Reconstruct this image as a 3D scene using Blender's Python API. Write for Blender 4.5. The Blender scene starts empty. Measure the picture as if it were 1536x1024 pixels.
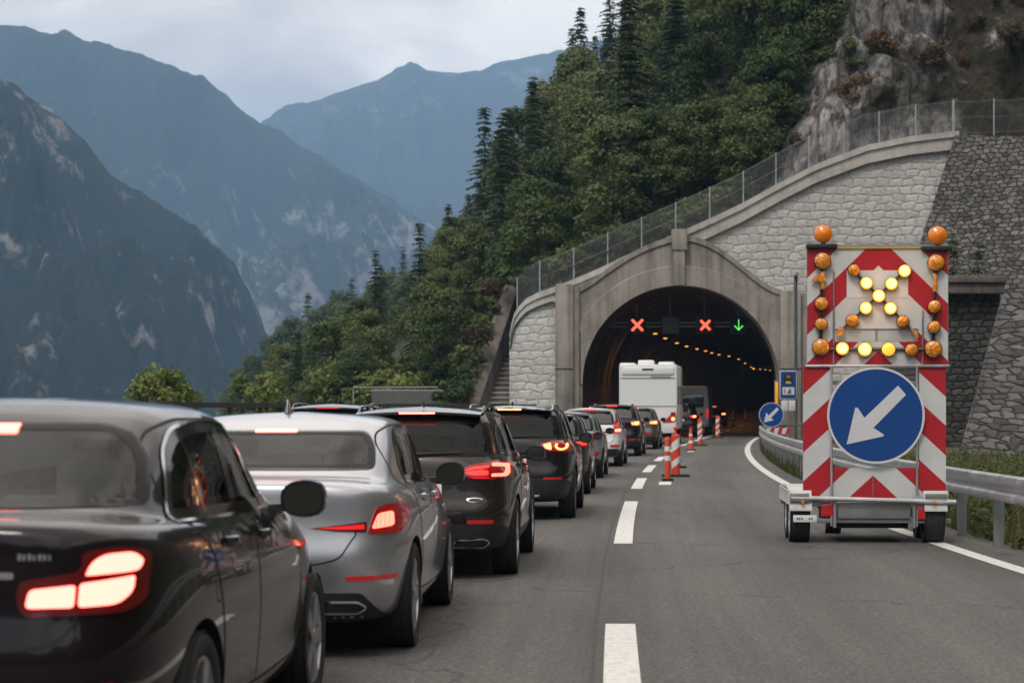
import bpy, bmesh, math, random
import numpy as np
from mathutils import Vector, Matrix, noise
from mathutils.bvhtree import BVHTree

SC = bpy.context.scene
COL = SC.collection
FPX, CX, HY, HC = 3000.0, 768.0, 608.0, 1.65      # focal length in photo pixels, principal column, horizon row, eye height


def P(px, py, d):
    return Vector(((px - CX) * d / FPX, d, HC - (py - HY) * d / FPX))


# ---------------------------------------------------------------- object helpers
def tag(o, label=None, cat=None, group=None, kind=None):
    if label: o['label'] = label
    if cat: o['category'] = cat
    if group: o['group'] = group
    if kind: o['kind'] = kind
    return o


def empty(name, loc=(0, 0, 0), rz=0.0, parent=None):
    o = bpy.data.objects.new(name, None)
    COL.objects.link(o)
    o.location = loc
    o.rotation_euler = (0, 0, rz)
    o.empty_display_size = 0.2
    if parent: o.parent = parent
    return o


class MB:
    """collects faces (with a material each) and links them as ONE mesh object"""
    def __init__(self):
        self.v, self.f, self.m, self.mats = [], [], [], []

    def mi(self, mat):
        if mat not in self.mats: self.mats.append(mat)
        return self.mats.index(mat)

    def add(self, verts, faces, mat):
        b = len(self.v); k = self.mi(mat)
        self.v.extend([tuple(p) for p in verts])
        for f in faces:
            self.f.append(tuple(b + i for i in f)); self.m.append(k)
        return self

    def box(self, lo, hi, mat, bev=0.0):
        x0, y0, z0 = lo; x1, y1, z1 = hi
        if bev <= 0:
            v = [(x0, y0, z0), (x1, y0, z0), (x1, y1, z0), (x0, y1, z0), (x0, y0, z1), (x1, y0, z1), (x1, y1, z1), (x0, y1, z1)]
            f = [(3, 2, 1, 0), (4, 5, 6, 7), (0, 1, 5, 4), (1, 2, 6, 5), (2, 3, 7, 6), (3, 0, 4, 7)]
            return self.add(v, f, mat)
        bm = bmesh.new()
        bmesh.ops.create_cube(bm, size=1)
        for q in bm.verts:
            q.co = Vector(((x0 + x1) / 2 + q.co.x * (x1 - x0), (y0 + y1) / 2 + q.co.y * (y1 - y0), (z0 + z1) / 2 + q.co.z * (z1 - z0)))
        bmesh.ops.bevel(bm, geom=bm.edges[:], offset=bev, segments=2, profile=0.5, affect='EDGES')
        return self.bm(bm, mat)

    def bm(self, bm, mat):
        bm.verts.index_update()
        self.add([q.co[:] for q in bm.verts], [[q.index for q in f.verts] for f in bm.faces], mat)
        bm.free()
        return self

    def bar(self, a, b, r, mat, n=8, r2=None, caps=True):
        a, b = Vector(a), Vector(b)
        r2 = r if r2 is None else r2
        d = (b - a).normalized()
        u = d.orthogonal().normalized(); w = d.cross(u)
        v = []
        for c, rr in ((a, r), (b, r2)):
            for i in range(n):
                t = 2 * math.pi * (i + .5) / n
                v.append(c + u * (rr * math.cos(t)) + w * (rr * math.sin(t)))
        f = [(i, (i + 1) % n, n + (i + 1) % n, n + i) for i in range(n)]
        if caps: f += [tuple(range(n - 1, -1, -1)), tuple(range(n, 2 * n))]
        return self.add(v, f, mat)

    def tube(self, pts, r, mat, n=8):
        pts = [Vector(p) for p in pts]
        rings = []
        prev = None
        for i, p in enumerate(pts):
            d = (pts[min(i + 1, len(pts) - 1)] - pts[max(i - 1, 0)]).normalized()
            u = d.orthogonal().normalized() if prev is None else (prev - d * prev.dot(d)).normalized()
            prev = u
            w = d.cross(u)
            rings.append([p + u * (r * math.cos(2 * math.pi * k / n)) + w * (r * math.sin(2 * math.pi * k / n)) for k in range(n)])
        return self.loft(rings, mat, closed=True, cap=True)

    def loft(self, rings, mat, closed=True, cap=False):
        n = len(rings[0]); v = [p for r in rings for p in r]; f = []
        for i in range(len(rings) - 1):
            for k in range(n if closed else n - 1):
                f.append((i * n + k, i * n + (k + 1) % n, (i + 1) * n + (k + 1) % n, (i + 1) * n + k))
        if cap: f += [tuple(range(n - 1, -1, -1)), tuple(range((len(rings) - 1) * n, len(rings) * n))]
        return self.add(v, f, mat)

    def lathe(self, prof, mat, axis='Y', n=24, c=(0, 0, 0)):
        """prof: (radius, height along axis)"""
        rings = []
        for r, h in prof:
            ring = []
            for k in range(n):
                t = 2 * math.pi * k / n
                a, b = r * math.cos(t), r * math.sin(t)
                q = {'X': (h, a, b), 'Y': (a, h, b), 'Z': (a, b, h)}[axis]
                ring.append((c[0] + q[0], c[1] + q[1], c[2] + q[2]))
            rings.append(ring)
        return self.loft(rings, mat, True, False)

    def prism(self, poly, y0, y1, mat):
        """polygon in x,z pushed from y0 to y1"""
        n = len(poly)
        v = [(x, y0, z) for x, z in poly] + [(x, y1, z) for x, z in poly]
        f = [tuple(range(n)), tuple(range(2 * n - 1, n - 1, -1))] + [(i, n + i, n + (i + 1) % n, (i + 1) % n) for i in range(n)]
        return self.add(v, f, mat)

    def build(self, name, parent=None, smooth=35.0, fix=True):
        me = bpy.data.meshes.new(name)
        me.from_pydata(self.v, [], self.f)
        for m in self.mats: me.materials.append(m)
        me.polygons.foreach_set('material_index', self.m)
        if fix:
            bm = bmesh.new(); bm.from_mesh(me)
            bmesh.ops.recalc_face_normals(bm, faces=bm.faces[:])
            bm.to_mesh(me); bm.free()
        if smooth:
            me.polygons.foreach_set('use_smooth', [True] * len(me.polygons))
            me.set_sharp_from_angle(angle=math.radians(smooth))
        me.update()
        o = bpy.data.objects.new(name, me)
        COL.objects.link(o)
        if parent: o.parent = parent
        return o


def kids(o, table):
    return table.get(o.name, [])


def copy_tree(o, parent=None):
    c = o.copy(); COL.objects.link(c)
    if parent: c.parent = parent
    for ch in o.children: copy_tree(ch, c)
    return c


# ---------------------------------------------------------------- materials
def newmat(name):
    m = bpy.data.materials.new(name)
    m.use_nodes = True
    nt = m.node_tree
    return m, nt, nt.nodes['Principled BSDF']


def pm(name, col, rough=0.5, metal=0.0, coat=0.0, spec=0.5, emit=None, es=0.0, var=0.0, vs=8.0, bump=0.0, bs=40.0, coatr=0.03, bd=0.02, rv=0.0):
    m, nt, b = newmat(name)
    b.inputs['Base Color'].default_value = (*col, 1)
    b.inputs['Roughness'].default_value = rough
    b.inputs['Metallic'].default_value = metal
    b.inputs['Coat Weight'].default_value = coat
    b.inputs['Coat Roughness'].default_value = coatr
    b.inputs['Specular IOR Level'].default_value = spec
    if emit:
        b.inputs['Emission Color'].default_value = (*emit, 1)
        b.inputs['Emission Strength'].default_value = es
    if var or bump or rv:
        tc = nt.nodes.new('ShaderNodeTexCoord')
    if var or rv:
        n = nt.nodes.new('ShaderNodeTexNoise'); n.inputs['Scale'].default_value = vs; n.inputs['Detail'].default_value = 8
        n.inputs['Roughness'].default_value = .65
        nt.links.new(tc.outputs['Object'], n.inputs['Vector'])
        if var:
            mp = nt.nodes.new('ShaderNodeMapRange')
            mp.inputs[1].default_value = .3; mp.inputs[2].default_value = .7
            mp.inputs[3].default_value = 1 - var; mp.inputs[4].default_value = 1 + var
            nt.links.new(n.outputs['Fac'], mp.inputs[0])
            mx = nt.nodes.new('ShaderNodeVectorMath'); mx.operation = 'SCALE'
            mx.inputs[0].default_value = col
            nt.links.new(mp.outputs[0], mx.inputs['Scale'])
            nt.links.new(mx.outputs[0], b.inputs['Base Color'])
        if rv:
            mp2 = nt.nodes.new('ShaderNodeMapRange')
            mp2.inputs[1].default_value = .3; mp2.inputs[2].default_value = .7
            mp2.inputs[3].default_value = max(0, rough - rv); mp2.inputs[4].default_value = rough + rv
            nt.links.new(n.outputs['Fac'], mp2.inputs[0]); nt.links.new(mp2.outputs[0], b.inputs['Roughness'])
    if bump:
        n2 = nt.nodes.new('ShaderNodeTexNoise'); n2.inputs['Scale'].default_value = bs; n2.inputs['Detail'].default_value = 6
        nt.links.new(tc.outputs['Object'], n2.inputs['Vector'])
        bp = nt.nodes.new('ShaderNodeBump'); bp.inputs['Strength'].default_value = bump; bp.inputs['Distance'].default_value = bd
        nt.links.new(n2.outputs['Fac'], bp.inputs['Height']); nt.links.new(bp.outputs[0], b.inputs['Normal'])
    return m


def ramp(nt, stops, interp='LINEAR'):
    r = nt.nodes.new('ShaderNodeValToRGB')
    e = r.color_ramp.elements
    r.color_ramp.interpolation = interp
    e[0].position, e[0].color = stops[0][0], (*stops[0][1], 1)
    e[1].position, e[1].color = stops[-1][0], (*stops[-1][1], 1)
    for p, c in stops[1:-1]:
        k = e.new(p); k.color = (*c, 1)
    return r


def N(nt, t, **kw):
    n = nt.nodes.new(t)
    for k, v in kw.items():
        if hasattr(n, k): setattr(n, k, v)
        else: n.inputs[k].default_value = v
    return n


def mixc(nt, fac, a, b, blend='MIX'):
    n = nt.nodes.new('ShaderNodeMix'); n.data_type = 'RGBA'; n.blend_type = blend
    for sock, v in ((n.inputs[0], fac), (n.inputs[6], a), (n.inputs[7], b)):
        if hasattr(v, 'links') or hasattr(v, 'is_output'): nt.links.new(v, sock)
        elif isinstance(v, (int, float)): sock.default_value = v
        else: sock.default_value = (*v, 1)
    return n.outputs[2]


def math_(nt, op, a, b=None, c=None):
    n = nt.nodes.new('ShaderNodeMath'); n.operation = op
    for i, v in enumerate((a, b, c)):
        if v is None: continue
        if isinstance(v, (int, float)): n.inputs[i].default_value = v
        else: nt.links.new(v, n.inputs[i])
    return n.outputs[0]


def glass_mat(name, tint, refl_ior=1.6, rough=0.02):
    """tinted pane: lets part of the light through, mirrors the rest by angle"""
    m, nt, b = newmat(name)
    nt.nodes.remove(b)
    out = nt.nodes['Material Output']
    tr = N(nt, 'ShaderNodeBsdfTransparent'); tr.inputs[0].default_value = (*tint, 1)
    gl = N(nt, 'ShaderNodeBsdfGlossy'); gl.inputs['Roughness'].default_value = rough
    fr = N(nt, 'ShaderNodeFresnel'); fr.inputs[0].default_value = refl_ior
    mx = N(nt, 'ShaderNodeMixShader')
    nt.links.new(fr.outputs[0], mx.inputs[0]); nt.links.new(tr.outputs[0], mx.inputs[1]); nt.links.new(gl.outputs[0], mx.inputs[2])
    nt.links.new(mx.outputs[0], out.inputs[0])
    return m


M = {}
M['black_plastic'] = pm('black_plastic', (.018, .018, .019), .45, var=.15)
M['gloss_black'] = pm('gloss_black', (.01, .01, .011), .12, coat=.5)
M['rubber'] = pm('rubber', (.02, .02, .021), .8, var=.25, vs=20)
M['chrome'] = pm('chrome', (.75, .76, .78), .12, 1.0)
M['satin_steel'] = pm('satin_steel', (.45, .46, .47), .35, 1.0, var=.12, vs=6, rv=.1)
M['rim_alloy'] = pm('rim_alloy', (.42, .42, .44), .3, .9, var=.1)
M['rim_dark'] = pm('rim_dark', (.08, .08, .085), .3, .8)
M['seam'] = pm('seam', (.006, .006, .006), .8)
M['cabin'] = pm('cabin', (.03, .029, .028), .85, var=.2)
M['cabin_light'] = pm('cabin_light', (.03, .029, .028), .85, var=.2)
M['under'] = pm('under', (.012, .012, .012), .9)
M['glass_dark'] = glass_mat('glass_dark', (.14, .14, .145), 1.45)
M['glass_mid'] = glass_mat('glass_mid', (.42, .44, .44), 1.42)
M['glass_rear'] = glass_mat('glass_rear', (.72, .77, .76), 1.36)
M['frit'] = pm('frit', (.012, .012, .013), .35, spec=.12)
M['glass_solid'] = pm('glass_solid', (.012, .014, .015), .06, coat=.6, spec=.8)
M['mirror'] = pm('mirror', (.12, .122, .125), .04, 1.0)
M['lens_red'] = pm('lens_red', (.20, .006, .008), .12, coat=.8, emit=(1, .01, .012), es=.10)
M['lens_dark_red'] = pm('lens_dark_red', (.07, .003, .004), .12, coat=.8, emit=(1, .01, .01), es=.02)
M['lit_red'] = pm('lit_red', (.5, .01, .01), .3, emit=(1, .03, .025), es=2.4)
M['lit_red_dim'] = pm('lit_red_dim', (.4, .01, .01), .25, emit=(1, .02, .02), es=.55)
M['lit_hot'] = pm('lit_hot', (.6, .1, .08), .3, emit=(1, .125, .095), es=6.5)
M['lit_salmon'] = pm('lit_salmon', (.6, .08, .06), .3, emit=(1, .13, .085), es=4.2)
M['lit_orange'] = pm('lit_orange', (.6, .2, .05), .3, emit=(1, .22, .07), es=5.0)
M['reflector'] = pm('reflector', (.35, .01, .015), .2, coat=.5, emit=(1, .02, .02), es=.12)
M['plate_white'] = pm('plate_white', (.7, .7, .7), .4)
M['plate_ink'] = pm('plate_ink', (.02, .02, .03), .5)


def paint(name, col, metal=.25, rough=.32, flake=.04, coat=1.0):
    m = pm(name, col, rough, metal, coat, var=flake, vs=3.0, rv=.05, spec=.08)
    m.node_tree.nodes['Principled BSDF'].inputs['Coat IOR'].default_value = 1.42
    return m
# ================================================================ cars
NS1 = (0, .28, .52, .72, .87, 1.0)
NS2 = (0, .035, .085, .15, .24, .36, .5, .66, .83, 1.0)


def quarter(y_end, ym, w, n, taper):
    """outline from the end's middle (x=0) to the flank (x=w at ym); returns resampled points"""
    th = np.linspace(0, math.pi / 2, 900)
    th = (math.pi / 2) * (0.5 - 0.5 * np.cos(th * 2))          # denser near both ends
    s, c = np.sin(th), np.cos(th)
    x = w * np.power(np.clip(s, 0, 1), 2 / n)
    y = ym + (y_end - ym) * np.power(np.clip(c, 0, 1), 2 / n)
    k = np.abs(y - ym) / max(1e-6, abs(y_end - ym))
    x = x * (1 - taper * k ** 2)
    sg = 1 if y_end > ym else -1
    j = int(np.argmax(x * 1.0 + sg * y * 1.0))
    j = min(max(j, 3), len(x) - 4)

    def seg(a, b, fr):
        px, py = x[a:b + 1], y[a:b + 1]
        d = np.concatenate([[0], np.cumsum(np.hypot(np.diff(px), np.diff(py)))])
        t = np.array(fr) * d[-1]
        return list(zip(np.interp(t, d, px), np.interp(t, d, py)))
    return seg(0, j, NS1)[:-1] + seg(j, len(x) - 1, NS2)


def half_ring(r):
    rear = quarter(r['yr'], r['ym'], r['w'], r.get('nr', 6), r.get('tr', .06))
    front = quarter(r['yf'], r['ym'], r['w'], r.get('nf', 6), r.get('tf', .1))
    pts = rear + front[::-1][1:]
    zy = [a for a, b in r['z']]; zz = [b for a, b in r['z']]
    out = []
    for x, y in pts:
        z = float(np.interp(y, zy, zz)) + r.get('cr', 0) * (1 - (x / r['w']) ** 2)
        out.append((float(x), float(y), z))
    return out


def RG(yr, yf, w, z, ym=2.3, **k):
    d = dict(yr=yr, yf=yf, w=w, ym=ym, z=z if isinstance(z, list) else [(0, z), (5, z)])
    d.update(k); return d


SEDAN = [
    RG(.30, 4.50, .66, [(0, .21), (1, .19), (4, .20), (4.7, .22)]),
    RG(.10, 4.66, .84, [(0, .215), (.6, .20), (4, .20), (4.7, .22)]),
    RG(.04, 4.71, .895, [(0, .28), (.8, .26), (4, .26), (4.7, .28)], nr=7),
    RG(.015, 4.75, .918, [(0, .46), (1, .42), (4, .42), (4.7, .42)], nr=8),
    RG(.0, 4.75, .928, [(0, .60), (4.7, .54)], nr=8),
    RG(.030, 4.72, .930, [(0, .70), (1, .69), (4.7, .62)], nr=8),
    RG(.045, 4.68, .926, [(0, .80), (1, .79), (4.7, .66)], nr=7.5),
    RG(.04, 4.62, .918, [(0, .92), (1, .87), (2.5, .84), (4.7, .70)], nr=7),
    RG(.04, 4.54, .895, [(0, 1.00), (1, .945), (2.5, .90), (4.7, .745)], nr=6.5, cr=.012),
    RG(.075, 4.44, .865, [(0, 1.032), (1, .985), (2.2, .935), (3.4, .915), (4.6, .79)], nr=6, cr=.014),
    RG(.24, 4.05, .842, [(0, 1.042), (.3, 1.04), (1, 1.0), (2.2, .95), (3.4, .945), (4.4, .86)], nr=5, cr=.02),
    RG(.43, 3.62, .825, [(0, 1.05), (.5, 1.045), (1.2, 1.01), (2.2, .965), (3.2, .97), (3.7, .97)], nr=5, ym=2.1, cr=.02),
    RG(.58, 3.42, .803, [(.4, 1.115), (1.2, 1.08), (2.2, 1.05), (3.5, 1.055)], nr=5.5, ym=2.1, cr=.01),
    RG(.85, 3.08, .765, [(.5, 1.24), (2, 1.21), (3.5, 1.225)], nr=6, ym=2.1, nf=5),
    RG(1.10, 2.78, .722, [(.5, 1.34), (2, 1.325), (3.5, 1.335)], nr=6, ym=2.1, nf=5),
    RG(1.25, 2.60, .675, [(.5, 1.385), (2, 1.388), (3.5, 1.385)], nr=5.5, ym=2.1, nf=5, cr=.01),
    RG(1.45, 2.40, .56, [(.5, 1.416), (2, 1.420), (3.5, 1.41)], nr=5, ym=2.1, nf=5, cr=.012),
    RG(1.70, 2.25, .32, [(.5, 1.437), (2, 1.442), (3.5, 1.435)], nr=4, ym=2.0, nf=4, cr=.008),
]
SUV = [
    RG(.35, 4.50, .66, [(0, .25), (4.7, .25)]),
    RG(.12, 4.64, .84, [(0, .255), (.6, .25), (4, .25), (4.7, .27)]),
    RG(.04, 4.70, .905, [(0, .32), (.8, .31), (4, .32), (4.7, .34)], nr=7),
    RG(.015, 4.74, .935, [(0, .47), (1, .46), (4.7, .48)], nr=8),
    RG(.0, 4.75, .948, [(0, .66), (4.7, .62)], nr=8),
    RG(.05, 4.73, .950, [(0, .76), (4.7, .72)], nr=7.5),
    RG(.065, 4.70, .948, [(0, .88), (1, .87), (4.7, .80)], nr=7),
    RG(.07, 4.62, .94, [(0, 1.00), (1, .97), (2.5, .95), (4.7, .88)], nr=7),
    RG(.09, 4.50, .920, [(0, 1.09), (1, 1.045), (2.5, 1.015), (4.7, .94)], nr=6.5),
    RG(.11, 4.25, .895, [(0, 1.13), (1, 1.085), (2.2, 1.05), (3.4, 1.03), (4.6, .985)], nr=6, cr=.01),
    RG(.13, 3.90, .872, [(0, 1.155), (1, 1.11), (2.2, 1.07), (3.4, 1.055), (4.4, 1.02)], nr=6, cr=.02, ym=2.1),
    RG(.16, 3.50, .852, [(0, 1.19), (1, 1.15), (2.2, 1.10), (3.3, 1.09)], nr=6, ym=2.0, cr=.02),
    RG(.20, 3.25, .828, [(0, 1.26), (1.2, 1.225), (3.5, 1.19)], nr=6, ym=1.9),
    RG(.27, 2.95, .788, [(0, 1.37), (2, 1.35), (3.5, 1.34)], nr=6, ym=1.8, nf=5),
    RG(.35, 2.65, .742, [(0, 1.48), (2, 1.48), (3.5, 1.47)], nr=6, ym=1.7, nf=5),
    RG(.40, 2.47, .695, [(0, 1.555), (2, 1.56), (3.5, 1.54)], nr=5.5, ym=1.6, nf=5, cr=.01),
    RG(.48, 2.28, .58, [(0, 1.592), (1.5, 1.605), (3.5, 1.575)], nr=5, ym=1.5, nf=5, cr=.015),
    RG(.75, 2.05, .33, [(0, 1.62), (1.5, 1.632), (3.5, 1.605)], nr=4, ym=1.4, nf=4, cr=.01),
]


def ring_cage(rings):
    v, f = [], []
    idx = []
    for r in rings:
        h = half_ring(r)
        R, L = [], []
        for i, (x, y, z) in enumerate(h):
            if i in (0, len(h) - 1): x = 0.0
            R.append(len(v)); v.append((x, y, z))
        for i, (x, y, z) in enumerate(h):
            if i in (0, len(h) - 1): L.append(R[i])
            else: L.append(len(v)); v.append((-x, y, z))
        idx.append((R, L))
    n = len(idx[0][0])
    for a in range(len(idx) - 1):
        (R0, L0), (R1, L1) = idx[a], idx[a + 1]
        for i in range(n - 1):
            f.append((R0[i], R0[i + 1], R1[i + 1], R1[i]))
            f.append((L0[i + 1], L0[i], L1[i], L1[i + 1]))
    for (R, L), flip in ((idx[0], True), (idx[-1], False)):
        for i in range(n - 1):
            q = [R[i], R[i + 1], L[i + 1], L[i]]
            q = list(dict.fromkeys(q))
            f.append(tuple(q[::-1]) if flip else tuple(q))
    return v, f


def eval_mesh(verts, faces, sub, cutter=None):
    me = bpy.data.meshes.new('tmp'); me.from_pydata(verts, [], faces)
    bm = bmesh.new(); bm.from_mesh(me); bmesh.ops.recalc_face_normals(bm, faces=bm.faces[:]); bm.to_mesh(me); bm.free()
    o = bpy.data.objects.new('tmp', me); COL.objects.link(o)
    if sub:
        md = o.modifiers.new('s', 'SUBSURF'); md.levels = sub; md.render_levels = sub
    co = None
    if cutter:
        cm = bpy.data.meshes.new('tmpc'); cm.from_pydata(cutter[0], [], cutter[1])
        bm = bmesh.new(); bm.from_mesh(cm); bmesh.ops.recalc_face_normals(bm, faces=bm.faces[:]); bm.to_mesh(cm); bm.free()
        cm.materials.append(None); cm.materials.append(None)
        cm.polygons.foreach_set('material_index', [1] * len(cm.polygons))
        me.materials.append(None); me.materials.append(None)
        co = bpy.data.objects.new('tmpc', cm); COL.objects.link(co)
        md = o.modifiers.new('b', 'BOOLEAN'); md.operation = 'DIFFERENCE'; md.object = co; md.solver = 'EXACT'
    dg = bpy.context.evaluated_depsgraph_get(); dg.update()
    ev = o.evaluated_get(dg).to_mesh()
    V = [q.co.copy() for q in ev.vertices]
    F = [tuple(p.vertices) for p in ev.polygons]
    K = [p.material_index for p in ev.polygons]
    o.evaluated_get(dg).to_mesh_clear()
    bpy.data.objects.remove(o)
    if co: bpy.data.objects.remove(co)
    return V, F, K


def fil(poly, r, n=4):
    """round the corners of a 2-D polygon; a corner may carry its own radius as a third number"""
    out = []
    m = len(poly)
    for i in range(m):
        a, b, c = Vector(poly[i - 1][:2]), Vector(poly[i][:2]), Vector(poly[(i + 1) % m][:2])
        rr = poly[i][2] if len(poly[i]) > 2 else r
        la, lc = (a - b).length, (c - b).length
        t = min(rr, la * .45, lc * .45)
        if t < 1e-4: out.append(tuple(b)); continue
        p, q = b + (a - b).normalized() * t, b + (c - b).normalized() * t
        for k in range(n + 1):
            s = k / n
            w = p * (1 - s) ** 2 + b * 2 * s * (1 - s) + q * s ** 2
            out.append((w.x, w.y))
    return out


def inset(poly, d):
    """shrink a closed 2-D outline by d (grow when negative)"""
    m = len(poly)
    area = sum(poly[i][0] * poly[(i + 1) % m][1] - poly[(i + 1) % m][0] * poly[i][1] for i in range(m))
    sg = 1 if area > 0 else -1
    out = []
    for i in range(m):
        a, b, c = Vector(poly[i - 1]), Vector(poly[i]), Vector(poly[(i + 1) % m])
        e1 = (b - a); e2 = (c - b)
        if e1.length < 1e-7: e1 = e2
        if e2.length < 1e-7: e2 = e1
        e1.normalize(); e2.normalize()
        n = Vector((-(e1.y + e2.y), e1.x + e2.x))
        if n.length < 1e-6: n = Vector((-e1.y, e1.x))
        n.normalize()
        out.append(tuple(b + n * d * sg))
    return out


def inside(p, poly):
    x, y = p; c = False; j = len(poly) - 1
    for i in range(len(poly)):
        xi, yi = poly[i]; xj, yj = poly[j]
        if (yi > y) != (yj > y) and x < (xj - xi) * (y - yi) / (yj - yi) + xi: c = not c
        j = i
    return c


def resample(poly, step, closed=True):
    pts = [Vector(p[:2]) for p in poly]
    if closed: pts.append(pts[0])
    out = []
    for i in range(len(pts) - 1):
        a, b = pts[i], pts[i + 1]
        k = max(1, int(math.ceil((b - a).length / step)))
        for j in range(k): out.append(tuple(a + (b - a) * (j / k)))
    if not closed: out.append(tuple(pts[-1]))
    return out


class Skin:
    """a car's shell: outlines drawn on a side, rear, front or top view are laid on it"""
    def __init__(self, V, F):
        self.bvh = BVHTree.FromPolygons([tuple(v) for v in V], F)

    def hit(self, ax, a, b):
        o, d = {'R': ((3, a, b), (-1, 0, 0)), 'B': ((a, -3, b), (0, 1, 0)), 'F': ((a, 9, b), (0, -1, 0)), 'T': ((a, b, 4), (0, 0, -1))}[ax]
        l, n, i, t = self.bvh.ray_cast(Vector(o), Vector(d))
        if l is None:
            g = {'R': (.8, a, b), 'B': (a, .1, b), 'F': (a, 4.6, b), 'T': (a, b, 1.4)}[ax]
            l, n, i, t = self.bvh.find_nearest(Vector(g))
        if n.dot(Vector(d)) > 0: n = -n
        return l, n

    def patch(self, poly, ax, off=.003, res=.04, skirt=.012):
        bm = bmesh.new()
        pts = resample(poly, res)
        vs = [bm.verts.new((p[0], p[1], 0)) for p in pts]
        f = bm.faces.new(vs)
        bmesh.ops.triangulate(bm, faces=[f])
        for k in (0, 1):
            lo, hi = min(p[k] for p in pts), max(p[k] for p in pts)
            m = int((hi - lo) / res)
            for i in range(1, m + 1):
                co = Vector((0, 0, 0)); co[k] = lo + i * (hi - lo) / (m + 1)
                no = Vector((0, 0, 0)); no[k] = 1
                bmesh.ops.bisect_plane(bm, geom=bm.verts[:] + bm.edges[:] + bm.faces[:], plane_co=co, plane_no=no, dist=1e-5)
        bmesh.ops.dissolve_degenerate(bm, dist=1e-5, edges=bm.edges[:])
        bm.verts.index_update()
        nv = {}
        for v in bm.verts:
            l, n = self.hit(ax, v.co.x, v.co.y)
            nv[v.index] = (l + n * off, n)
        V = [nv[i][0] for i in range(len(bm.verts))]
        d = {'R': Vector((1, 0, 0)), 'B': Vector((0, -1, 0)), 'F': Vector((0, 1, 0)), 'T': Vector((0, 0, 1))}[ax]
        F = []
        for fc in bm.faces:
            q = [v.index for v in fc.verts]
            nn = Vector()
            for i in range(len(q)):
                a, b = V[q[i]], V[q[(i + 1) % len(q)]]
                nn += a.cross(b)
            if nn.dot(d) < 0: q.reverse()
            F.append(tuple(q))
        if skirt:
            for e in bm.edges:
                if len(e.link_faces) == 1:
                    a, b = e.verts[0].index, e.verts[1].index
                    k = len(V)
                    V += [V[a].copy(), V[b].copy(), nv[b][0] - nv[b][1] * skirt, nv[a][0] - nv[a][1] * skirt]
                    F.append((k, k + 1, k + 2, k + 3))
        bm.free()
        return V, F

    def strip(self, pts, ax, w, off=.002, closed=True, step=.04, h=0.0):
        p = resample(pts, step, closed)
        n = len(p); V, F = [], []
        H = [self.hit(ax, *q) for q in p]
        for i in range(n):
            a = H[i - 1][0] if closed or i else H[i][0]; c = H[(i + 1) % n][0] if closed or i < n - 1 else H[i][0]
            l, no = H[i]
            t = c - a
            t = t - no * t.dot(no)
            t = t.normalized() if t.length > 1e-7 else Vector((0, 1, 0))
            side = no.cross(t).normalized() * (w / 2)
            for q in (l + side, l - side):
                l2, n2, _, _ = self.bvh.find_nearest(q)
                if n2.dot(no) < 0: n2 = -n2
                V.append(l2 + n2 * off)
        for i in range(n if closed else n - 1):
            j = (i + 1) % n
            F.append((2 * i, 2 * i + 1, 2 * j + 1, 2 * j))
        return V, F


def mir(vf):
    V, F = vf
    return [Vector((-v[0], v[1], v[2])) for v in V], [tuple(reversed(f)) for f in F]


def polyc(kind):
    """outlines for each body kind, in base metres: side views are (y,z), rear views (x,z)"""
    if kind == 'sedan':
        dlo = fil([(.83, 1.012, .02), (.93, 1.11, .1), (1.03, 1.225, .1), (1.22, 1.305, .12), (1.55, 1.338, .3), (2.05, 1.348, .3), (2.62, 1.305, .2), (3.05, 1.145, .1), (3.30, .99, .04), (2.4, .985, .1)], .1, 6)
        rg = fil([(-.672, 1.098, .05), (.672, 1.098, .05), (.645, 1.24, .05), (.575, 1.335, .05), (-.575, 1.335, .05), (-.645, 1.24, .05)], .05, 5)
        ws = fil([(-.64, 1.02), (.64, 1.02), (.54, 1.32), (-.54, 1.32)], .06, 4)
        bp = [1.98, 2.10]
        rd = fil([(1.30, .56, .25), (1.34, .33, .05), (2.03, .31, .02), (2.03, 1.0, .02), (2.03, 1.36, .02), (1.5, 1.365, .25), (1.18, 1.32, .1), (.98, 1.225, .1), (.93, 1.04, .05), (1.16, .9, .1)], .05)
        fd = fil([(2.045, .31, .02), (3.18, .31, .06), (3.24, .6, .1), (3.28, .98, .02), (3.08, 1.16, .05), (2.63, 1.325, .1), (2.045, 1.375, .02)], .05)
        return dict(dlo=dlo, rg=rg, ws=ws, bp=bp, rd=rd, fd=fd, axles=(.93, 3.82), mirror=(2.98, 1.004, .965), cq=1.42)
    if kind == 'suv':
        dlo = fil([(.50, 1.20, .05), (.62, 1.40, .1), (.90, 1.49, .2), (1.6, 1.525, .3), (2.3, 1.495, .2), (2.8, 1.345, .1), (3.14, 1.135, .04), (2.2, 1.13, .1), (1.2, 1.17, .1)], .1, 6)
        rg = fil([(-.705, 1.16, .06), (.705, 1.16, .06), (.675, 1.35, .1), (.61, 1.51, .06), (-.61, 1.51, .06), (-.675, 1.35, .1)], .07, 5)
        ws = fil([(-.66, 1.14), (.66, 1.14), (.56, 1.47), (-.56, 1.47)], .06, 4)
        rd = fil([(1.36, .62, .25), (1.40, .40, .05), (2.03, .38, .02), (2.03, 1.0, .02), (2.03, 1.535, .02), (1.15, 1.535, .05), (1.13, 1.15, .05), (1.26, .95, .1)], .05)
        fd = fil([(2.045, .38, .02), (3.14, .38, .06), (3.2, .7, .1), (3.2, 1.09, .02), (2.82, 1.36, .05), (2.3, 1.52, .1), (2.045, 1.535, .02)], .05)
        return dict(dlo=dlo, rg=rg, ws=ws, bp=[1.98, 2.10], rd=rd, fd=fd, axles=(.92, 3.78), mirror=(2.9, 1.13, .995), cq=1.12)


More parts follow.
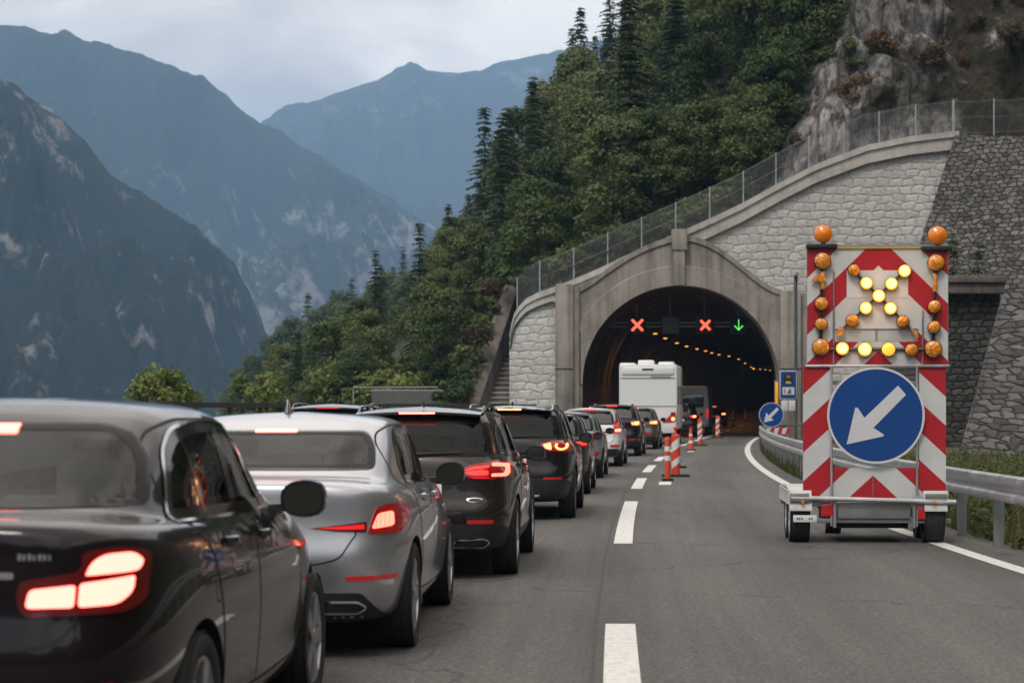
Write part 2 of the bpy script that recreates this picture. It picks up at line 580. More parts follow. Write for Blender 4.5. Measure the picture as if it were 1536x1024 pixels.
def wheel(root, x, y, wr, width, rimmat, spokes, side, lod):
    b = MB()
    hw = width / 2
    rr = wr * .70
    n = 40 if lod < 2 else 24
    prof = [(rr, -hw * .82), (wr * .80, -hw * .98), (wr * .93, -hw * .97), (wr * .985, -hw * .80), (wr, -hw * .5), (wr, hw * .5), (wr * .985, hw * .80), (wr * .93, hw * .97), (wr * .80, hw * .98), (rr, hw * .82)]
    b.lathe(prof, M['rubber'], 'X', n)
    if lod < 2:
        for g in (-.45, -.15, .15, .45):
            b.lathe([(wr + .0015, width * g - .006), (wr + .0015, width * g + .006)], M['seam'], 'X', n)
    t = b.build('wheel', root)
    t.location = (x, y, wr)
    r = MB()
    o = side * hw
    r.lathe([(rr * 1.01, o * .86), (rr * .95, o * .9), (rr * .93, o * .6), (rr * .9, -o * .6)], rimmat, 'X', n)
    r.lathe([(rr * .9, o * .25), (.02, o * .25)], M['seam'], 'X', n)
    r.lathe([(rr * .66, o * .35), (rr * .2, o * .36)], M['satin_steel'], 'X', n)
    r.lathe([(rr * .22, o * .82), (rr * .18, o * .92), (.003, o * .94)], rimmat, 'X', 16)
    for k in range(spokes):
        for dd in ((-.13, .13) if spokes <= 6 else (0,)):
            a = 2 * math.pi * k / spokes
            u0, u1 = a + dd * 1.7, a + dd * .9
            pts = []
            for rad, ang, ww, xo in ((rr * .16, u0, .030, .88), (rr * .96, u1, .022, .90)):
                cx_, cz_ = rad * math.cos(ang), rad * math.sin(ang)
                tx, tz = -math.sin(ang), math.cos(ang)
                pts.append([(o * xo, cx_ - tx * ww, cz_ - tz * ww), (o * xo, cx_ + tx * ww, cz_ + tz * ww), (o * (xo - .35), cx_ + tx * ww, cz_ + tz * ww), (o * (xo - .35), cx_ - tx * ww, cz_ - tz * ww)])
            r.loft(pts, rimmat, True, True)
    r.build('rim', t)
    return t


def door_mirror(root, S, side, pos, mat):
    """housing with a flat glass on its rear face"""
    y0, zc, xm = pos
    b = MB()
    rings = []
    for t, sx, sz in ((0, .92, .92), (.0, 1.0, 1.0), (.05, 1.03, 1.03), (.11, .92, .9), (.155, .68, .66), (.175, .3, .3)):
        ring = []
        for k in range(24):
            a = 2 * math.pi * k / 24
            ca, sa = math.cos(a), math.sin(a)
            ex = math.copysign(abs(ca) ** .72, ca) * .100 * sx
            ez = math.copysign(abs(sa) ** .72, sa) * .082 * sz
            if ca < 0: ez *= 1 - .18 * abs(ca)
            ring.append((side * (xm + ex), y0 + t + .02 * ca, zc + ez))
        rings.append(ring)
    b.loft(rings, mat, True, True)
    b.loft([[(side * .78, y0 + .05, zc - .07), (side * .78, y0 + .14, zc - .07), (side * .78, y0 + .14, zc - .03), (side * .78, y0 + .05, zc - .03)],
            [(side * (xm - .05), y0 + .05, zc - .055), (side * (xm - .05), y0 + .12, zc - .055), (side * (xm - .05), y0 + .12, zc - .02), (side * (xm - .05), y0 + .05, zc - .02)]], M['black_plastic'], True, True)
    b.v = [S(v) for v in b.v]
    h = b.build('door_mirror', root)
    g = MB()
    ring = []
    for k in range(24):
        a = 2 * math.pi * k / 24
        ca, sa = math.cos(a), math.sin(a)
        ex = math.copysign(abs(ca) ** .72, ca) * .086; ez = math.copysign(abs(sa) ** .72, sa) * .068
        if ca < 0: ez *= 1 - .18 * abs(ca)
        ring.append((side * (xm + ex), y0 - .004 + .02 * ca, zc + ez))
    g.add(ring, [tuple(range(24))], M['mirror'])
    g.v = [S(v) for v in g.v]
    g.build('mirror_glass', h)


SHELLS = {}


def build_car(label, cat, group, kind, L, W, H, loc, slope, body_mat, wr=.345, lod=0, rimmat=None, spokes=5, lights=None, extras=None,
              glass=('glass_dark', 'glass_mid'), trim='chrome', name='car', handle='gloss_black', mirrors=True):
    rings = SEDAN if kind == 'sedan' else SUV
    hb = 1.45 if kind == 'sedan' else 1.64
    wb = .93 if kind == 'sedan' else .95
    kx, ky, kz = (W / 2) / wb, L / 4.75, H / hb

    def S(v): return (v[0] * kx, v[1] * ky, v[2] * kz)
    root = empty(name, loc, -math.atan(slope))
    tag(root, label, cat, group)
    sub = 3 if lod == 0 else 2
    key = (kind, sub)
    cage = ring_cage(rings)
    if key not in SHELLS: SHELLS[key] = Skin(*eval_mesh(cage[0], cage[1], sub)[:2])
    sk = SHELLS[key]
    pc = polyc(kind)
    pc.update((extras or {}).get('shape', {}))
    width = .225 if kind == 'sedan' else .25
    # shell with wheel wells cut out
    cv, cf = [], []
    ry, rz = (wr + .055) / ky, (wr + .05) / kz
    for ay in pc['axles']:
        for sd in (-1, 1):
            b0 = len(cv); n = 44
            for x in ((wb - .30) * sd, 1.3 * sd):
                for k in range(n):
                    a = 2 * math.pi * k / n
                    cv.append((x, ay + ry * math.cos(a), wr / kz + rz * math.sin(a)))
            cf += [(b0 + i, b0 + (i + 1) % n, b0 + n + (i + 1) % n, b0 + n + i) for i in range(n)]
            cf += [tuple(range(b0, b0 + n)), tuple(range(b0 + n, b0 + 2 * n))]
    V, F, K = eval_mesh(cage[0], cage[1], sub, (cv, cf))
    holes = []
    if lod == 0:
        holes = [('R', inset(pc['dlo'], .02)), ('B', inset(pc['rg'], .02)), ('F', inset(pc['ws'], .02))]
    body = MB()
    km, ku = body.mi(body_mat), body.mi(M['under'])
    keepF, keepK = [], []
    for f, k in zip(F, K):
        c = sum((V[i] for i in f), Vector()) / len(f)
        if holes and c.z > .95 and k == 0:
            nn = Vector()
            for i in range(len(f)): nn += V[f[i]].cross(V[f[(i + 1) % len(f)]])
            nn.normalize()
            drop = False
            for ax, pl in holes:
                if ax == 'R' and abs(nn.x) > .3 and inside((c.y, c.z), pl): drop = True
                if ax == 'B' and nn.y < -.15 and inside((c.x, c.z), pl): drop = True
                if ax == 'F' and nn.y > .15 and inside((c.x, c.z), pl): drop = True
            if drop: continue
        keepF.append(f); keepK.append(km if k == 0 and c.z > .24 else ku)
    body.v = [tuple(v) for v in V]; body.f = keepF; body.m = keepK
    sm = M['seam']
    # shut lines
    if lod < 2:
        for pl in (pc['rd'], pc['fd']):
            vf = sk.strip(pl, 'R', .014, .0016)
            body.add(*vf, sm); body.add(*mir(vf), sm)
    ex = extras or {}
    for ax, pts, w, closed in ex.get('seams', []):
        vf = sk.strip(pts, ax, w, .0016, closed)
        body.add(*vf, sm)
        if ax == 'R': body.add(*mir(vf), sm)
    # flank mouldings that belong to the shell: sills and arch lips
    for ax, poly, mt, off in ex.get('skins', []):
        vf = sk.patch(poly, ax, off, .05)
        body.add(*vf, mt)
        if ax == 'R': body.add(*mir(vf), mt)
    if ex.get('arch'):
        for ay in pc['axles']:
            ring = []
            a0, a1 = math.radians(-18), math.radians(198)
            out = [(ay + (ry + .055) * math.cos(a0 + (a1 - a0) * k / 30), wr / kz + (rz + .05) * math.sin(a0 + (a1 - a0) * k / 30)) for k in range(31)]
            inn = [(ay + (ry + .004) * math.cos(a1 + (a0 - a1) * k / 30), wr / kz + (rz + .004) * math.sin(a1 + (a0 - a1) * k / 30)) for k in range(31)]
            vf = sk.patch(out + inn, 'R', .008, .06)
            body.add(*vf, M['black_plastic']); body.add(*mir(vf), M['black_plastic'])
    body.v = [S(v) for v in body.v]
    body.build('body', root, 40, fix=False)

    def part(nm, pieces, parent=None, smooth=35):
        b = MB()
        for vf, mt in pieces: b.add(vf[0], vf[1], mt)
        b.v = [S(v) for v in b.v]
        return b.build(nm, parent or root, smooth, fix=False)
    # doors with handles
    if lod < 2:
        for sd in (1, -1):
            for pl, hy in ((pc['rd'], 1.50 if kind == 'sedan' else 1.45), (pc['fd'], 2.28)):
                # door skin below the glass line; the window opening stays free
                beltpts = [(y, z) for y, z in pl if z < 2]
                zb = 1.0 if kind == 'sedan' else 1.12
                low = clip_below(inset(pl, .007), lambda y: belt(kind, y))
                vf = sk.patch(low, 'R', .0022, .05, .006)
                if sd < 0: vf = mir(vf)
                dr = part('door', [(vf, body_mat)])
                hz = belt(kind, hy) - .085
                l, n = sk.hit('R', hy, hz)
                hb_ = MB()
                rg_ = []
                for t in range(9):
                    s = t / 8
                    yy = hy - .095 + .19 * s
                    o_ = .012 + .030 * math.sin(math.pi * s) ** .5
                    h_ = .016
                    l, n = sk.hit('R', yy, hz)
                    rg_.append([(l.x + o_ - .014, yy, hz - h_), (l.x + o_, yy, hz - h_ * .7), (l.x + o_, yy, hz + h_ * .7), (l.x + o_ - .014, yy, hz + h_)])
                hb_.loft(rg_, M[handle] if handle in M else body_mat, True, True)
                cup = sk.patch(fil([(hy - .06, hz - .03), (hy + .06, hz - .03), (hy + .06, hz + .03), (hy - .06, hz + .03)], .03), 'R', .0035, .03, 0)
                hb_.add(*cup, M['seam'])
                if sd < 0: hb_.v, hb_.f = [(-v[0], v[1], v[2]) for v in hb_.v], [tuple(reversed(f)) for f in hb_.f]
                hb_.v = [S(v) for v in hb_.v]
                hb_.build('handle', dr)
    # glazing
    gs = M[glass[0]] if lod == 0 else M['glass_solid']
    gr = M[glass[1]] if lod == 0 else M['glass_solid']
    b0, b1 = pc['bp']
    panes = []
    dlo = pc['dlo']
    rear_p = clip_y(dlo, b0, True); front_p = clip_y(dlo, b1, False); pillar = clip_y(clip_y(dlo, b1, True), b0, False)
    if lod < 2:
        panes = [clip_y(rear_p, pc['cq'] - .02, True), clip_y(rear_p, pc['cq'] + .02, False), front_p] if lod == 0 else [rear_p, front_p]
    for sd in (1, -1):
        tr = []
        if lod < 2:
            for pl in panes:
                if len(pl) < 3: continue
                vf = sk.patch(pl, 'R', .002, .05, 0)
                part('side_window', [(vf if sd > 0 else mir(vf), gs)])
            vf = sk.patch(pillar, 'R', .004, .05, .01); tr.append((vf, M['gloss_black']))
            if lod == 0:
                q = [(pc['cq'] - .025, 0), (pc['cq'] + .025, 3)]
                cq = clip_y(clip_y(dlo, pc['cq'] + .025, True), pc['cq'] - .025, False)
                tr.append((sk.patch(cq, 'R', .004, .05, .01), M['gloss_black']))
            tr.append((sk.strip(inset(dlo, .012), 'R', .05, .0035), M['gloss_black']))
            tr.append((sk.strip(inset(dlo, -.010), 'R', .015, .007), M[trim]))
            part('window_trim', [((vf if sd > 0 else mir(vf)), m_) for vf, m_ in tr])
        else:
            vf = sk.patch(dlo, 'R', .002, .06, 0)
            part('side_window', [(vf if sd > 0 else mir(vf), gs)])
    vf = sk.patch(pc['rg'], 'B', .003, .05, .008)
    fr = sk.strip(inset(pc['rg'], .022), 'B', .046, .0045)
    part('rear_window', [(vf, gr)] + ([(fr, M['frit'])]))
    vf = sk.patch(pc['ws'], 'F', .003, .07, .008)
    part('windscreen', [(vf, gr)])
    # cabin seen through the glass
    if lod == 0:
        bz = (1.0 if kind == 'sedan' else 1.10)
        rz_ = (1.36 if kind == 'sedan' else 1.53)
        yr_, yf_ = (.62, 3.5) if kind == 'sedan' else (.30, 3.3)
        cb = MB()
        cb.box((-.70, yr_, .45), (.70, yr_ + .03, bz), M['cabin'])
        cb.box((-.72, yr_ + .03, bz - .03), (.72, 1.15, bz), M['cabin'])
        cb.box((-.72, 3.0, bz - .15), (.72, yf_ - .1, bz - .0), M['cabin'], .02)
        cb.box((-.74, .9, .42), (.74, 3.2, .46), M['cabin'])
        for sx in (-.755, .755): cb.box((sx - .01, .9, .42), (sx + .01, 3.1, bz - .06), M['cabin'])
        ry0 = 1.12 if kind == 'sedan' else 1.0
        cb.box((-.66, ry0, .6), (.66, ry0 + .16, bz + .04), M['cabin_light'], .05)
        for sx in (-.42, .42):
            cb.box((sx - .13, ry0 + .02, bz + .06), (sx + .13, ry0 + .12, bz + .21), M['cabin_light'], .04)
            cb.box((sx - .25, 2.05, .6), (sx + .25, 2.2, bz + .10), M['cabin_light'], .06)
            cb.box((sx - .13, 2.07, bz + .13), (sx + .13, 2.17, bz + .30), M['cabin_light'], .045)
            cb.bar((sx - .05, 2.12, bz), (sx - .05, 2.12, bz + .2), .008, M['satin_steel']); cb.bar((sx + .05, 2.12, bz), (sx + .05, 2.12, bz + .2), .008, M['satin_steel'])
        cb.box((-.08, 2.9, rz_ - .15), (.1, 2.93, rz_ - .09), M['cabin'], .01)
        cb.v = [S(v) for v in cb.v]
        cb.build('cabin_interior', root)
    # wheels
    for ay in pc['axles']:
        for sd in (-1, 1):
            wheel(root, sd * (W / 2 - width / 2 - .022), ay * ky, wr, width, rimmat or M['rim_alloy'], spokes, sd, lod)
    if mirrors:
        for sd in (1, -1): door_mirror(root, S, sd, pc['mirror'], ex.get('mirror_mat', M['gloss_black']))
    return root, sk, S, part


def belt(kind, y):
    if kind == 'sedan': return float(np.interp(y, [.8, 1.5, 2.4, 3.3], [1.008, .995, .978, .978]))
    return float(np.interp(y, [.4, 1.2, 2.2, 3.2], [1.19, 1.155, 1.115, 1.115]))


def clip_below(poly, fn):
    """keep what lies below a belt line"""
    pts = resample(poly, .03)
    return clip_half(pts, lambda p: fn(p[0]) - p[1])


def clip_half(pts, g):
    out = []
    m = len(pts)
    for i in range(m):
        a, b = pts[i], pts[(i + 1) % m]
        ga, gb = g(a), g(b)
        if ga >= 0: out.append(a)
        if (ga >= 0) != (gb >= 0):
            t = ga / (ga - gb)
            out.append((a[0] + (b[0] - a[0]) * t, a[1] + (b[1] - a[1]) * t))
    return out


def clip_y(poly, y, below):
    return clip_half(list(poly), (lambda p: y - p[0]) if below else (lambda p: p[0] - y))
# ---------------------------------------------------------------- fittings shared by the cars
def tail_lights(sk, part, housing, lits, hmat, litmat, sidewrap=None, ax='B', ribs=True):
    """housing: rear-view outline on the right; lits: list of (outline, material)"""
    for sd in (1, -1):
        vf = sk.patch(housing, ax, .008, .025, .02)
        pieces = [(vf if sd > 0 else mir(vf), hmat)]
        if sidewrap:
            v2 = sk.patch(sidewrap, 'R', .007, .03, .015)
            pieces.append((v2 if sd > 0 else mir(v2), hmat))
        h = part('tail_light', pieces)
        for pl, mt in lits:
            vf = sk.patch(pl, ax, .014, .02, .006)
            pcs_ = [(vf if sd > 0 else mir(vf), mt or litmat)]
            xs_ = [p[0] for p in pl]
            x_ = min(xs_) + .016
            while ribs and x_ < max(xs_) - .008:          # ribs of the lens
                zs_ = []
                for q in range(len(pl)):
                    a_, c_ = pl[q - 1], pl[q]
                    if (a_[0] > x_) != (c_[0] > x_): zs_.append(a_[1] + (c_[1] - a_[1]) * (x_ - a_[0]) / (c_[0] - a_[0]))
                zs_.sort()
                for z0_, z1_ in zip(zs_[::2], zs_[1::2]):
                    if z1_ - z0_ > .016:
                        vf = sk.strip([(x_, z0_ + .005), (x_, z1_ - .005)], ax, .0032, .0155, False, .03)
                        pcs_.append((vf if sd > 0 else mir(vf), M['lit_red']))
                x_ += .021
            part('brake_light', pcs_, h)


def ring_frame(b, poly, off, w, depth, mat, sk, dark):
    """raised frame round a dark opening (an exhaust tip)"""
    vo = [sk.hit('B', *p) for p in poly]
    pi = inset(poly, w)
    vi = [sk.hit('B', *p) for p in pi]
    n = len(poly)
    V = [l + m * off for l, m in vo] + [l + m * off * 1.3 for l, m in vi] + [l - m * depth * .3 for l, m in vi] + [l - m * .004 for l, m in vo]
    F = []
    for i in range(n):
        j = (i + 1) % n
        F += [(i, j, n + j, n + i), (n + i, n + j, 2 * n + j, 2 * n + i), (3 * n + i, 3 * n + j, j, i)]
    b.add(V, F, mat)
    b.add([l + m * .009 for l, m in vi], [tuple(range(n))], dark)


def fin(part, sk, y, mat, h=.055):
    l, n = sk.hit('T', 0, y)
    z = l.z - .004
    rings = []
    for t, w, hh in ((0, .045, .0), (.02, .046, .012), (.07, .036, .034), (.12, .020, h), (.15, .014, h * 1.02), (.165, .010, .01)):
        rings.append([(-w, y + .16 - t - .08, z), (-w * .35, y + .16 - t - .08, z + hh + .004), (w * .35, y + .16 - t - .08, z + hh + .004), (w, y + .16 - t - .08, z)])
    b = MB().loft(rings, mat, True, True)
    part('roof_antenna', [((b.v, b.f), mat)])


def roof_rails(sk, part, mat, x=.60, y0=.62, y1=2.35, h=.045):
    for sd in (1, -1):
        pts = []
        for k in range(15):
            t = k / 14
            y = y0 + (y1 - y0) * t
            l, n = sk.hit('T', x - .0 * t, y)
            e = min(1, min(t, 1 - t) / .09)
            pts.append((sd * (l.x), y, l.z + .004 + h * math.sqrt(max(0, 1 - (1 - e) ** 2))))
        b = MB().tube(pts, .016, mat, 8)
        for t in (.36, .68):
            y = y0 + (y1 - y0) * t
            l, n = sk.hit('T', x, y)
            b.bar((sd * l.x, y, l.z - .01), (sd * l.x, y, l.z + h), .016, mat)
        part('roof_rail', [((b.v, b.f), mat)])


def spoiler(part, sk, mat, w=.60, y0=.34, z0=1.565, lip=.10):
    rings = []
    for k in range(13):
        t = -1 + 2 * k / 12
        x = w * t
        dz = -.028 * t * t; dy = .045 * t * t
        rings.append([(x, y0 + .22, z0 + .045 + dz), (x, y0 + dy - lip * .4, z0 + .022 + dz), (x, y0 + dy - lip * .42, z0 + .0 + dz), (x, y0 + .10, z0 - .035 + dz)])
    b = MB().loft(rings, mat, True, True)
    return part('roof_spoiler', [((b.v, b.f), mat)])


def R2(x0, z0, x1, z1, r=.02):
    return fil([(x0, z0), (x1, z0), (x1, z1), (x0, z1)], r)


def line_x(Y):
    """the dashed line's middle: the road bends gently to the right, then runs straight into the tunnel"""
    if Y <= 103: return .156 + .035 * Y + .000587 * Y * Y
    return .156 + .035 * 103 + .000587 * 103 ** 2 + .147 * (Y - 103)


def slope_at(Y):
    return .035 + .001174 * min(Y, 103)


def rise(Y):
    return max(0.0, Y - 135) * .002


def put(d, off):
    return (line_x(d) + off, d, rise(d))


GQ = 'cars waiting in the queue'
# ---- 1: the near dark saloon
PD = paint('paint_aubergine', (.010, .006, .008), .2, .22, coat=.85)
root, sk, S, part = build_car('black saloon with wide glowing red tail lights, nearest in the queue, cropped by the edge', 'car', GQ, 'sedan', 4.72, 2.10, 1.69, (-2.35, 7.42, 0), .062, PD, .36, 0,
                              M['rim_alloy'], 5, name='saloon_car', glass=('glass_dark', 'glass_rear'),
                              extras=dict(shape=dict(dlo=fil([(.90, 1.012, .02), (1.02, 1.11, .1), (1.15, 1.235, .1), (1.36, 1.315, .12), (1.65, 1.342, .3), (2.05, 1.348, .3), (2.62, 1.305, .2), (3.05, 1.145, .1), (3.30, .99, .04), (2.4, .985, .1)], .1, 6), rg=fil([(-.725, 1.07, .03), (.725, 1.07, .03), (.71, 1.13, .05), (.675, 1.235, .06), (.61, 1.31, .06), (.50, 1.355, .08), (-.50, 1.355, .08), (-.61, 1.31, .06), (-.675, 1.235, .06), (-.71, 1.13, .05)], .05, 5)),
                                          seams=[('B', fil([(-.643, .95), (-.643, .72), (-.58, .655), (-.44, .635), (.44, .635), (.58, .655), (.643, .72), (.643, .95)], .05)[5:-5], .010, False),
                                                 ('R', fil([(1.30, .86), (1.30, .70), (1.15, .70), (1.15, .86)], .03), .007, True)],
                                          skins=[('B', fil([(-.70, .37), (.70, .37), (.78, .30), (-.78, .30)], .02), M['black_plastic'], .004),
                                                 ('B', fil([(-.38, .86), (.38, .86), (.34, .67), (-.34, .67)], .04), M['gloss_black'], .002)]))
hs = fil([(.445, .80, .05), (.46, .855, .04), (.655, .885, .03), (.65, .945, .05), (.75, .958, .05), (.822, .935, .03), (.824, .78, .06), (.78, .748, .05), (.47, .74, .04)], .03)
tail_lights(sk, part, hs, [
    (fil([(.662, .870, .01), (.680, .912, .03), (.712, .934, .03), (.780, .936, .03), (.806, .908, .03), (.798, .876, .02)], .02), M['lit_hot']),
    (fil([(.644, .770, .015), (.648, .846, .012), (.790, .862, .01), (.788, .81, .04), (.755, .775, .03)], .02), M['lit_hot']),
    (fil([(.478, .768, .02), (.49, .828, .02), (.635, .842, .012), (.632, .770, .012)], .02), M['lit_hot'])], M['lens_dark_red'], M['lit_hot'], ribs=False)
vf = sk.patch(R2(-.17, 1.316, .17, 1.345, .006), 'B', .008, .03)
part('high_brake_light', [(vf, M['lit_hot'])])
vf = sk.patch(R2(-.44, .862, .44, .884, .008), 'B', .010, .03)
part('boot_trim', [(vf, M['chrome'])])
pcs = []
for k, (w_, h_) in enumerate(((.013, .022), (.010, .020), (.012, .022), (.009, .018), (.012, .021), (.010, .020), (.008, .018))):
    x0 = .452 + .0165 * k
    pcs.append((sk.patch(R2(x0, .921, x0 + w_, .921 + h_, .004), 'B', .006, .03, .004), M['satin_steel']))
part('boot_badge', pcs)
part('licence_plate', [(sk.patch(R2(-.26, .70, .26, .81, .01), 'B', .006, .05), M['plate_white'])])
for sd in (1, -1):
    vf = sk.patch(R2(.50, .50, .76, .525, .01), 'B', .006, .03)
    part('bumper_reflector', [(vf if sd > 0 else mir(vf), M['reflector'])])
    b = MB(); ring_frame(b, R2(.46, .315, .68, .365, .025), .01, .01, .05, M['chrome'], sk, M['seam'])
    V = b.v if sd > 0 else [(-v[0], v[1], v[2]) for v in b.v]
    e = MB(); e.v, e.f, e.m, e.mats = [S(v) for v in V], b.f, b.m, b.mats
    e.build('exhaust_tip', root, 35, fix=False)

# ---- 2: the silver saloon
PS = paint('paint_silver', (.47, .475, .515), .8, .30, .03)
root, sk, S, part = build_car('silver grey saloon with a shark-fin antenna, thin red light strip across its boot', 'car', GQ, 'sedan', 4.75, 2.04, 1.605, (-1.70, 12.88, 0), .052, PS, .355, 0,
                              M['rim_alloy'], 5, name='saloon_car', glass=('glass_dark', 'glass_rear'), handle='chrome',
                              extras=dict(shape=dict(cq=1.62, dlo=fil([(1.26, 1.015, .03), (1.21, 1.10, .04), (1.34, 1.26, .08), (1.55, 1.33, .15), (2.05, 1.348, .3), (2.62, 1.305, .2), (3.05, 1.145, .1), (3.30, .99, .04), (2.4, .985, .1)], .1, 6)), seams=[('B', fil([(-.60, .90), (-.63, .735), (-.60, .70), (-.54, .60), (-.40, .565), (.40, .565), (.54, .60), (.60, .70), (.63, .735), (.60, .90)], .05)[5:-5], .010, False),],
                                          skins=[('B', fil([(-.66, .40), (.66, .40), (.74, .30), (.79, .235), (-.79, .235), (-.74, .30)], .03), M['black_plastic'], .005)]))
hs = fil([(.692, .742, .02), (.735, .895, .03), (.80, .912, .04), (.878, .90, .03), (.882, .77, .03), (.85, .735, .03)], .03)
tail_lights(sk, part, hs, [
    (fil([(.712, .768, .02), (.745, .858, .02), (.815, .868, .02), (.822, .782, .02)], .02), M['lit_salmon'])], M['lens_red'], M['lit_red'],
    sidewrap=fil([(.26, .745, .02), (.26, .895, .02), (.60, .875, .04), (.56, .76, .04)], .03))
for sd in (1, -1):
    st = fil([(.36, .775, .004), (.685, .812, .006), (.687, .752, .006), (.52, .756, .02)], .01)
    vf = sk.patch(st, 'B', .008, .03, .01)
    h = part('light_strip', [(vf if sd > 0 else mir(vf), M['lens_dark_red'])])
    vf = sk.patch(fil([(.40, .776, .003), (.672, .798, .004), (.674, .768, .004), (.52, .768, .01)], .004), 'B', .012, .03, .004)
    part('brake_light', [(vf if sd > 0 else mir(vf), M['lit_red_dim'])], h)
    vf = sk.patch(R2(.57, .470, .845, .498, .012), 'B', .006, .03)
    part('bumper_reflector', [(vf if sd > 0 else mir(vf), M['reflector'])])
    b = MB(); ring_frame(b, fil([(.42, .275), (.42, .355), (.64, .355), (.69, .315), (.64, .275)], .025), .012, .012, .05, M['chrome'], sk, M['seam'])
    V = b.v if sd > 0 else [(-v[0], v[1], v[2]) for v in b.v]
    e = MB(); e.v, e.f, e.m, e.mats = [S(v) for v in V], b.f, b.m, b.mats
    e.build('exhaust_tip', root, 35, fix=False)
vf = sk.patch(R2(-.135, 1.318, .135, 1.338, .006), 'B', .008, .03)
part('high_brake_light', [(vf, M['lit_hot'])])
part('licence_plate', [(sk.patch(R2(-.25, .60, .25, .70, .01), 'B', .008, .05), M['plate_white'])])
fin(part, sk, 1.62, PS, .085)

# ---- 3: the brown-black estate SUV
PB = paint('paint_brown_black', (.030, .024, .022), .45, .26, .04)


def suv_fittings(root, sk, S, part, body, lights, brake_w=.17, exhaust=None, refl=None, rails=True, wiper=True, finh=.06, hot='lit_hot', railmat='gloss_black'):
    tail_lights(sk, part, *lights)
    sp = spoiler(part, sk, body)
    b = MB()
    b.add([(-brake_w, .286, 1.582), (brake_w, .286, 1.582), (brake_w, .284, 1.564), (-brake_w, .284, 1.564), (-brake_w, .32, 1.582), (brake_w, .32, 1.582), (brake_w, .32, 1.564), (-brake_w, .32, 1.564)],
          [(0, 3, 2, 1), (0, 1, 5, 4), (3, 7, 6, 2), (0, 4, 7, 3), (1, 2, 6, 5)], M[hot])
    part('high_brake_light', [((b.v, b.f), M[hot])])
    if rails: roof_rails(sk, part, M[railmat])
    if wiper:
        b = MB()
        l, n = sk.hit('B', .0, 1.17); l2, n2 = sk.hit('B', .44, 1.19)
        b.bar(l + n * .03, l2 + n2 * .022, .012, M['black_plastic'], 6, .006)
        b.bar(l, l + n * .04, .03, M['black_plastic'], 8)
        part('rear_wiper', [((b.v, b.f), M['black_plastic'])])
    for sd in (1, -1):
        if refl:
            vf = sk.patch(R2(*refl, .012), 'B', .008, .03)
            part('bumper_reflector', [(vf if sd > 0 else mir(vf), M['reflector'])])
        if exhaust:
            b = MB(); ring_frame(b, exhaust, .012, .012, .05, M['chrome'], sk, M['seam'])
            V = b.v if sd > 0 else [(-v[0], v[1], v[2]) for v in b.v]
            e = MB(); e.v, e.f, e.m, e.mats = [S(v) for v in V], b.f, b.m, b.mats
            e.build('exhaust_tip', root, 35, fix=False)
    if finh: fin(part, sk, .95, body, finh)


def suv_skins(top=.62):
    return [('B', fil([(-.80, top), (.80, top), (.87, top - .06), (.87, .30), (-.87, .30), (-.87, top - .06)], .03), M['black_plastic'], .006),
            ('R', fil([(1.38, .42), (3.33, .42), (3.33, .28), (1.38, .28)], .03), M['black_plastic'], .006)]


tailgate = fil([(-.70, 1.19), (-.735, 1.0), (-.70, .74), (-.60, .66), (.60, .66), (.70, .74), (.735, 1.0), (.70, 1.19)], .08)[5:-5]
root, sk, S, part = build_car('dark brown SUV with roof rails and C-shaped red tail lights, third in the queue', 'car', GQ, 'suv', 4.8, 1.92, 1.645, (-.93, 18.85, 0), .062, PB, .37, 0,
                              M['rim_alloy'], 5, name='sport_utility_car', glass=('glass_dark', 'glass_mid'),
                              extras=dict(seams=[('B', tailgate, .012, False)], skins=suv_skins(.53), mirror_mat=PB))
lit = fil([(.715, .975, .01), (.715, 1.00, .01), (.825, 1.00, .02), (.832, 1.06, .02), (.715, 1.07, .01), (.715, 1.098, .01), (.85, 1.085, .02), (.862, 1.0, .03), (.84, .972, .02)], .01)
suv_fittings(root, sk, S, part, PB, (fil([(.40, 1.04, .03), (.55, 1.09, .05), (.72, 1.11, .02), (.885, 1.10, .03), (.89, .97, .03), (.72, .945, .02), (.56, .95, .05), (.44, .99, .03)], .03),
                                     [(lit, M['lit_salmon']), (fil([(.46, 1.03), (.56, 1.065), (.69, 1.075), (.69, 1.055), (.56, 1.045)], .008), M['lit_red']),
                                      (fil([(.47, 1.012), (.55, 1.028), (.685, 1.03), (.685, .985), (.55, .985)], .02), M['lit_red']),
                                      (fil([(.52, .972), (.69, .972), (.69, .958), (.55, .958)], .004), M['lit_red_dim'])], M['lens_red'], M['lit_red'],
                                     fil([(.30, .975, .02), (.30, 1.085, .02), (.46, 1.07, .05), (.42, 1.0, .05)], .03)),
             exhaust=fil([(.36, .31), (.38, .385), (.66, .40), (.71, .36), (.65, .305)], .03), refl=(.50, .535, .74, .57))
vf = sk.patch(R2(-.26, .80, .26, .905, .012), 'B', .012, .05)
pl = part('licence_plate', [(vf, M['plate_white'])])


def text_mesh(s, size, mat, name, parent, loc, ext=.002, rot=(math.pi / 2, 0, 0)):
    cu = bpy.data.curves.new('t', 'FONT'); cu.body = s; cu.size = size; cu.extrude = ext; cu.align_x = 'CENTER'; cu.align_y = 'CENTER'
    o = bpy.data.objects.new('t', cu); COL.objects.link(o)
    dg = bpy.context.evaluated_depsgraph_get(); dg.update()
    me = bpy.data.meshes.new_from_object(o.evaluated_get(dg))
    bpy.data.objects.remove(o)
    me.materials.clear(); me.materials.append(mat)
    r = bpy.data.objects.new(name, me); COL.objects.link(r)
    r.parent = parent; r.location = loc; r.rotation_euler = rot
    return r


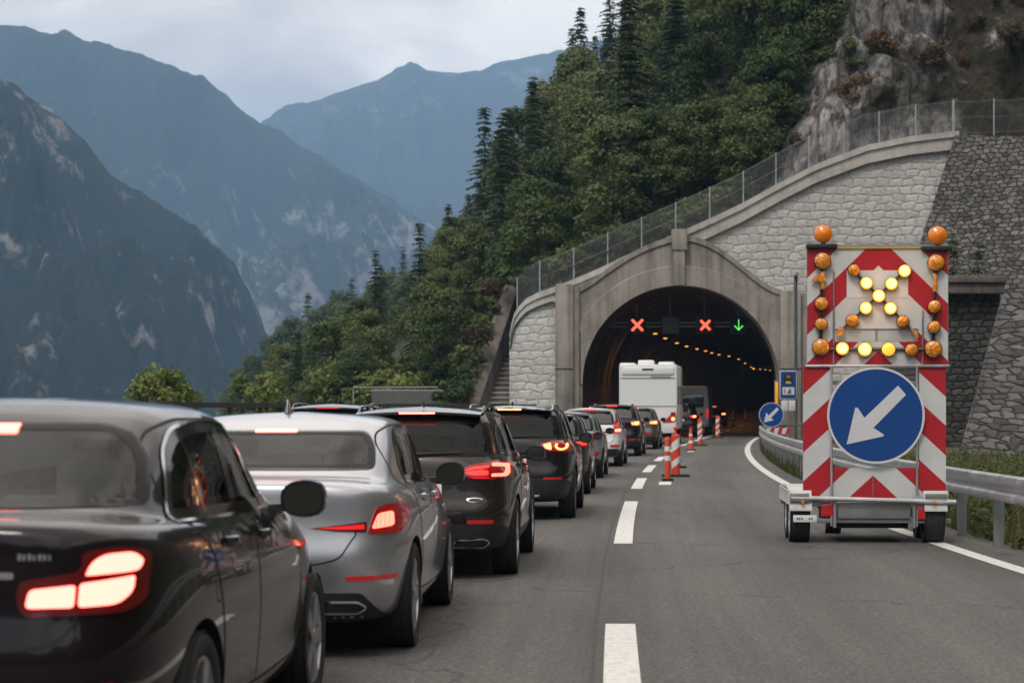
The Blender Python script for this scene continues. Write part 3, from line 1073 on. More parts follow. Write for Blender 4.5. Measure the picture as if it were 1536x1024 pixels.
yy = min(Vector(S(v)).y for v in vf[0])
text_mesh('8', .095, M['plate_ink'], 'plate_character', pl, (.205 * 1.01, yy - .004, .853))
b = MB()
oval = [(.57 + .075 * math.cos(2 * math.pi * k / 28), .755 + .024 * math.sin(2 * math.pi * k / 28)) for k in range(28)]
ring_frame(b, oval, .006, .008, .0, M['chrome'], sk, PB)
e = MB(); e.v, e.f, e.m, e.mats = [S(v) for v in b.v], b.f, b.m, b.mats
e.build('tailgate_badge', root, 35, fix=False)
part('tailgate_trim', [(sk.patch(R2(-.36, .925, .36, .955, .01), 'B', .012, .04), M['gloss_black'])])

# ---- 4: the black SUV
PK = paint('paint_black', (.011, .0095, .012), .3, .25)
root, sk, S, part = build_car('black SUV with silver roof rails and ring-shaped orange red tail lights, fourth in the queue', 'car', GQ, 'suv', 4.7, 1.92, 1.66, (-.06, 28.7, 0), .075, PK, .37, 0,
                              M['rim_dark'], 5, name='sport_utility_car', glass=('glass_dark', 'glass_dark'), trim='gloss_black',
                              extras=dict(seams=[('B', tailgate, .012, False)], skins=suv_skins(.60), arch=True))
cring = []
for k in range(19):
    a = math.radians(-215 + 250 * k / 18); cring.append((.745 + .088 * math.cos(a), 1.055 + .062 * math.sin(a)))
for k in range(18, -1, -1):
    a = math.radians(-215 + 250 * k / 18); cring.append((.745 + .058 * math.cos(a), 1.055 + .036 * math.sin(a)))
suv_fittings(root, sk, S, part, PK, (fil([(.45, 1.085, .03), (.62, 1.13, .03), (.82, 1.135, .04), (.89, 1.10, .04), (.89, 1.0, .04), (.82, .965, .04), (.60, .98, .03), (.49, 1.02, .03)], .03),
                                     [(cring, M['lit_orange']), (fil([(.49, 1.075), (.60, 1.10), (.615, 1.0), (.53, 1.02)], .02), M['lit_orange'])], M['lens_red'], M['lit_red'],
                                     fil([(.30, 1.0, .02), (.30, 1.10, .02), (.42, 1.085, .05), (.40, 1.02, .05)], .03)),
             refl=(.50, .585, .76, .615), exhaust=None, railmat='satin_steel', hot='lit_orange')
part('licence_plate', [(sk.patch(R2(-.26, .82, .26, .92, .012), 'B', .012, .05), M['plate_white'])])
b = MB(); b.box((-.45, -.02, .33), (.45, .06, .365), M['satin_steel'], .01)
part('bumper_guard', [((b.v, b.f), M['satin_steel'])])

# ---- farther cars
PG = paint('paint_graphite', (.05, .052, .056), .5, .3)
PBl = paint('paint_pale_blue', (.27, .33, .36), .4, .3)
PW = paint('paint_white', (.72, .72, .71), 0, .3)
PN = paint('paint_navy_black', (.012, .013, .018), .3, .26)
PGr = paint('paint_grey', (.12, .12, .125), .5, .3)
std = fil([(.56, 1.00, .03), (.60, 1.10, .03), (.84, 1.11, .03), (.90, 1.07, .03), (.90, .965, .03), (.84, .945, .03), (.62, .95, .03)], .03)


def std_lights(l1, l2, hm='lens_red'):
    return (std, [(fil([(.70, .98), (.71, 1.08), (.84, 1.085), (.85, .985)], .02), M[l1]), (fil([(.60, .985), (.61, 1.06), (.685, 1.07), (.68, .985)], .02), M[l2])], M[hm], M['lit_red'],
            fil([(.30, .97, .02), (.30, 1.085, .02), (.42, 1.07, .05), (.40, .99, .05)], .03))


def far_car(label, L, W, H, d, off, pnt, lights, refl=(.52, .50, .78, .545), rails=False, skinmat=None, name='hatchback_car', lod=1, wr=.33, yaw=None, group=GQ, hot='lit_red', mm=None, finh=.05, **kw):
    x, y, z = put(d, off)
    root, sk, S, part = build_car(label, 'car', group, 'suv', L, W, H, (x, y, z), slope_at(d) if yaw is None else yaw, pnt, wr, lod, M['rim_alloy'], 5, name=name,
                                  extras=dict(seams=[('B', tailgate, .012, False)], skins=suv_skins(.50) if skinmat is None else skinmat, mirror_mat=mm or pnt), trim='gloss_black', **kw)
    suv_fittings(root, sk, S, part, pnt, lights, refl=refl, rails=rails, wiper=lod < 2, hot=hot, finh=finh)
    part('licence_plate', [(sk.patch(R2(-.26, .80, .26, .90, .012), 'B', .012, .05), M['plate_white'])])
    return root, sk, S, part


far_car('dark graphite hatchback mostly hidden behind the black SUV, fifth in the queue', 4.25, 1.80, 1.53, 36.8, -1.70, PG, std_lights('lit_red', 'lit_orange'))
far_car('pale blue grey hatchback between the graphite hatchback and the white crossover', 4.2, 1.78, 1.52, 45.0, -1.76, PBl, std_lights('lit_red_dim', 'lit_red_dim'), refl=(.62, .56, .84, .66), mm=M['gloss_black'])
tallh = fil([(.66, .93, .03), (.62, .98, .03), (.70, 1.10, .02), (.70, 1.20, .02), (.745, 1.40, .02), (.785, 1.40, .02), (.83, 1.20, .03), (.885, 1.06, .03), (.885, .95, .03)], .02)
far_car('white crossover with tall red tail lights in the queue', 4.45, 1.84, 1.60, 53.8, -1.68, PW,
        (tallh, [(fil([(.72, .965), (.72, 1.04), (.86, 1.045), (.865, .97)], .02), M['lit_hot']), (fil([(.73, 1.10), (.735, 1.22), (.79, 1.22), (.80, 1.10)], .015), M['lit_red_dim'])], M['lens_red'], M['lit_red'],
         fil([(.30, .95, .02), (.30, 1.10, .02), (.40, 1.08, .05), (.38, .98, .05)], .03)), refl=(.60, .545, .84, .61), name='crossover_car', rails=False, mm=M['gloss_black'])
far_car('dark SUV with black roof rails behind the white crossover, just before the portal', 4.7, 1.94, 1.70, 65.0, -1.68, PN, std_lights('lit_orange', 'lit_orange'), rails=True, name='sport_utility_car', hot='lit_red', wr=.37)
far_car('dark grey hatchback directly behind the white motorhome', 4.2, 1.82, 1.60, 75.5, -1.52, PGr, std_lights('lit_orange', 'lit_orange'), refl=(.45, .56, .62, .66), mm=M['gloss_black'])
far_car('dark grey estate alone in the left lane, only its roof showing over the brown SUV', 4.7, 1.88, 1.68, 30.0, -4.55, PG, std_lights('lit_red', 'lit_red_dim'), rails=True, name='estate_car', group=None, hot='lit_red_dim')
far_car('dark car with small red lights just inside the tunnel mouth beside the motorhome', 4.6, 1.88, 1.72, 104, -1.45, PK, std_lights('lit_orange', 'lit_red'), name='sport_utility_car', lod=2, hot='lit_red', finh=0)
far_car('dark car with orange lights deepest inside the tunnel', 4.6, 1.85, 1.62, 146, -1.6, PN, std_lights('lit_orange', 'lit_orange'), name='hatchback_car', lod=2, hot='lit_orange', finh=0)

# ---- the motorhome
MW = pm('motorhome_white', (.74, .75, .75), .35, coat=.4, var=.04, vs=2)
MG = pm('motorhome_grey', (.32, .33, .34), .4, var=.08)
rt = empty('motorhome', put(84.5, -1.56), -math.atan(slope_at(84.5) * 1.0))
tag(rt, 'tall white motorhome with red corner tail lights at the tunnel mouth', 'motorhome')
b = MB()
w2, hh, ll = 1.22, 3.38, 6.2
sec = fil([(-w2, .62, .12), (w2, .62, .12), (w2, hh, .09), (-w2, hh, .09)], .1, 5)
rings = []
for y, k in ((0, .985), (.03, 1.0), (4.2, 1.0), (ll - .8, .97), (ll, .86)):
    rings.append([(x * k, y, 2.0 + (z - 2.0) * k) for x, z in sec])
b.loft(rings, MW, True, True)
b.build('body', rt)
b = MB()
b.box((-w2 + .12, -.06, hh - .42), (w2 - .12, .02, hh - .10), MW, .03)
b.box((-.24, -.075, hh - .24), (.24, -.055, hh - .17), M['seam'])
b.box((.12, -.07, hh - .52), (.95, -.05, hh - .46), MG)
b.build('rear_cornice', rt)
b = MB(); b.box((-w2 + .06, -.028, hh - .58), (w2 - .06, .0, hh - .545), MG); b.build('trim_strip', rt)
b = MB(); b.box((-w2 + .02, -.024, 1.62), (w2 - .02, -.0, 1.65), MG); b.build('trim_strip', rt)
b = MB(); b.box((-w2 + .03, -.10, .48), (w2 - .03, .25, .98), MW, .05); b.build('rear_bumper', rt)
for sd in (1, -1):
    b = MB(); b.prism(fil([(sd * .60, .93), (sd * .66, 1.0), (sd * .93, 1.22), (sd * .98, 1.38), (sd * 1.17, 1.38), (sd * 1.17, .98), (sd * 1.0, .95)], .03), -.13, .02, M['lens_red'])
    h = b.build('tail_light', rt)
    b = MB(); b.prism(fil([(sd * 1.0, 1.02), (sd * 1.0, 1.16), (sd * 1.13, 1.16), (sd * 1.13, 1.02)], .03), -.145, -.12, M['lit_orange']); b.build('brake_light', h)
for x, y0, y1, hz in ((-.12, .5, 1.3, .20), (.72, .8, 1.6, .13), (-.9, .4, 1.1, .08)):
    b = MB(); b.box((x - .34, y0, hh - .02), (x + .34, y1, hh + hz), MW, .06); b.build('roof_hatch', rt)
for y in (.9, 2.7):
    b = MB(); b.box((w2 - .01, y, 1.7), (w2 + .015, y + .9, 2.5), M['glass_solid'], .01); b.build('side_window', rt)
b = MB(); b.box((w2 - .01, .35, .8), (w2 + .012, .75, 1.45), MG, .01); b.build('service_hatch', rt)
for y in (1.3, 4.9):
    for sd in (-1, 1): wheel(rt, sd * 1.02, y, .36, .25, M['rim_alloy'], 5, sd, 1)
for sd in (1, -1):
    b = MB(); b.box((sd * 1.22, ll - .9, 1.35), (sd * 1.46, ll - .75, 1.75), M['gloss_black'], .04); b.build('door_mirror', rt)

# ---- the pale van inside the tunnel
rt = empty('van', put(113, -1.35), -math.atan(.147))
tag(rt, 'pale box van with a dark rear window inside the tunnel', 'van')
VP_ = pm('van_paint', (.75, .75, .73), .4, var=.06)
b = MB()
sec = fil([(-1.0, .45, .1), (1.0, .45, .1), (1.03, 1.3, .1), (.93, 2.75, .2), (-.93, 2.75, .2), (-1.03, 1.3, .1)], .1, 4)
b.loft([[(x * k, y, 1.5 + (z - 1.5) * k) for x, z in sec] for y, k in ((0, .97), (.05, 1), (4.4, 1), (5.4, .8))], VP_, True, True)
b.build('body', rt)
b = MB(); b.box((-.72, -.02, 1.55), (.72, .01, 2.3), M['glass_solid'], .02); b.build('rear_window', rt)
for sd in (1, -1):
    b = MB(); b.box((sd * .86, -.03, .95), (sd * 1.0, .02, 1.45), M['lit_red_dim'], .02); b.build('tail_light', rt)
    for y in (.9, 4.3): wheel(rt, sd * .88, y, .34, .23, M['rim_dark'], 5, sd, 2)
# ================================================================ road, markings, verge
def edge_off(Y): return 2.66 + 1.42 * math.exp(-(max(Y, 14) - 19) / 20.0)


def edge_x(Y): return line_x(Y) + edge_off(Y)


def sheet(name, left, right, ys, z, mat, nx=6, kind='structure', th=0.0):
    v, f = [], []
    for y in ys:
        a, b = left(y), right(y)
        for k in range(nx + 1): v.append((a + (b - a) * k / nx, y, z(y) if callable(z) else z))
    for i in range(len(ys) - 1):
        for k in range(nx):
            q = i * (nx + 1) + k
            f.append((q, q + 1, q + nx + 2, q + nx + 1))
    o = MB().add(v, f, mat).build(name, None, 60, fix=False)
    uv = o.data.uv_layers.new(name='lane')
    for lp in o.data.loops:
        p = o.data.vertices[lp.vertex_index].co
        uv.data[lp.index].uv = (p.x - line_x(p.y), p.y)
    if kind: o['kind'] = kind
    return o


def asphalt():
    m, nt, b = newmat('asphalt')
    tc = N(nt, 'ShaderNodeTexCoord')
    pos = tc.outputs['Object']
    fine = N(nt, 'ShaderNodeTexNoise', Scale=24.0, Detail=8.0, Roughness=.8); nt.links.new(pos, fine.inputs['Vector'])
    vor = N(nt, 'ShaderNodeTexVoronoi', Scale=55.0); nt.links.new(pos, vor.inputs['Vector'])
    big = N(nt, 'ShaderNodeTexNoise', Scale=.35, Detail=5.0, Roughness=.6)
    mp = N(nt, 'ShaderNodeMapping'); mp.inputs['Scale'].default_value = (2.2, .35, 1)
    nt.links.new(pos, mp.inputs[0]); nt.links.new(mp.outputs[0], big.inputs['Vector'])
    r1 = ramp(nt, [(.30, (.040, .040, .040)), (.5, (.092, .091, .089)), (.72, (.185, .182, .178))]); nt.links.new(fine.outputs['Fac'], r1.inputs[0])
    r2 = ramp(nt, [(.3, (.80, .80, .80)), (.7, (1.16, 1.16, 1.15))]); nt.links.new(big.outputs['Fac'], r2.inputs[0])
    c = mixc(nt, 1.0, r1.outputs[0], r2.outputs[0], 'MULTIPLY')
    r3 = ramp(nt, [(.0, (1.9, 1.87, 1.83)), (.30, (1.0, 1.0, 1.0)), (1, (.55, .55, .55))]); nt.links.new(vor.outputs['Color'], r3.inputs[0])
    c = mixc(nt, .85, c, r3.outputs[0], 'MULTIPLY')
    # wheel tracks, oily lane middles, streaks along the lane, fine cracks
    uvn = N(nt, 'ShaderNodeUVMap', uv_map='lane'); su = N(nt, 'ShaderNodeSeparateXYZ'); nt.links.new(uvn.outputs[0], su.inputs[0])
    wob = N(nt, 'ShaderNodeTexNoise', Scale=.12, Detail=3.0); nt.links.new(pos, wob.inputs['Vector'])
    lat = math_(nt, 'ADD', su.outputs[0], math_(nt, 'MULTIPLY', math_(nt, 'SUBTRACT', wob.outputs['Fac'], .5), .7))
    pp = math_(nt, 'PINGPONG', math_(nt, 'ADD', lat, .05), .9)       # 0 on the lane's edges and middle, .9 in the wheel tracks
    tk = ramp(nt, [(.0, (.80, .795, .79)), (.45, (1, 1, 1)), (.9, (1.13, 1.125, 1.12))]); nt.links.new(pp, tk.inputs[0])
    c = mixc(nt, .9, c, tk.outputs[0], 'MULTIPLY')
    ms = N(nt, 'ShaderNodeMapping'); ms.inputs['Scale'].default_value = (5.5, .10, 1); nt.links.new(uvn.outputs[0], ms.inputs[0])
    stn = N(nt, 'ShaderNodeTexNoise', Scale=1.0, Detail=6.0, Roughness=.7); nt.links.new(ms.outputs[0], stn.inputs['Vector'])
    sr = ramp(nt, [(.30, (.74, .735, .73)), (.5, (1, 1, 1)), (.72, (1.15, 1.145, 1.13))]); nt.links.new(stn.outputs['Fac'], sr.inputs[0])
    c = mixc(nt, .8, c, sr.outputs[0], 'MULTIPLY')
    cd = N(nt, 'ShaderNodeTexNoise', Scale=1.6, Detail=4.0); nt.links.new(pos, cd.inputs['Vector'])
    wv = N(nt, 'ShaderNodeVectorMath', operation='SCALE'); nt.links.new(cd.outputs['Color'], wv.inputs[0]); wv.inputs['Scale'].default_value = .9
    wa = N(nt, 'ShaderNodeVectorMath', operation='ADD'); nt.links.new(pos, wa.inputs[0]); nt.links.new(wv.outputs[0], wa.inputs[1])
    ck = N(nt, 'ShaderNodeTexVoronoi', feature='DISTANCE_TO_EDGE', Scale=.16); nt.links.new(wa.outputs[0], ck.inputs['Vector'])
    cm = N(nt, 'ShaderNodeMapRange'); cm.inputs[1].default_value = .0015; cm.inputs[2].default_value = .005; cm.inputs[3].default_value = .55; cm.inputs[4].default_value = 1.0; nt.links.new(ck.outputs['Distance'], cm.inputs[0])
    sk_ = N(nt, 'ShaderNodeVectorMath', operation='SCALE'); nt.links.new(c, sk_.inputs[0]); nt.links.new(cm.outputs[0], sk_.inputs['Scale'])
    sp_ = N(nt, 'ShaderNodeTexNoise', Scale=.9, Detail=5.0, Roughness=.6); nt.links.new(pos, sp_.inputs['Vector'])
    so_ = ramp(nt, [(.26, (.62, .61, .60)), (.36, (1, 1, 1))]); nt.links.new(sp_.outputs['Fac'], so_.inputs[0])
    c = mixc(nt, .8, sk_.outputs[0], so_.outputs[0], 'MULTIPLY')
    c = mixc(nt, 1.0, c, (.93, .905, .875), 'MULTIPLY')
    nt.links.new(c, b.inputs['Base Color'])
    b.inputs['Roughness'].default_value = .82
    bp = N(nt, 'ShaderNodeBump'); bp.inputs['Strength'].default_value = .5; bp.inputs['Distance'].default_value = .006
    nt.links.new(fine.outputs['Fac'], bp.inputs['Height']); nt.links.new(bp.outputs[0], b.inputs['Normal'])
    return m


def marking():
    m, nt, b = newmat('road_paint')
    tc = N(nt, 'ShaderNodeTexCoord')
    n = N(nt, 'ShaderNodeTexNoise', Scale=14.0, Detail=8.0, Roughness=.75); nt.links.new(tc.outputs['Object'], n.inputs['Vector'])
    r = ramp(nt, [(.30, (.09, .088, .085)), (.37, (.40, .39, .375)), (.46, (.60, .59, .57)), (.7, (.72, .71, .69))]); nt.links.new(n.outputs['Fac'], r.inputs[0])
    nt.links.new(r.outputs[0], b.inputs['Base Color']); b.inputs['Roughness'].default_value = .6
    return m


M['asphalt'] = asphalt(); M['road_paint'] = marking()
M['tar'] = pm('tar', (.03, .03, .03), .7, var=.3, vs=5)
M['gravel'] = pm('gravel', (.17, .155, .135), .9, var=.55, vs=22, bump=.8, bs=30)
M['soil'] = pm('soil', (.075, .062, .042), .95, var=.5, vs=6, bump=.8, bs=9, bd=.06)
YS = [-6 + 1.5 * k for k in range(74)] + [105 + 4 * k for k in range(90)]
rz = lambda z: (lambda y: z + rise(y))
sheet('road', lambda y: line_x(y) - 8.2, lambda y: edge_x(y) + .75 if y < 95 else edge_x(y) + .9, YS, rz(0.0), M['asphalt'], 8)
sheet('verge', lambda y: edge_x(y) + .66, lambda y: edge_x(y) + 26, [-6 + 2 * k for k in range(56)], lambda y: -.015, M['soil'], 10)


def mark(y0, y1, off, w, name='lane_marking', n=10):
    ys = [y0 + (y1 - y0) * k / n for k in range(n + 1)]
    return sheet(name, lambda y: line_x(y) + (off(y) if callable(off) else off) - w / 2, lambda y: line_x(y) + (off(y) if callable(off) else off) + w / 2, ys, rz(.005), M['road_paint'], 1)


for a, b_ in ((8.0, 15.1), (23.9, 34.4), (39.6, 45.4), (49.5, 55.3), (59.4, 64.5), (71.0, 78.0), (82, 90), (93, 123), (130, 136), (142, 148), (156, 162)):
    mark(a, b_, 0, .225)
mark(41.6, 43.3, .55, .26); mark(71.4, 72.8, .12 + .6, .24)
mark(-4, 104, edge_off, .20, 'edge_line', 80)
mark(-4, 300, lambda y: -7.35, .18, 'edge_line', 80)
sheet('road_joint', lambda y: line_x(y) - .195 + .004 * math.sin(y * 1.1), lambda y: line_x(y) - .172 + .004 * math.sin(y * .7 + 1), [6 + .6 * k for k in range(160)], rz(.003), M['tar'], 1)

# ---------------------------------------------------------------- the ground sheet and the valley
def ground_z(x, y):
    l = line_x(min(max(y, 0), 103)) - 9.5
    if y > 103: l = 0.0 - (y - 103) * .10
    t = min(1, max(0, (l - x) / 70.0))
    return -.12 - 45 * (t * t * (3 - 2 * t))


gx = sorted(set([-7000, -4500, -3000, -2000, -1200, -700, -400, -250, -160] + [-120 + 4 * k for k in range(36)] + [30, 45, 70, 120, 250, 600, 1500, 4000, 7000]))
gy = sorted(set([-300, -100, -40] + [-20 + 6 * k for k in range(40)] + [240, 280, 340, 420, 520, 700, 1000, 1600, 2500, 4000, 6000, 8000]))
v = [(x, y, ground_z(x, y)) for y in gy for x in gx]
f = [(j * len(gx) + i, j * len(gx) + i + 1, (j + 1) * len(gx) + i + 1, (j + 1) * len(gx) + i) for j in range(len(gy) - 1) for i in range(len(gx) - 1)]
M['meadow'] = pm('meadow', (.045, .058, .028), .95, var=.5, vs=.15, bump=.5, bs=.5, bd=.5)
tag(MB().add(v, f, M['meadow']).build('ground', None, 60, fix=False), kind='structure')

# ---------------------------------------------------------------- mountains
def mount_mat(name, veg, veg2, rock, snow, line, rockiness, fs=1.0, up=1.0):
    m, nt, b = newmat(name)
    geo = N(nt, 'ShaderNodeNewGeometry'); tc = N(nt, 'ShaderNodeTexCoord')
    pos = tc.outputs['Object']
    sx = N(nt, 'ShaderNodeSeparateXYZ'); nt.links.new(pos, sx.inputs[0])
    n1 = N(nt, 'ShaderNodeTexNoise', Scale=.013 * fs, Detail=12.0, Roughness=.66); nt.links.new(pos, n1.inputs['Vector'])
    mp = N(nt, 'ShaderNodeMapping'); mp.inputs['Scale'].default_value = (1, 1, .35); nt.links.new(pos, mp.inputs[0])
    n2 = N(nt, 'ShaderNodeTexNoise', Scale=.05 * fs, Detail=10.0, Roughness=.72); nt.links.new(mp.outputs[0], n2.inputs['Vector'])
    n3 = N(nt, 'ShaderNodeTexNoise', Scale=.32 * fs, Detail=6.0, Roughness=.75); nt.links.new(pos, n3.inputs['Vector'])
    vc = mixc(nt, n3.outputs['Fac'], veg, veg2)
    h = math_(nt, 'MULTIPLY', math_(nt, 'SUBTRACT', sx.outputs[2], line), up * fs / 900.0)
    k = math_(nt, 'ADD', math_(nt, 'ADD', math_(nt, 'MULTIPLY', n1.outputs['Fac'], .8), math_(nt, 'MULTIPLY', n2.outputs['Fac'], 1.2)), h)
    st = N(nt, 'ShaderNodeMapRange'); st.inputs[1].default_value = rockiness; st.inputs[2].default_value = rockiness + .13
    nt.links.new(k, st.inputs[0])
    rk = mixc(nt, n2.outputs['Fac'], tuple(c * .6 for c in rock), tuple(c * 1.3 for c in rock))
    c = mixc(nt, st.outputs[0], vc, rk)
    if snow:
        ks = math_(nt, 'ADD', math_(nt, 'MULTIPLY', n2.outputs['Fac'], 1.0), math_(nt, 'MULTIPLY', h, .30 / up))
        ss = N(nt, 'ShaderNodeMapRange'); ss.inputs[1].default_value = snow; ss.inputs[2].default_value = snow + .02; nt.links.new(ks, ss.inputs[0])
        c = mixc(nt, ss.outputs[0], c, (.75, .76, .78))
    nt.links.new(c, b.inputs['Base Color']); b.inputs['Roughness'].default_value = .95; b.inputs['Specular IOR Level'].default_value = .1
    bp = N(nt, 'ShaderNodeBump'); bp.inputs['Strength'].default_value = 1.0; bp.inputs['Distance'].default_value = 6.0 / fs
    nt.links.new(n2.outputs['Fac'], bp.inputs['Height'])
    bp2 = N(nt, 'ShaderNodeBump'); bp2.inputs['Strength'].default_value = .8; bp2.inputs['Distance'].default_value = 2.0 / fs
    nt.links.new(n3.outputs['Fac'], bp2.inputs['Height']); nt.links.new(bp.outputs[0], bp2.inputs['Normal'])
    nt.links.new(bp2.outputs[0], b.inputs['Normal'])
    return m


def mountain(name, sil, d0, d1, zb, amp, ncol, nrow, seed, mat, freq, skew=0.0):
    xs = np.linspace(sil[0][0], sil[-1][0], ncol)
    ysil = np.interp(xs, [p[0] for p in sil], [p[1] for p in sil])
    back = 6
    v = []
    for r in range(-back, nrow + 1):
        for i in range(ncol):
            px = xs[i]
            X0 = (px - CX) * d0 / FPX
            Z0 = HC - (ysil[i] - HY) * d0 / FPX
            if r <= 0:
                k = -r / back
                Y = d0 + k * (d0 - d1) * .5
                X = X0 + skew * k * 200
                Z = Z0 - k * k * 500
                e = k
                t = 0
            else:
                t = r / nrow
                Y = d0 - t * (d0 - d1)
                X = X0 + skew * t * 400
                Z = zb + (Z0 - zb) * (1 - t) ** 1.25
                e = min(1, t * 7) * (1 - t * .5)
            q = Vector((X * freq, Y * freq * .7, seed * 7.3))
            rn = noise.ridged_multi_fractal(q, .9, 2.1, 6, 1.0, 2.0) - 1.2
            fn = noise.fractal(q * 6, 1.0, 2.0, 4)
            jag = noise.fractal(Vector((px * .03, seed, 0)), .8, 2.0, 5) * amp * .022
            Y2 = Y + rn * amp * .3 * e
            Z2_ = Z + rn * amp * .55 * e + fn * amp * .18 * e + jag * (1 - min(1, t * 4))
            if r > 0:            # spurs stay below the ridge line that stands behind them
                row = float(np.interp(CX + X * FPX / Y2, xs, ysil))
                zm = HC - (row + 3 + 26 * t - HY) * Y2 / FPX
                if Z2_ > zm: Z2_ = zm - min(40, (Z2_ - zm) * .25)
            v.append((X, Y2, Z2_))
    nr = nrow + back + 1
    f = [(j * ncol + i, j * ncol + i + 1, (j + 1) * ncol + i + 1, (j + 1) * ncol + i) for j in range(nr - 1) for i in range(ncol - 1)]
    o = MB().add(v, f, mat).build(name, None, 180, fix=True)
    tag(o, kind='structure')
    return o


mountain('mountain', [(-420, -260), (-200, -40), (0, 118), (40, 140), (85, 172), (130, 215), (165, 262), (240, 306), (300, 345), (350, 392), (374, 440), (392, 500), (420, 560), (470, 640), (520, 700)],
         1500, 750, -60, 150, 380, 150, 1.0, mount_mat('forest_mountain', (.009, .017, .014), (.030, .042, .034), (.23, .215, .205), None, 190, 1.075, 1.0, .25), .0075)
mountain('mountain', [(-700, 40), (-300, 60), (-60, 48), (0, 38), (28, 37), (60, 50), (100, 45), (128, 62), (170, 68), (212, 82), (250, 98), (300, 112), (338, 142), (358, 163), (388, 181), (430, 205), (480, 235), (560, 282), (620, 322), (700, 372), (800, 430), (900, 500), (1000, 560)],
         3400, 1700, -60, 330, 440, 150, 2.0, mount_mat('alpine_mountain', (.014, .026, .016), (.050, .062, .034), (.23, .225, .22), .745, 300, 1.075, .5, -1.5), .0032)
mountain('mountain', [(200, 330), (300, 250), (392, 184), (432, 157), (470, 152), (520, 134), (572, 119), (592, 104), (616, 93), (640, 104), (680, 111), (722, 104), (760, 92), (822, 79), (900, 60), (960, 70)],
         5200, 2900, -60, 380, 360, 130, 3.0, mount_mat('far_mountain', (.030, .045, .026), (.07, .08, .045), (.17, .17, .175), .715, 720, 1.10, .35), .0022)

# ---------------------------------------------------------------- the wooded slope behind the portal
CTRL = [(0.2, 108.5, 6.8), (8.2, 108.5, 10.0), (14, 109, 13.0), (23, 108.5, 15.0), (35, 109, 15.5), (60, 115, 17),
        (-3, 114, 2.5), (-11.6, 128, 1.2), (-21, 150, -1.5), (-40, 160, -12), (-90, 190, -30), (-150, 300, -40),
        (-47, 420, 2), (-23.5, 415, 15), (-6, 350, 24), (1, 285, 25), (8.8, 262, 36), (15, 250, 43), (24, 215, 47), (26, 150, 33),
        (-70, 420, -6), (-120, 480, -30), (-10, 200, 6), (3, 200, 20), (12, 180, 28), (5, 140, 14), (14, 140, 22), (-20, 250, 1), (-36, 300, -5),
        (40, 150, 42), (60, 180, 65), (60, 260, 85), (20, 380, 60), (-20, 520, 10), (-60, 560, -8), (45, 420, 90), (-5, 620, 42), (60, 620, 110), (-150, 620, -30), (40, 125, 26), (60, 130, 34),
        (-60, 260, -14), (-45, 210, -10)]


def tps_fit(pts):
    A = np.array([(p[0], p[1] * .6) for p in pts]); z = np.array([p[2] for p in pts]); n = len(A)
    D = np.linalg.norm(A[:, None] - A[None], axis=2)
    Kk = np.where(D > 0, D * D * np.log(np.maximum(D, 1e-9)), 0) + np.eye(n) * 60
    Pm = np.hstack([np.ones((n, 1)), A])
    W = np.linalg.solve(np.vstack([np.hstack([Kk, Pm]), np.hstack([Pm.T, np.zeros((3, 3))])]), np.concatenate([z, np.zeros(3)]))
    return A, W


TA, TW = tps_fit(CTRL)


def hill_z(x, y):
    q = np.array([x, y * .6])
    D = np.linalg.norm(TA - q, axis=1)
    Kk = np.where(D > 0, D * D * np.log(np.maximum(D, 1e-9)), 0)
    return float(Kk @ TW[:-3] + TW[-3] + TW[-2] * q[0] + TW[-1] * q[1])


hx = [-150 + 3.0 * k for k in range(74)]; hy = [107.5 + 2 * k for k in range(30)] + [170 + 6 * k for k in range(76)]
v = []
for y in hy:
    for x in hx:
        z = hill_z(x, y)
        v.append((x, y, z + noise.fractal(Vector((x * .12, y * .12, 3)), 1, 2, 4) * .9 * min(1, (y - 107) / 8)))
f = [(j * len(hx) + i, j * len(hx) + i + 1, (j + 1) * len(hx) + i + 1, (j + 1) * len(hx) + i) for j in range(len(hy) - 1) for i in range(len(hx) - 1)]
# the part in front of the portal's own line would bury the road: keep only what lies behind or left
keep = [q for q in f if not (np.mean([v[i][1] for i in q]) < 109.5 and np.mean([v[i][0] for i in q]) < -.5)]


def slope_mat():
    m, nt, b = newmat('forest_floor')
    tc = N(nt, 'ShaderNodeTexCoord')
    n = N(nt, 'ShaderNodeTexNoise', Scale=.35, Detail=10.0, Roughness=.72); nt.links.new(tc.outputs['Object'], n.inputs['Vector'])
    r = ramp(nt, [(.3, (.012, .018, .008)), (.5, (.030, .040, .016)), (.62, (.055, .058, .026)), (.75, (.075, .062, .040))]); nt.links.new(n.outputs['Fac'], r.inputs[0])
    nt.links.new(r.outputs[0], b.inputs['Base Color']); b.inputs['Roughness'].default_value = .95
    bp = N(nt, 'ShaderNodeBump'); bp.inputs['Strength'].default_value = 1.0; bp.inputs['Distance'].default_value = .6
    nt.links.new(n.outputs['Fac'], bp.inputs['Height']); nt.links.new(bp.outputs[0], b.inputs['Normal'])
    return m


M['forest_floor'] = slope_mat()
tag(MB().add(v, keep, M['forest_floor']).build('hillside', None, 180, fix=False), kind='structure')


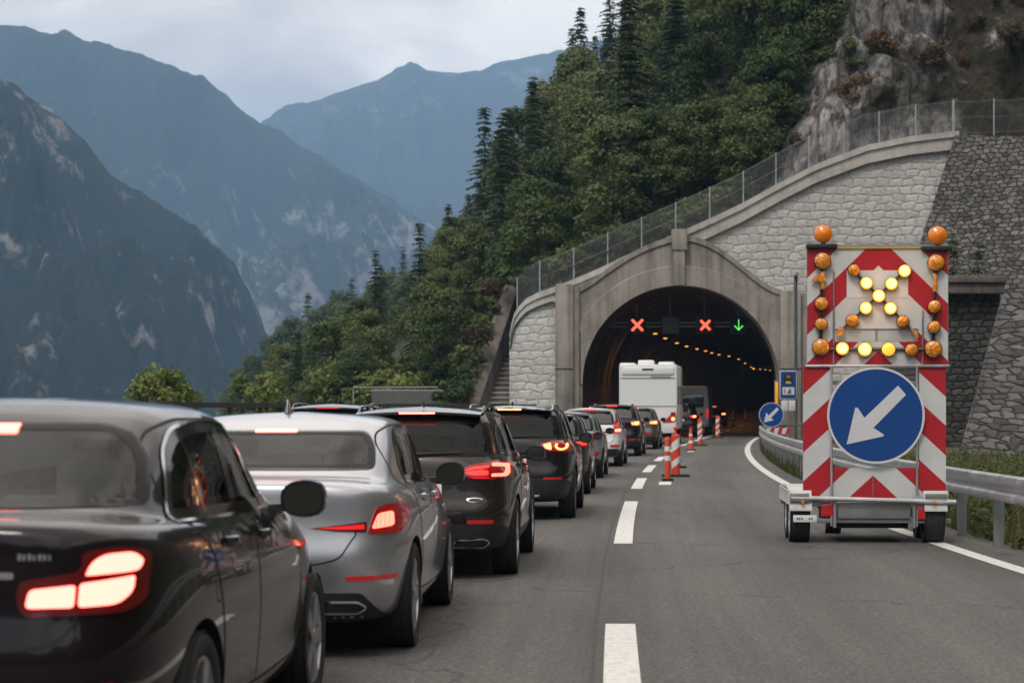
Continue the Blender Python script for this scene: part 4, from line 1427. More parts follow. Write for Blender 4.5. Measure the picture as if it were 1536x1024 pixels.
# ---------------------------------------------------------------- rock face above the walls
def cliff_mat():
    m, nt, b = newmat('cliff_rock')
    tc = N(nt, 'ShaderNodeTexCoord'); geo = N(nt, 'ShaderNodeNewGeometry')
    pos = tc.outputs['Object']
    mp = N(nt, 'ShaderNodeMapping'); mp.inputs['Scale'].default_value = (1.0, .6, .22); mp.inputs['Rotation'].default_value = (0, math.radians(-28), 0); nt.links.new(pos, mp.inputs[0])
    n1 = N(nt, 'ShaderNodeTexNoise', Scale=2.6, Detail=14.0, Roughness=.74, Distortion=.25); nt.links.new(mp.outputs[0], n1.inputs['Vector'])
    fr = N(nt, 'ShaderNodeTexVoronoi', feature='DISTANCE_TO_EDGE', Scale=.85); fr.inputs['Randomness'].default_value = 1
    fc = N(nt, 'ShaderNodeTexVoronoi', feature='F1', Scale=.85); fc.inputs['Randomness'].default_value = 1
    wn = N(nt, 'ShaderNodeVectorMath', operation='SCALE'); nt.links.new(n1.outputs['Color'], wn.inputs[0]); wn.inputs['Scale'].default_value = .8
    wd = N(nt, 'ShaderNodeVectorMath', operation='ADD'); nt.links.new(mp.outputs[0], wd.inputs[0]); nt.links.new(wn.outputs[0], wd.inputs[1])
    nt.links.new(wd.outputs[0], fr.inputs['Vector']); nt.links.new(wd.outputs[0], fc.inputs['Vector'])
    fsep = N(nt, 'ShaderNodeSeparateColor'); nt.links.new(fc.outputs['Color'], fsep.inputs[0])
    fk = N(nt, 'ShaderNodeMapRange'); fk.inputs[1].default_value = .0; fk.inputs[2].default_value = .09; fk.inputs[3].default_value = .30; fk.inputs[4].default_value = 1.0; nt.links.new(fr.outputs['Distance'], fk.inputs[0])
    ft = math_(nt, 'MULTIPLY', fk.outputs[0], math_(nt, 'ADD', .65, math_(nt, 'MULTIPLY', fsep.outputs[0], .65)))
    n2 = N(nt, 'ShaderNodeTexNoise', Scale=.28, Detail=8.0, Roughness=.7); nt.links.new(pos, n2.inputs['Vector'])
    n3 = N(nt, 'ShaderNodeTexNoise', Scale=3.0, Detail=6.0, Roughness=.7); nt.links.new(pos, n3.inputs['Vector'])
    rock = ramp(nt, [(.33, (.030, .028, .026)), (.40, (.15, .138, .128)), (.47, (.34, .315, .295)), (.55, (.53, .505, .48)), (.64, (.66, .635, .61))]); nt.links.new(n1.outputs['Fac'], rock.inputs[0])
    veg = ramp(nt, [(.3, (.030, .032, .014)), (.55, (.075, .062, .030)), (.75, (.13, .085, .048))]); nt.links.new(n3.outputs['Fac'], veg.inputs[0])
    sx = N(nt, 'ShaderNodeSeparateXYZ'); nt.links.new(pos, sx.inputs[0])
    # scrub holds on to the right-hand part of the face
    s = math_(nt, 'ADD', math_(nt, 'ADD', math_(nt, 'MULTIPLY', n2.outputs['Fac'], .75), math_(nt, 'MULTIPLY', n1.outputs['Fac'], .3)), math_(nt, 'MULTIPLY', math_(nt, 'MINIMUM', math_(nt, 'SUBTRACT', sx.outputs[0], 21.0), 4.0), .022))
    k = N(nt, 'ShaderNodeMapRange'); k.inputs[1].default_value = .505; k.inputs[2].default_value = .575; nt.links.new(s, k.inputs[0])
    rs = N(nt, 'ShaderNodeVectorMath', operation='SCALE'); nt.links.new(rock.outputs[0], rs.inputs[0]); nt.links.new(ft, rs.inputs['Scale'])
    c = mixc(nt, k.outputs[0], rs.outputs[0], veg.outputs[0])
    nt.links.new(c, b.inputs['Base Color']); b.inputs['Roughness'].default_value = .9
    bp = N(nt, 'ShaderNodeBump'); bp.inputs['Strength'].default_value = 1.0; bp.inputs['Distance'].default_value = .9
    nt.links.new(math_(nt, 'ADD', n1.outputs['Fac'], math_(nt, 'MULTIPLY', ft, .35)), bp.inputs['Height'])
    nt.links.new(bp.outputs[0], b.inputs['Normal'])
    return m


M['cliff'] = cliff_mat()


def cop(px):     # coping's top row at a photo column
    return float(np.interp(px, [764, 767, 771, 779, 789, 806, 831, 860, 899, 935, 1008, 1060, 1111, 1162, 1222, 1299, 1363, 1431],
                           [500, 484, 468, 457, 447, 439, 431, 420, 403, 386, 354, 331, 307, 279, 248, 219, 206, 198]))


nx_, nz_ = 150, 120
v = []
for j in range(nz_):
    h = 26.0 * j / (nz_ - 1)
    x0 = 12.2 + .62 * h - .004 * h * h
    for i in range(nx_):
        X = x0 + (58 - x0) * (i / (nx_ - 1)) ** 1.15
        px = CX + X * FPX / 106.5
        zb = HC - (cop(min(px, 1431)) - HY) * 106.5 / FPX - .8
        q = Vector((X * .16, h * .09, 5.5))
        r = noise.ridged_multi_fractal(q, .85, 2.15, 7, 1.0, 2.0) - 1.1
        f2 = noise.fractal(Vector((X * .7 + h * .3, h * .35, 1.2)), .8, 2.1, 5)
        e = min(1, h / 3.0 + .15)
        edge = math.exp(-((X - x0) / 1.2))
        Y = 106.0 + h * .40 - (r * 1.15 + f2 * 1.0) * e + edge * 3.0
        v.append((X, Y, zb + h + f2 * .25 * e))
f = [(j * nx_ + i, j * nx_ + i + 1, (j + 1) * nx_ + i + 1, (j + 1) * nx_ + i) for j in range(nz_ - 1) for i in range(nx_ - 1)]
CLV = v
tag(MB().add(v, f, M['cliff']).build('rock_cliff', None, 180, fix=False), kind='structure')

# the wooded valley side goes on past the frame on the right, and the valley closes behind the viewer; unseen, added so the cars reflect dark slopes
v = []
n_, m_ = 40, 18
for j in range(m_):
    t = j / (m_ - 1)
    for i in range(n_):
        y = -160 + 255 * i / (n_ - 1)
        x = 24 + max(0, y - 40) * .06 + 46 * t
        z = 62 * t ** .9 - .5
        q = noise.fractal(Vector((x * .06, y * .06, 8)), 1, 2, 5)
        v.append((x + q * 4 * min(1, t * 6), y, z + q * 3 * min(1, t * 6)))
f = [(j * n_ + i, j * n_ + i + 1, (j + 1) * n_ + i + 1, (j + 1) * n_ + i) for j in range(m_ - 1) for i in range(n_ - 1)]
tag(MB().add(v, f, M['forest_floor']).build('hillside', None, 180, fix=False), kind='structure')
v = []
n_, m_ = 70, 24
for j in range(m_):
    t = j / (m_ - 1)
    for i in range(n_):
        x = -2600 + 5200 * i / (n_ - 1)
        q = noise.ridged_multi_fractal(Vector((x * .0016, t * 1.2, 21)), .9, 2.1, 6, 1.0, 2.0) - 1.1
        v.append((x, -700 - 1500 * t + q * 90, -60 + (560 + 160 * math.sin(x * .0021)) * t ** 1.1 + q * 110 * min(1, t * 4)))
f = [(j * n_ + i + 1, j * n_ + i, (j + 1) * n_ + i, (j + 1) * n_ + i + 1) for j in range(m_ - 1) for i in range(n_ - 1)]
tag(MB().add(v, f, mount_mat('valley_mountain', (.008, .018, .010), (.034, .050, .024), (.30, .28, .26), None, 420, 1.15, 1.0)).build('mountain', None, 180, fix=False), kind='structure')
# ================================================================ masonry and concrete
def concrete(name, base, streak=.5):
    m, nt, b = newmat(name)
    tc = N(nt, 'ShaderNodeTexCoord'); pos = tc.outputs['Object']
    n1 = N(nt, 'ShaderNodeTexNoise', Scale=.7, Detail=10.0, Roughness=.7); nt.links.new(pos, n1.inputs['Vector'])
    mp = N(nt, 'ShaderNodeMapping'); mp.inputs['Scale'].default_value = (2.6, 1, .14); nt.links.new(pos, mp.inputs[0])
    n2 = N(nt, 'ShaderNodeTexNoise', Scale=1.0, Detail=8.0, Roughness=.65); nt.links.new(mp.outputs[0], n2.inputs['Vector'])
    n3 = N(nt, 'ShaderNodeTexNoise', Scale=14.0, Detail=6.0, Roughness=.7); nt.links.new(pos, n3.inputs['Vector'])
    r1 = ramp(nt, [(.28, tuple(c * .62 for c in base)), (.5, base), (.75, tuple(c * 1.25 for c in base))]); nt.links.new(n1.outputs['Fac'], r1.inputs[0])
    r2 = ramp(nt, [(.34, (.42, .40, .38)), (.55, (1, 1, 1)), (.8, (1.12, 1.1, 1.06))]); nt.links.new(n2.outputs['Fac'], r2.inputs[0])
    c = mixc(nt, streak, r1.outputs[0], r2.outputs[0], 'MULTIPLY')
    r3 = ramp(nt, [(.3, (.8, .8, .8)), (.7, (1.15, 1.15, 1.15))]); nt.links.new(n3.outputs['Fac'], r3.inputs[0])
    c = mixc(nt, .6, c, r3.outputs[0], 'MULTIPLY')
    nt.links.new(c, b.inputs['Base Color']); b.inputs['Roughness'].default_value = .88
    bp = N(nt, 'ShaderNodeBump'); bp.inputs['Strength'].default_value = .4; bp.inputs['Distance'].default_value = .02
    nt.links.new(n3.outputs['Fac'], bp.inputs['Height']); nt.links.new(bp.outputs[0], b.inputs['Normal'])
    return m


def masonry(name, bw, rh, c1, c2, cm, warp, mortar, moss=None, bumpd=.06, tone=.5, rnd=.5):
    """roughly coursed rubble: brick courses bent by noise, each stone its own tone"""
    m, nt, b = newmat(name)
    tc = N(nt, 'ShaderNodeTexCoord'); pos = tc.outputs['Object']
    sx = N(nt, 'ShaderNodeSeparateXYZ'); nt.links.new(pos, sx.inputs[0])
    cb = N(nt, 'ShaderNodeCombineXYZ'); nt.links.new(sx.outputs[0], cb.inputs[0]); nt.links.new(sx.outputs[2], cb.inputs[1])
    w1 = N(nt, 'ShaderNodeTexNoise', Scale=1.1, Detail=3.0, Roughness=.6); nt.links.new(cb.outputs[0], w1.inputs['Vector'])
    w2 = N(nt, 'ShaderNodeTexNoise', Scale=5.0, Detail=3.0, Roughness=.6); nt.links.new(cb.outputs[0], w2.inputs['Vector'])

    def warped(v, noise_out, amt):
        s = N(nt, 'ShaderNodeVectorMath', operation='SUBTRACT'); nt.links.new(noise_out, s.inputs[0]); s.inputs[1].default_value = (.5, .5, .5)
        k = N(nt, 'ShaderNodeVectorMath', operation='SCALE'); nt.links.new(s.outputs[0], k.inputs[0]); k.inputs['Scale'].default_value = amt
        a = N(nt, 'ShaderNodeVectorMath', operation='ADD'); nt.links.new(v, a.inputs[0]); nt.links.new(k.outputs[0], a.inputs[1])
        return a.outputs[0]
    q = warped(warped(cb.outputs[0], w1.outputs['Color'], warp), w2.outputs['Color'], warp * .32)
    mp0 = N(nt, 'ShaderNodeMapping'); mp0.inputs['Scale'].default_value = (1 / bw, 1 / rh, 1); nt.links.new(q, mp0.inputs[0])
    sp = N(nt, 'ShaderNodeSeparateXYZ'); nt.links.new(mp0.outputs[0], sp.inputs[0])
    row = math_(nt, 'FLOOR', sp.outputs[1])
    hsh = math_(nt, 'FRACT', math_(nt, 'MULTIPLY', row, .618))
    mp = N(nt, 'ShaderNodeCombineXYZ'); nt.links.new(math_(nt, 'ADD', sp.outputs[0], hsh), mp.inputs[0]); nt.links.new(sp.outputs[1], mp.inputs[1])
    vo = N(nt, 'ShaderNodeTexVoronoi', feature='DISTANCE_TO_EDGE', voronoi_dimensions='2D'); vo.inputs['Scale'].default_value = 1.0; vo.inputs['Randomness'].default_value = rnd
    vc = N(nt, 'ShaderNodeTexVoronoi', feature='F1', voronoi_dimensions='2D'); vc.inputs['Scale'].default_value = 1.0; vc.inputs['Randomness'].default_value = rnd
    nt.links.new(mp.outputs[0], vo.inputs['Vector']); nt.links.new(mp.outputs[0], vc.inputs['Vector'])
    sc = N(nt, 'ShaderNodeSeparateColor'); nt.links.new(vc.outputs['Color'], sc.inputs[0])
    n3 = N(nt, 'ShaderNodeTexNoise', Scale=7.0, Detail=8.0, Roughness=.75); nt.links.new(pos, n3.inputs['Vector'])
    n4 = N(nt, 'ShaderNodeTexNoise', Scale=.45, Detail=8.0, Roughness=.7); nt.links.new(pos, n4.inputs['Vector'])
    st = mixc(nt, sc.outputs[0], c1, c2)
    r3 = ramp(nt, [(.28, (.55, .54, .53)), (.5, (1, 1, 1)), (.75, (1.3, 1.29, 1.27))]); nt.links.new(n3.outputs['Fac'], r3.inputs[0])
    st = mixc(nt, .75, st, r3.outputs[0], 'MULTIPLY')
    r4 = ramp(nt, [(.3, (.62, .61, .59)), (.6, (1.1, 1.1, 1.1))]); nt.links.new(n4.outputs['Fac'], r4.inputs[0])
    st = mixc(nt, tone, st, r4.outputs[0], 'MULTIPLY')
    k = N(nt, 'ShaderNodeMapRange'); k.inputs[1].default_value = mortar * .35; k.inputs[2].default_value = mortar; nt.links.new(vo.outputs['Distance'], k.inputs[0])
    c = mixc(nt, k.outputs[0], cm, st)
    if moss:
        mm = N(nt, 'ShaderNodeMapRange'); mm.inputs[1].default_value = moss[0]; mm.inputs[2].default_value = moss[0] + .12
        nt.links.new(n4.outputs['Fac'], mm.inputs[0])
        c = mixc(nt, math_(nt, 'MULTIPLY', mm.outputs[0], .75), c, moss[1])
    nt.links.new(c, b.inputs['Base Color']); b.inputs['Roughness'].default_value = .9
    hgt = N(nt, 'ShaderNodeMapRange'); hgt.inputs[1].default_value = 0; hgt.inputs[2].default_value = .22; hgt.interpolation_type = 'SMOOTHSTEP'; nt.links.new(vo.outputs['Distance'], hgt.inputs[0])
    hh = math_(nt, 'ADD', math_(nt, 'ADD', hgt.outputs[0], math_(nt, 'MULTIPLY', sc.outputs[1], .5)), math_(nt, 'MULTIPLY', n3.outputs['Fac'], .9))
    bp = N(nt, 'ShaderNodeBump'); bp.inputs['Strength'].default_value = 1.0; bp.inputs['Distance'].default_value = bumpd
    nt.links.new(hh, bp.inputs['Height']); nt.links.new(bp.outputs[0], b.inputs['Normal'])
    return m


M['conc'] = concrete('portal_concrete', (.30, .272, .242), .75)
M['conc_light'] = concrete('coping_concrete', (.50, .475, .435), .3)
M['conc_dark'] = concrete('stair_concrete', (.145, .125, .112), .85)
M['stone_pale'] = masonry('pale_masonry', .62, .42, (.46, .45, .425), (.57, .56, .535), (.36, .35, .33), .13, .05, None, .032, .4, .44)
M['stone_dark'] = masonry('dark_masonry', .33, .225, (.070, .066, .062), (.235, .218, .205), (.026, .028, .026), .16, .09, (.68, (.05, .052, .03)), .10, .6, .62)
M['stone_rough'] = masonry('rough_masonry', .27, .185, (.060, .056, .053), (.18, .168, .158), (.032, .030, .028), .14, .09, (.62, (.05, .054, .03)), .09, .7, .66)
M['stone_moss'] = masonry('mossy_masonry', .46, .27, (.045, .042, .038), (.12, .11, .10), (.018, .017, .015), .12, .09, (.54, (.038, .044, .02)), .10, .8, .45)
M['galv'] = pm('galvanised', (.50, .51, .52), .38, .85, var=.22, vs=3.5, rv=.14)
M['galv_dull'] = pm('galvanised_dull', (.30, .31, .32), .55, .6, var=.2, vs=3)
M['wire'] = pm('wire', (.20, .205, .21), .55, .5)
M['steel_brown'] = pm('railing_steel', (.055, .048, .042), .6, .3, var=.3, vs=4)

DP = 103.0
TCX, TCZ, TR = 8.62, 2.76, 5.02
X2 = lambda px, d=DP: (px - CX) * d / FPX
Z2 = lambda py, d=DP: HC - (py - HY) * d / FPX


def bow(X):   # the headwall's left end curves back
    return 0.0 if X > 2.4 else ((2.4 - X) / 2.6) ** 2 * 2.4


portal = tag(empty('tunnel_portal', (TCX, DP, 0)), 'concrete tunnel portal with arch, pilasters and pale stone headwall under a curved coping', 'tunnel portal')
off = Vector((-TCX, -DP, 0))


def pbuild(b, name, parent=portal, smooth=30):
    b.v = [(v[0] - TCX, v[1] - DP, v[2]) for v in b.v]
    return b.build(name, parent, smooth)


# stone headwall
b = MB()
cols = list(np.linspace(764, 833, 18)) + list(np.linspace(842, 1426, 150))
ring = []
for px in cols:
    X = X2(px)
    top = Z2(cop(px)) - (.75 if px > 830 else .62)
    dx = X - TCX
    lo = -.3 if abs(dx) > 5.4 else TCZ + math.sqrt(max(0, 5.5 ** 2 - dx * dx))
    top = max(top, lo + .05)
    ring.append((X, lo, top))
nrow = 24
vs = []
for X, lo, top in ring:
    for j in range(nrow + 1): vs.append((X, DP + bow(X), lo + (top - lo) * j / nrow))
fs = [(i * (nrow + 1) + j, (i + 1) * (nrow + 1) + j, (i + 1) * (nrow + 1) + j + 1, i * (nrow + 1) + j + 1) for i in range(len(ring) - 1) for j in range(nrow)]
b.add(vs, fs, M['stone_pale'])
X0 = ring[0][0]
b.add([(X0, DP + bow(X0), -.3), (X0 + .3, DP + 5, -.3), (X0 + .3, DP + 5, ring[0][2]), (X0, DP + bow(X0), ring[0][2])], [(0, 1, 2, 3)], M['stone_pale'])
pbuild(b, 'stone_facing', portal, 60)
# coping in two steps
b = MB(); rings = []
pxs = list(np.linspace(764, 790, 8)) + list(np.linspace(796, 1436, 80))
for px in pxs:
    X = X2(px); z = Z2(cop(min(px, 1431))); y = DP + bow(X)
    th = .95 if px > 830 else .70
    rings.append([(X, y - .10, z - th), (X, y - .28, z - th + .02), (X, y - .30, z - .34), (X, y - .42, z - .30), (X, y - .43, z), (X, y + .75, z), (X, y + .75, z - th)])
b.loft(rings, M['conc_light'], True, True)
pbuild(b, 'coping', portal, 30)
# concrete arch face
b = MB()
TOP = [(-5.25, 7.62), (-4.9, 7.80), (-4.4, 8.12), (-3.8, 8.56), (-3.2, 8.98), (-2.6, 9.36), (-1.9, 9.72), (-1.2, 10.0), (-.6, 10.18), (-.2, 10.26), (.2, 10.28), (.7, 10.22), (1.3, 10.02), (1.9, 9.70), (2.5, 9.28), (3.1, 8.80), (3.6, 8.38), (4.1, 8.00), (4.6, 7.70), (5.25, 7.45)]


def top_at(dx): return float(np.interp(dx, [p[0] for p in TOP], [p[1] for p in TOP]))


inn, out = [], []
na = 64
inn.append((-TR, 0.0)); out.append((-5.25, 0.0))
for k in range(na + 1):
    a = math.pi - math.pi * k / na
    ix, iz = TR * math.cos(a), TCZ + TR * math.sin(a)
    inn.append((ix, iz))
    ox = 5.25 * math.copysign(min(1, abs(math.cos(a)) * 1.0 + .0), math.cos(a))
    oz = top_at(ox) if abs(math.cos(a)) < .985 else (TCZ + (top_at(ox) - TCZ) * min(1, math.sin(a) / math.sin(math.acos(.985))))
    out.append((ox, oz))
inn.append((TR, 0.0)); out.append((5.25, 0.0))
yf, yb = DP - .75, DP + .4
for (i0, o0), (i1, o1) in zip(zip(inn[:-1], out[:-1]), zip(inn[1:], out[1:])):
    q = lambda p, y: (TCX + p[0], y, p[1])
    vs = [q(i0, yf), q(i1, yf), q(o1, yf), q(o0, yf), q(i0, yb), q(i1, yb), q(o1, yb), q(o0, yb)]
    b.add(vs, [(0, 3, 2, 1), (0, 1, 5, 4), (3, 7, 6, 2)], M['conc'])
pbuild(b, 'arch_frame', portal, 30)
# raised ring round the opening and sloping rim above it
b = MB()
rA = []
for k in range(na + 1):
    a = math.pi - math.pi * k / na
    c, s = math.cos(a), math.sin(a)
    rA.append([(TCX + (TR - .0) * c, yf - .002, TCZ + (TR) * s), (TCX + TR * c, yf - .14, TCZ + TR * s), (TCX + (TR + .95) * c * (1 if abs(c) < .9 else (5.1 / (TR + .95) / abs(c) if (TR + .95) * abs(c) > 5.1 else 1)), yf - .14, TCZ + (TR + .95) * s), (TCX + (TR + 1.0) * c * (1 if abs(c) < .9 else (5.15 / (TR + 1.0) / abs(c) if (TR + 1.0) * abs(c) > 5.15 else 1)), yf - .002, TCZ + (TR + 1.0) * s)])
b.loft(rA, M['conc'], False)
pbuild(b, 'arch_ring', portal, 30)
b = MB(); rr = []
for dx, z in TOP: rr.append([(TCX + dx, yf - .08, z - .26), (TCX + dx, yf - .11, z - .22), (TCX + dx, yf - .11, z + .05), (TCX + dx, yb + .05, z + .05), (TCX + dx, yf, z - .28)])
b.loft(rr, M['conc'], True, True)
pbuild(b, 'gable_rim', portal, 30)
b = MB()
b.box((TCX - .40, yf - .42, TCZ + TR - .02), (TCX + .18, yf + .1, 10.05), M['conc'], .03)
b.box((TCX - .46, yf - .50, 9.55), (TCX + .30, yf + .3, 10.62), M['conc'], .04)
pbuild(b, 'keystone', portal, 30)
for x0, x1, zt in ((X2(833), X2(868), Z2(428)), (X2(1166), X2(1208), Z2(438))):
    b = MB()
    b.box((x0, yf - .55, -.2), (x0 + (x1 - x0) * .72, DP + .3, zt), M['conc'], .03)
    b.box((x0 + (x1 - x0) * .72 + .003, yf - .25, -.2), (x1, DP + .3, zt - .12), M['conc'], .02)
    b.box((x0 - .02, yf - .58, Z2(553) - .04), (x0 + (x1 - x0) * .72 + .02, yf - .54, Z2(553)), M['seam'])
    pbuild(b, 'pilaster', portal, 30)
# the tunnel's lining
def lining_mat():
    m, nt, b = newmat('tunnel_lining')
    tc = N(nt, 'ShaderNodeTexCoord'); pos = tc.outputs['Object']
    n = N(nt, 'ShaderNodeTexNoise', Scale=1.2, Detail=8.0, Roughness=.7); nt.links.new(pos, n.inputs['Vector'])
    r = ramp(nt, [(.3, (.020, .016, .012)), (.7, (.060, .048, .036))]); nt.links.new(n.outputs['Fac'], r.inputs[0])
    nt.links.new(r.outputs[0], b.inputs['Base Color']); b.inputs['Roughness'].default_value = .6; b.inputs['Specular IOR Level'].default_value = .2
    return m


M['lining'] = lining_mat()
b = MB(); rings = []
for k in range(98):
    Y = DP - .1 + 3.6 * k
    cx = TCX + .147 * (Y - DP)
    R_ = TR + .03
    ring = [(cx - R_, Y, -.3 + rise(Y))]
    for j in range(41):
        a = math.pi - math.pi * j / 40
        ring.append((cx + R_ * math.cos(a), Y, TCZ + R_ * math.sin(a) + rise(Y)))
    ring.append((cx + R_, Y, -.3 + rise(Y)))
    rings.append(ring)
b.loft(rings, M['lining'], False)
e = rings[-1]; b.add(e, [tuple(range(len(e)))], M['under'])
# rings where the lining's segments meet
for k in range(0, 60):
    Y = DP + 2.2 + 3.6 * k; cx = TCX + .147 * (Y - DP)
    prof = []
    for j in range(41):
        a = math.pi - math.pi * j / 40
        c, s = math.cos(a), math.sin(a)
        zz = TCZ + rise(Y)
        prof.append([(cx + (TR - .05) * c, Y - .28, zz + (TR - .05) * s), (cx + (TR - .16) * c, Y - .12, zz + (TR - .16) * s), (cx + (TR - .16) * c, Y + .12, zz + (TR - .16) * s), (cx + (TR - .05) * c, Y + .28, zz + (TR - .05) * s)])
    b.loft(prof, M['lining'], False)
pbuild(b, 'tunnel_lining', portal, 40)
# side kerbs in the tunnel
for sd, nm in ((-1, 'tunnel_kerb'), (1, 'tunnel_kerb')):
    b = MB(); rr = []
    for k in range(50):
        Y = DP - .2 + 4 * k; cx = TCX + .147 * max(0, Y - DP) + sd * 4.55; z = rise(Y)
        rr.append([(cx - .45, Y, z - .1), (cx - .45, Y, z + .14), (cx + .45, Y, z + .14), (cx + .45, Y, z - .1)])
    b.loft(rr, M['conc_dark'], True, True)
    pbuild(b, nm, portal, 30)

# tunnel lamps
M['lamp_glow'] = pm('lamp_glow', (.8, .5, .2), .4, emit=(1, .38, .05), es=2.4)
LP = [(925, 488), (953, 500), (970, 507), (989, 514), (1004, 519), (1019, 523), (1031, 526), (1040, 529), (1050, 531.5), (1062, 534), (1075, 537), (1088, 540), (1100, 543), (1112, 546), (1122, 548), (1131, 550), (1140, 552), (1148, 553.5), (1155, 555)]
lamp0 = None
for i, (px, py) in enumerate(LP):
    u = (px - CX) / FPX
    Y = 10.9 / (.147 - u)
    Y = min(Y, 312 + 3 * (i - 13)) if i > 12 else Y
    q = P(px, py, Y)
    cx = TCX + .147 * (Y - DP)
    # stay inside the vault
    dz = q.z - (TCZ + rise(Y)); R_ = TR - .35
    dz = min(dz, R_ * .93)
    q.z = TCZ + rise(Y) + dz
    lim = math.sqrt(max(.01, R_ ** 2 - dz ** 2))
    q.x = max(q.x, cx - lim)
    if lamp0 is None:
        lamp0 = empty('tunnel_lamp', q)
        b = MB(); b.box((-.15, -.30, -.0), (.15, .30, .08), M['black_plastic'], .03); b.build('lamp_housing', lamp0)
        b = MB(); b.box((-.12, -.26, -.04), (.12, .26, .0), M['lamp_glow'], .02); b.build('lamp_lens', lamp0)
        t = lamp0
    else:
        t = copy_tree(lamp0); t.location = q
    tag(t, 'small orange lamp in the long row along the tunnel vault', 'tunnel lamp', 'orange lamps in the row along the tunnel vault')
    if i < 14:
        L = bpy.data.lights.new('lamp_light', 'SPOT'); L.energy = 850 if i < 6 else 380; L.color = (1, .40, .06); L.shadow_soft_size = .15
        L.spot_size = math.radians(150); L.spot_blend = .7
        lo = bpy.data.objects.new('lamp_light', L); COL.objects.link(lo); lo.location = (q.x, q.y, q.z - .08)
        lo.rotation_euler = (0, math.radians(-12), 0)

# lane signals on their gantry
M['box_black'] = pm('signal_black', (.016, .016, .017), .6, var=.2)
M['box_edge'] = pm('signal_edge', (.07, .07, .07), .5)
M['cross_red'] = pm('cross_red', (.5, .02, .02), .5, emit=(1, .10, .05), es=2.2)
M['arrow_green'] = pm('arrow_green', (.05, .4, .05), .5, emit=(.12, 1, .14), es=1.1)
SD = 106.0
for px, sym, lab in ((956, 'x', 'black lane signal box showing a larger red cross, leftmost under the arch'), (1006, None, 'dark unlit grey lane signal box between the two red crosses'),
                     (1058, 'x', 'black lane signal box showing a red cross beside the green arrow'), (1108, 'a', 'black lane signal box showing a green arrow pointing down')):
    c = P(px, 487.5, SD)
    t = tag(empty('lane_signal', c), lab, 'lane signal', 'lane signals hung in the tunnel mouth')
    w = .46
    b = MB(); b.box((-w, 0, -w), (w, .3, w), M['box_black'], .03)
    if sym is None:
        b.box((-w + .03, -.012, -w + .03), (w - .03, 0, w - .03), M['box_edge'], .005)
    b.box((-w, -.10, w), (w, .0, w + .03), M['box_black'])
    b.build('housing', t)
    s = MB()
    if sym == 'x':
        k = .29 if px < 1000 else .25
        for a in (1, -1):
            th = .045
            s.add([(-k - th, -.02, a * (-k + th)), (-k + th, -.02, a * (-k - th)), (k + th, -.02, a * (k - th)), (k - th, -.02, a * (k + th)),
                   (-k - th, .0, a * (-k + th)), (-k + th, .0, a * (-k - th)), (k + th, .0, a * (k - th)), (k - th, .0, a * (k + th))],
                  [(0, 1, 2, 3), (0, 4, 5, 1), (1, 5, 6, 2), (2, 6, 7, 3), (3, 7, 4, 0)], M['cross_red'])
            for q in range(len(s.v) - 8, len(s.v)): s.v[q] = (s.v[q][0], s.v[q][1] - (.004 if a < 0 else 0), s.v[q][2])
        s.build('red_cross', t)
    elif sym == 'a':
        s.box((-.022, -.02, -.22), (.022, 0, .30), M['arrow_green'])
        for a in (1, -1):
            s.add([(0, -.024, -.29), (a * .24, -.024, -.05), (a * .20, -.024, -.01), (0, -.024, -.22), (0, -.004, -.29), (a * .24, -.004, -.05), (a * .20, -.004, -.01), (0, -.004, -.22)],
                  [(0, 1, 2, 3), (0, 4, 5, 1), (1, 5, 6, 2), (2, 6, 7, 3)], M['arrow_green'])
        s.build('green_arrow', t)
b = MB()
q0, q1 = P(930, 487, SD), P(1150, 487, SD)
for z in (q0.z - .07, q0.z + .13): b.bar((TCX + .44 - 3.9, SD + .42, z), (TCX + .44 + 4.05, SD + .42, z), .05, M['galv_dull'])
for px in (956, 1006, 1058, 1108):
    c = P(px, 487.5, SD)
    b.bar((c.x, SD + .42, c.z + .13), (c.x, SD + .42, TCZ + rise(SD) + math.sqrt((TR - .06) ** 2 - (c.x - TCX - .44) ** 2)), .035, M['galv_dull'])
tag(b.build('signal_gantry'), 'grey tubular gantry behind the lane signals', 'gantry')


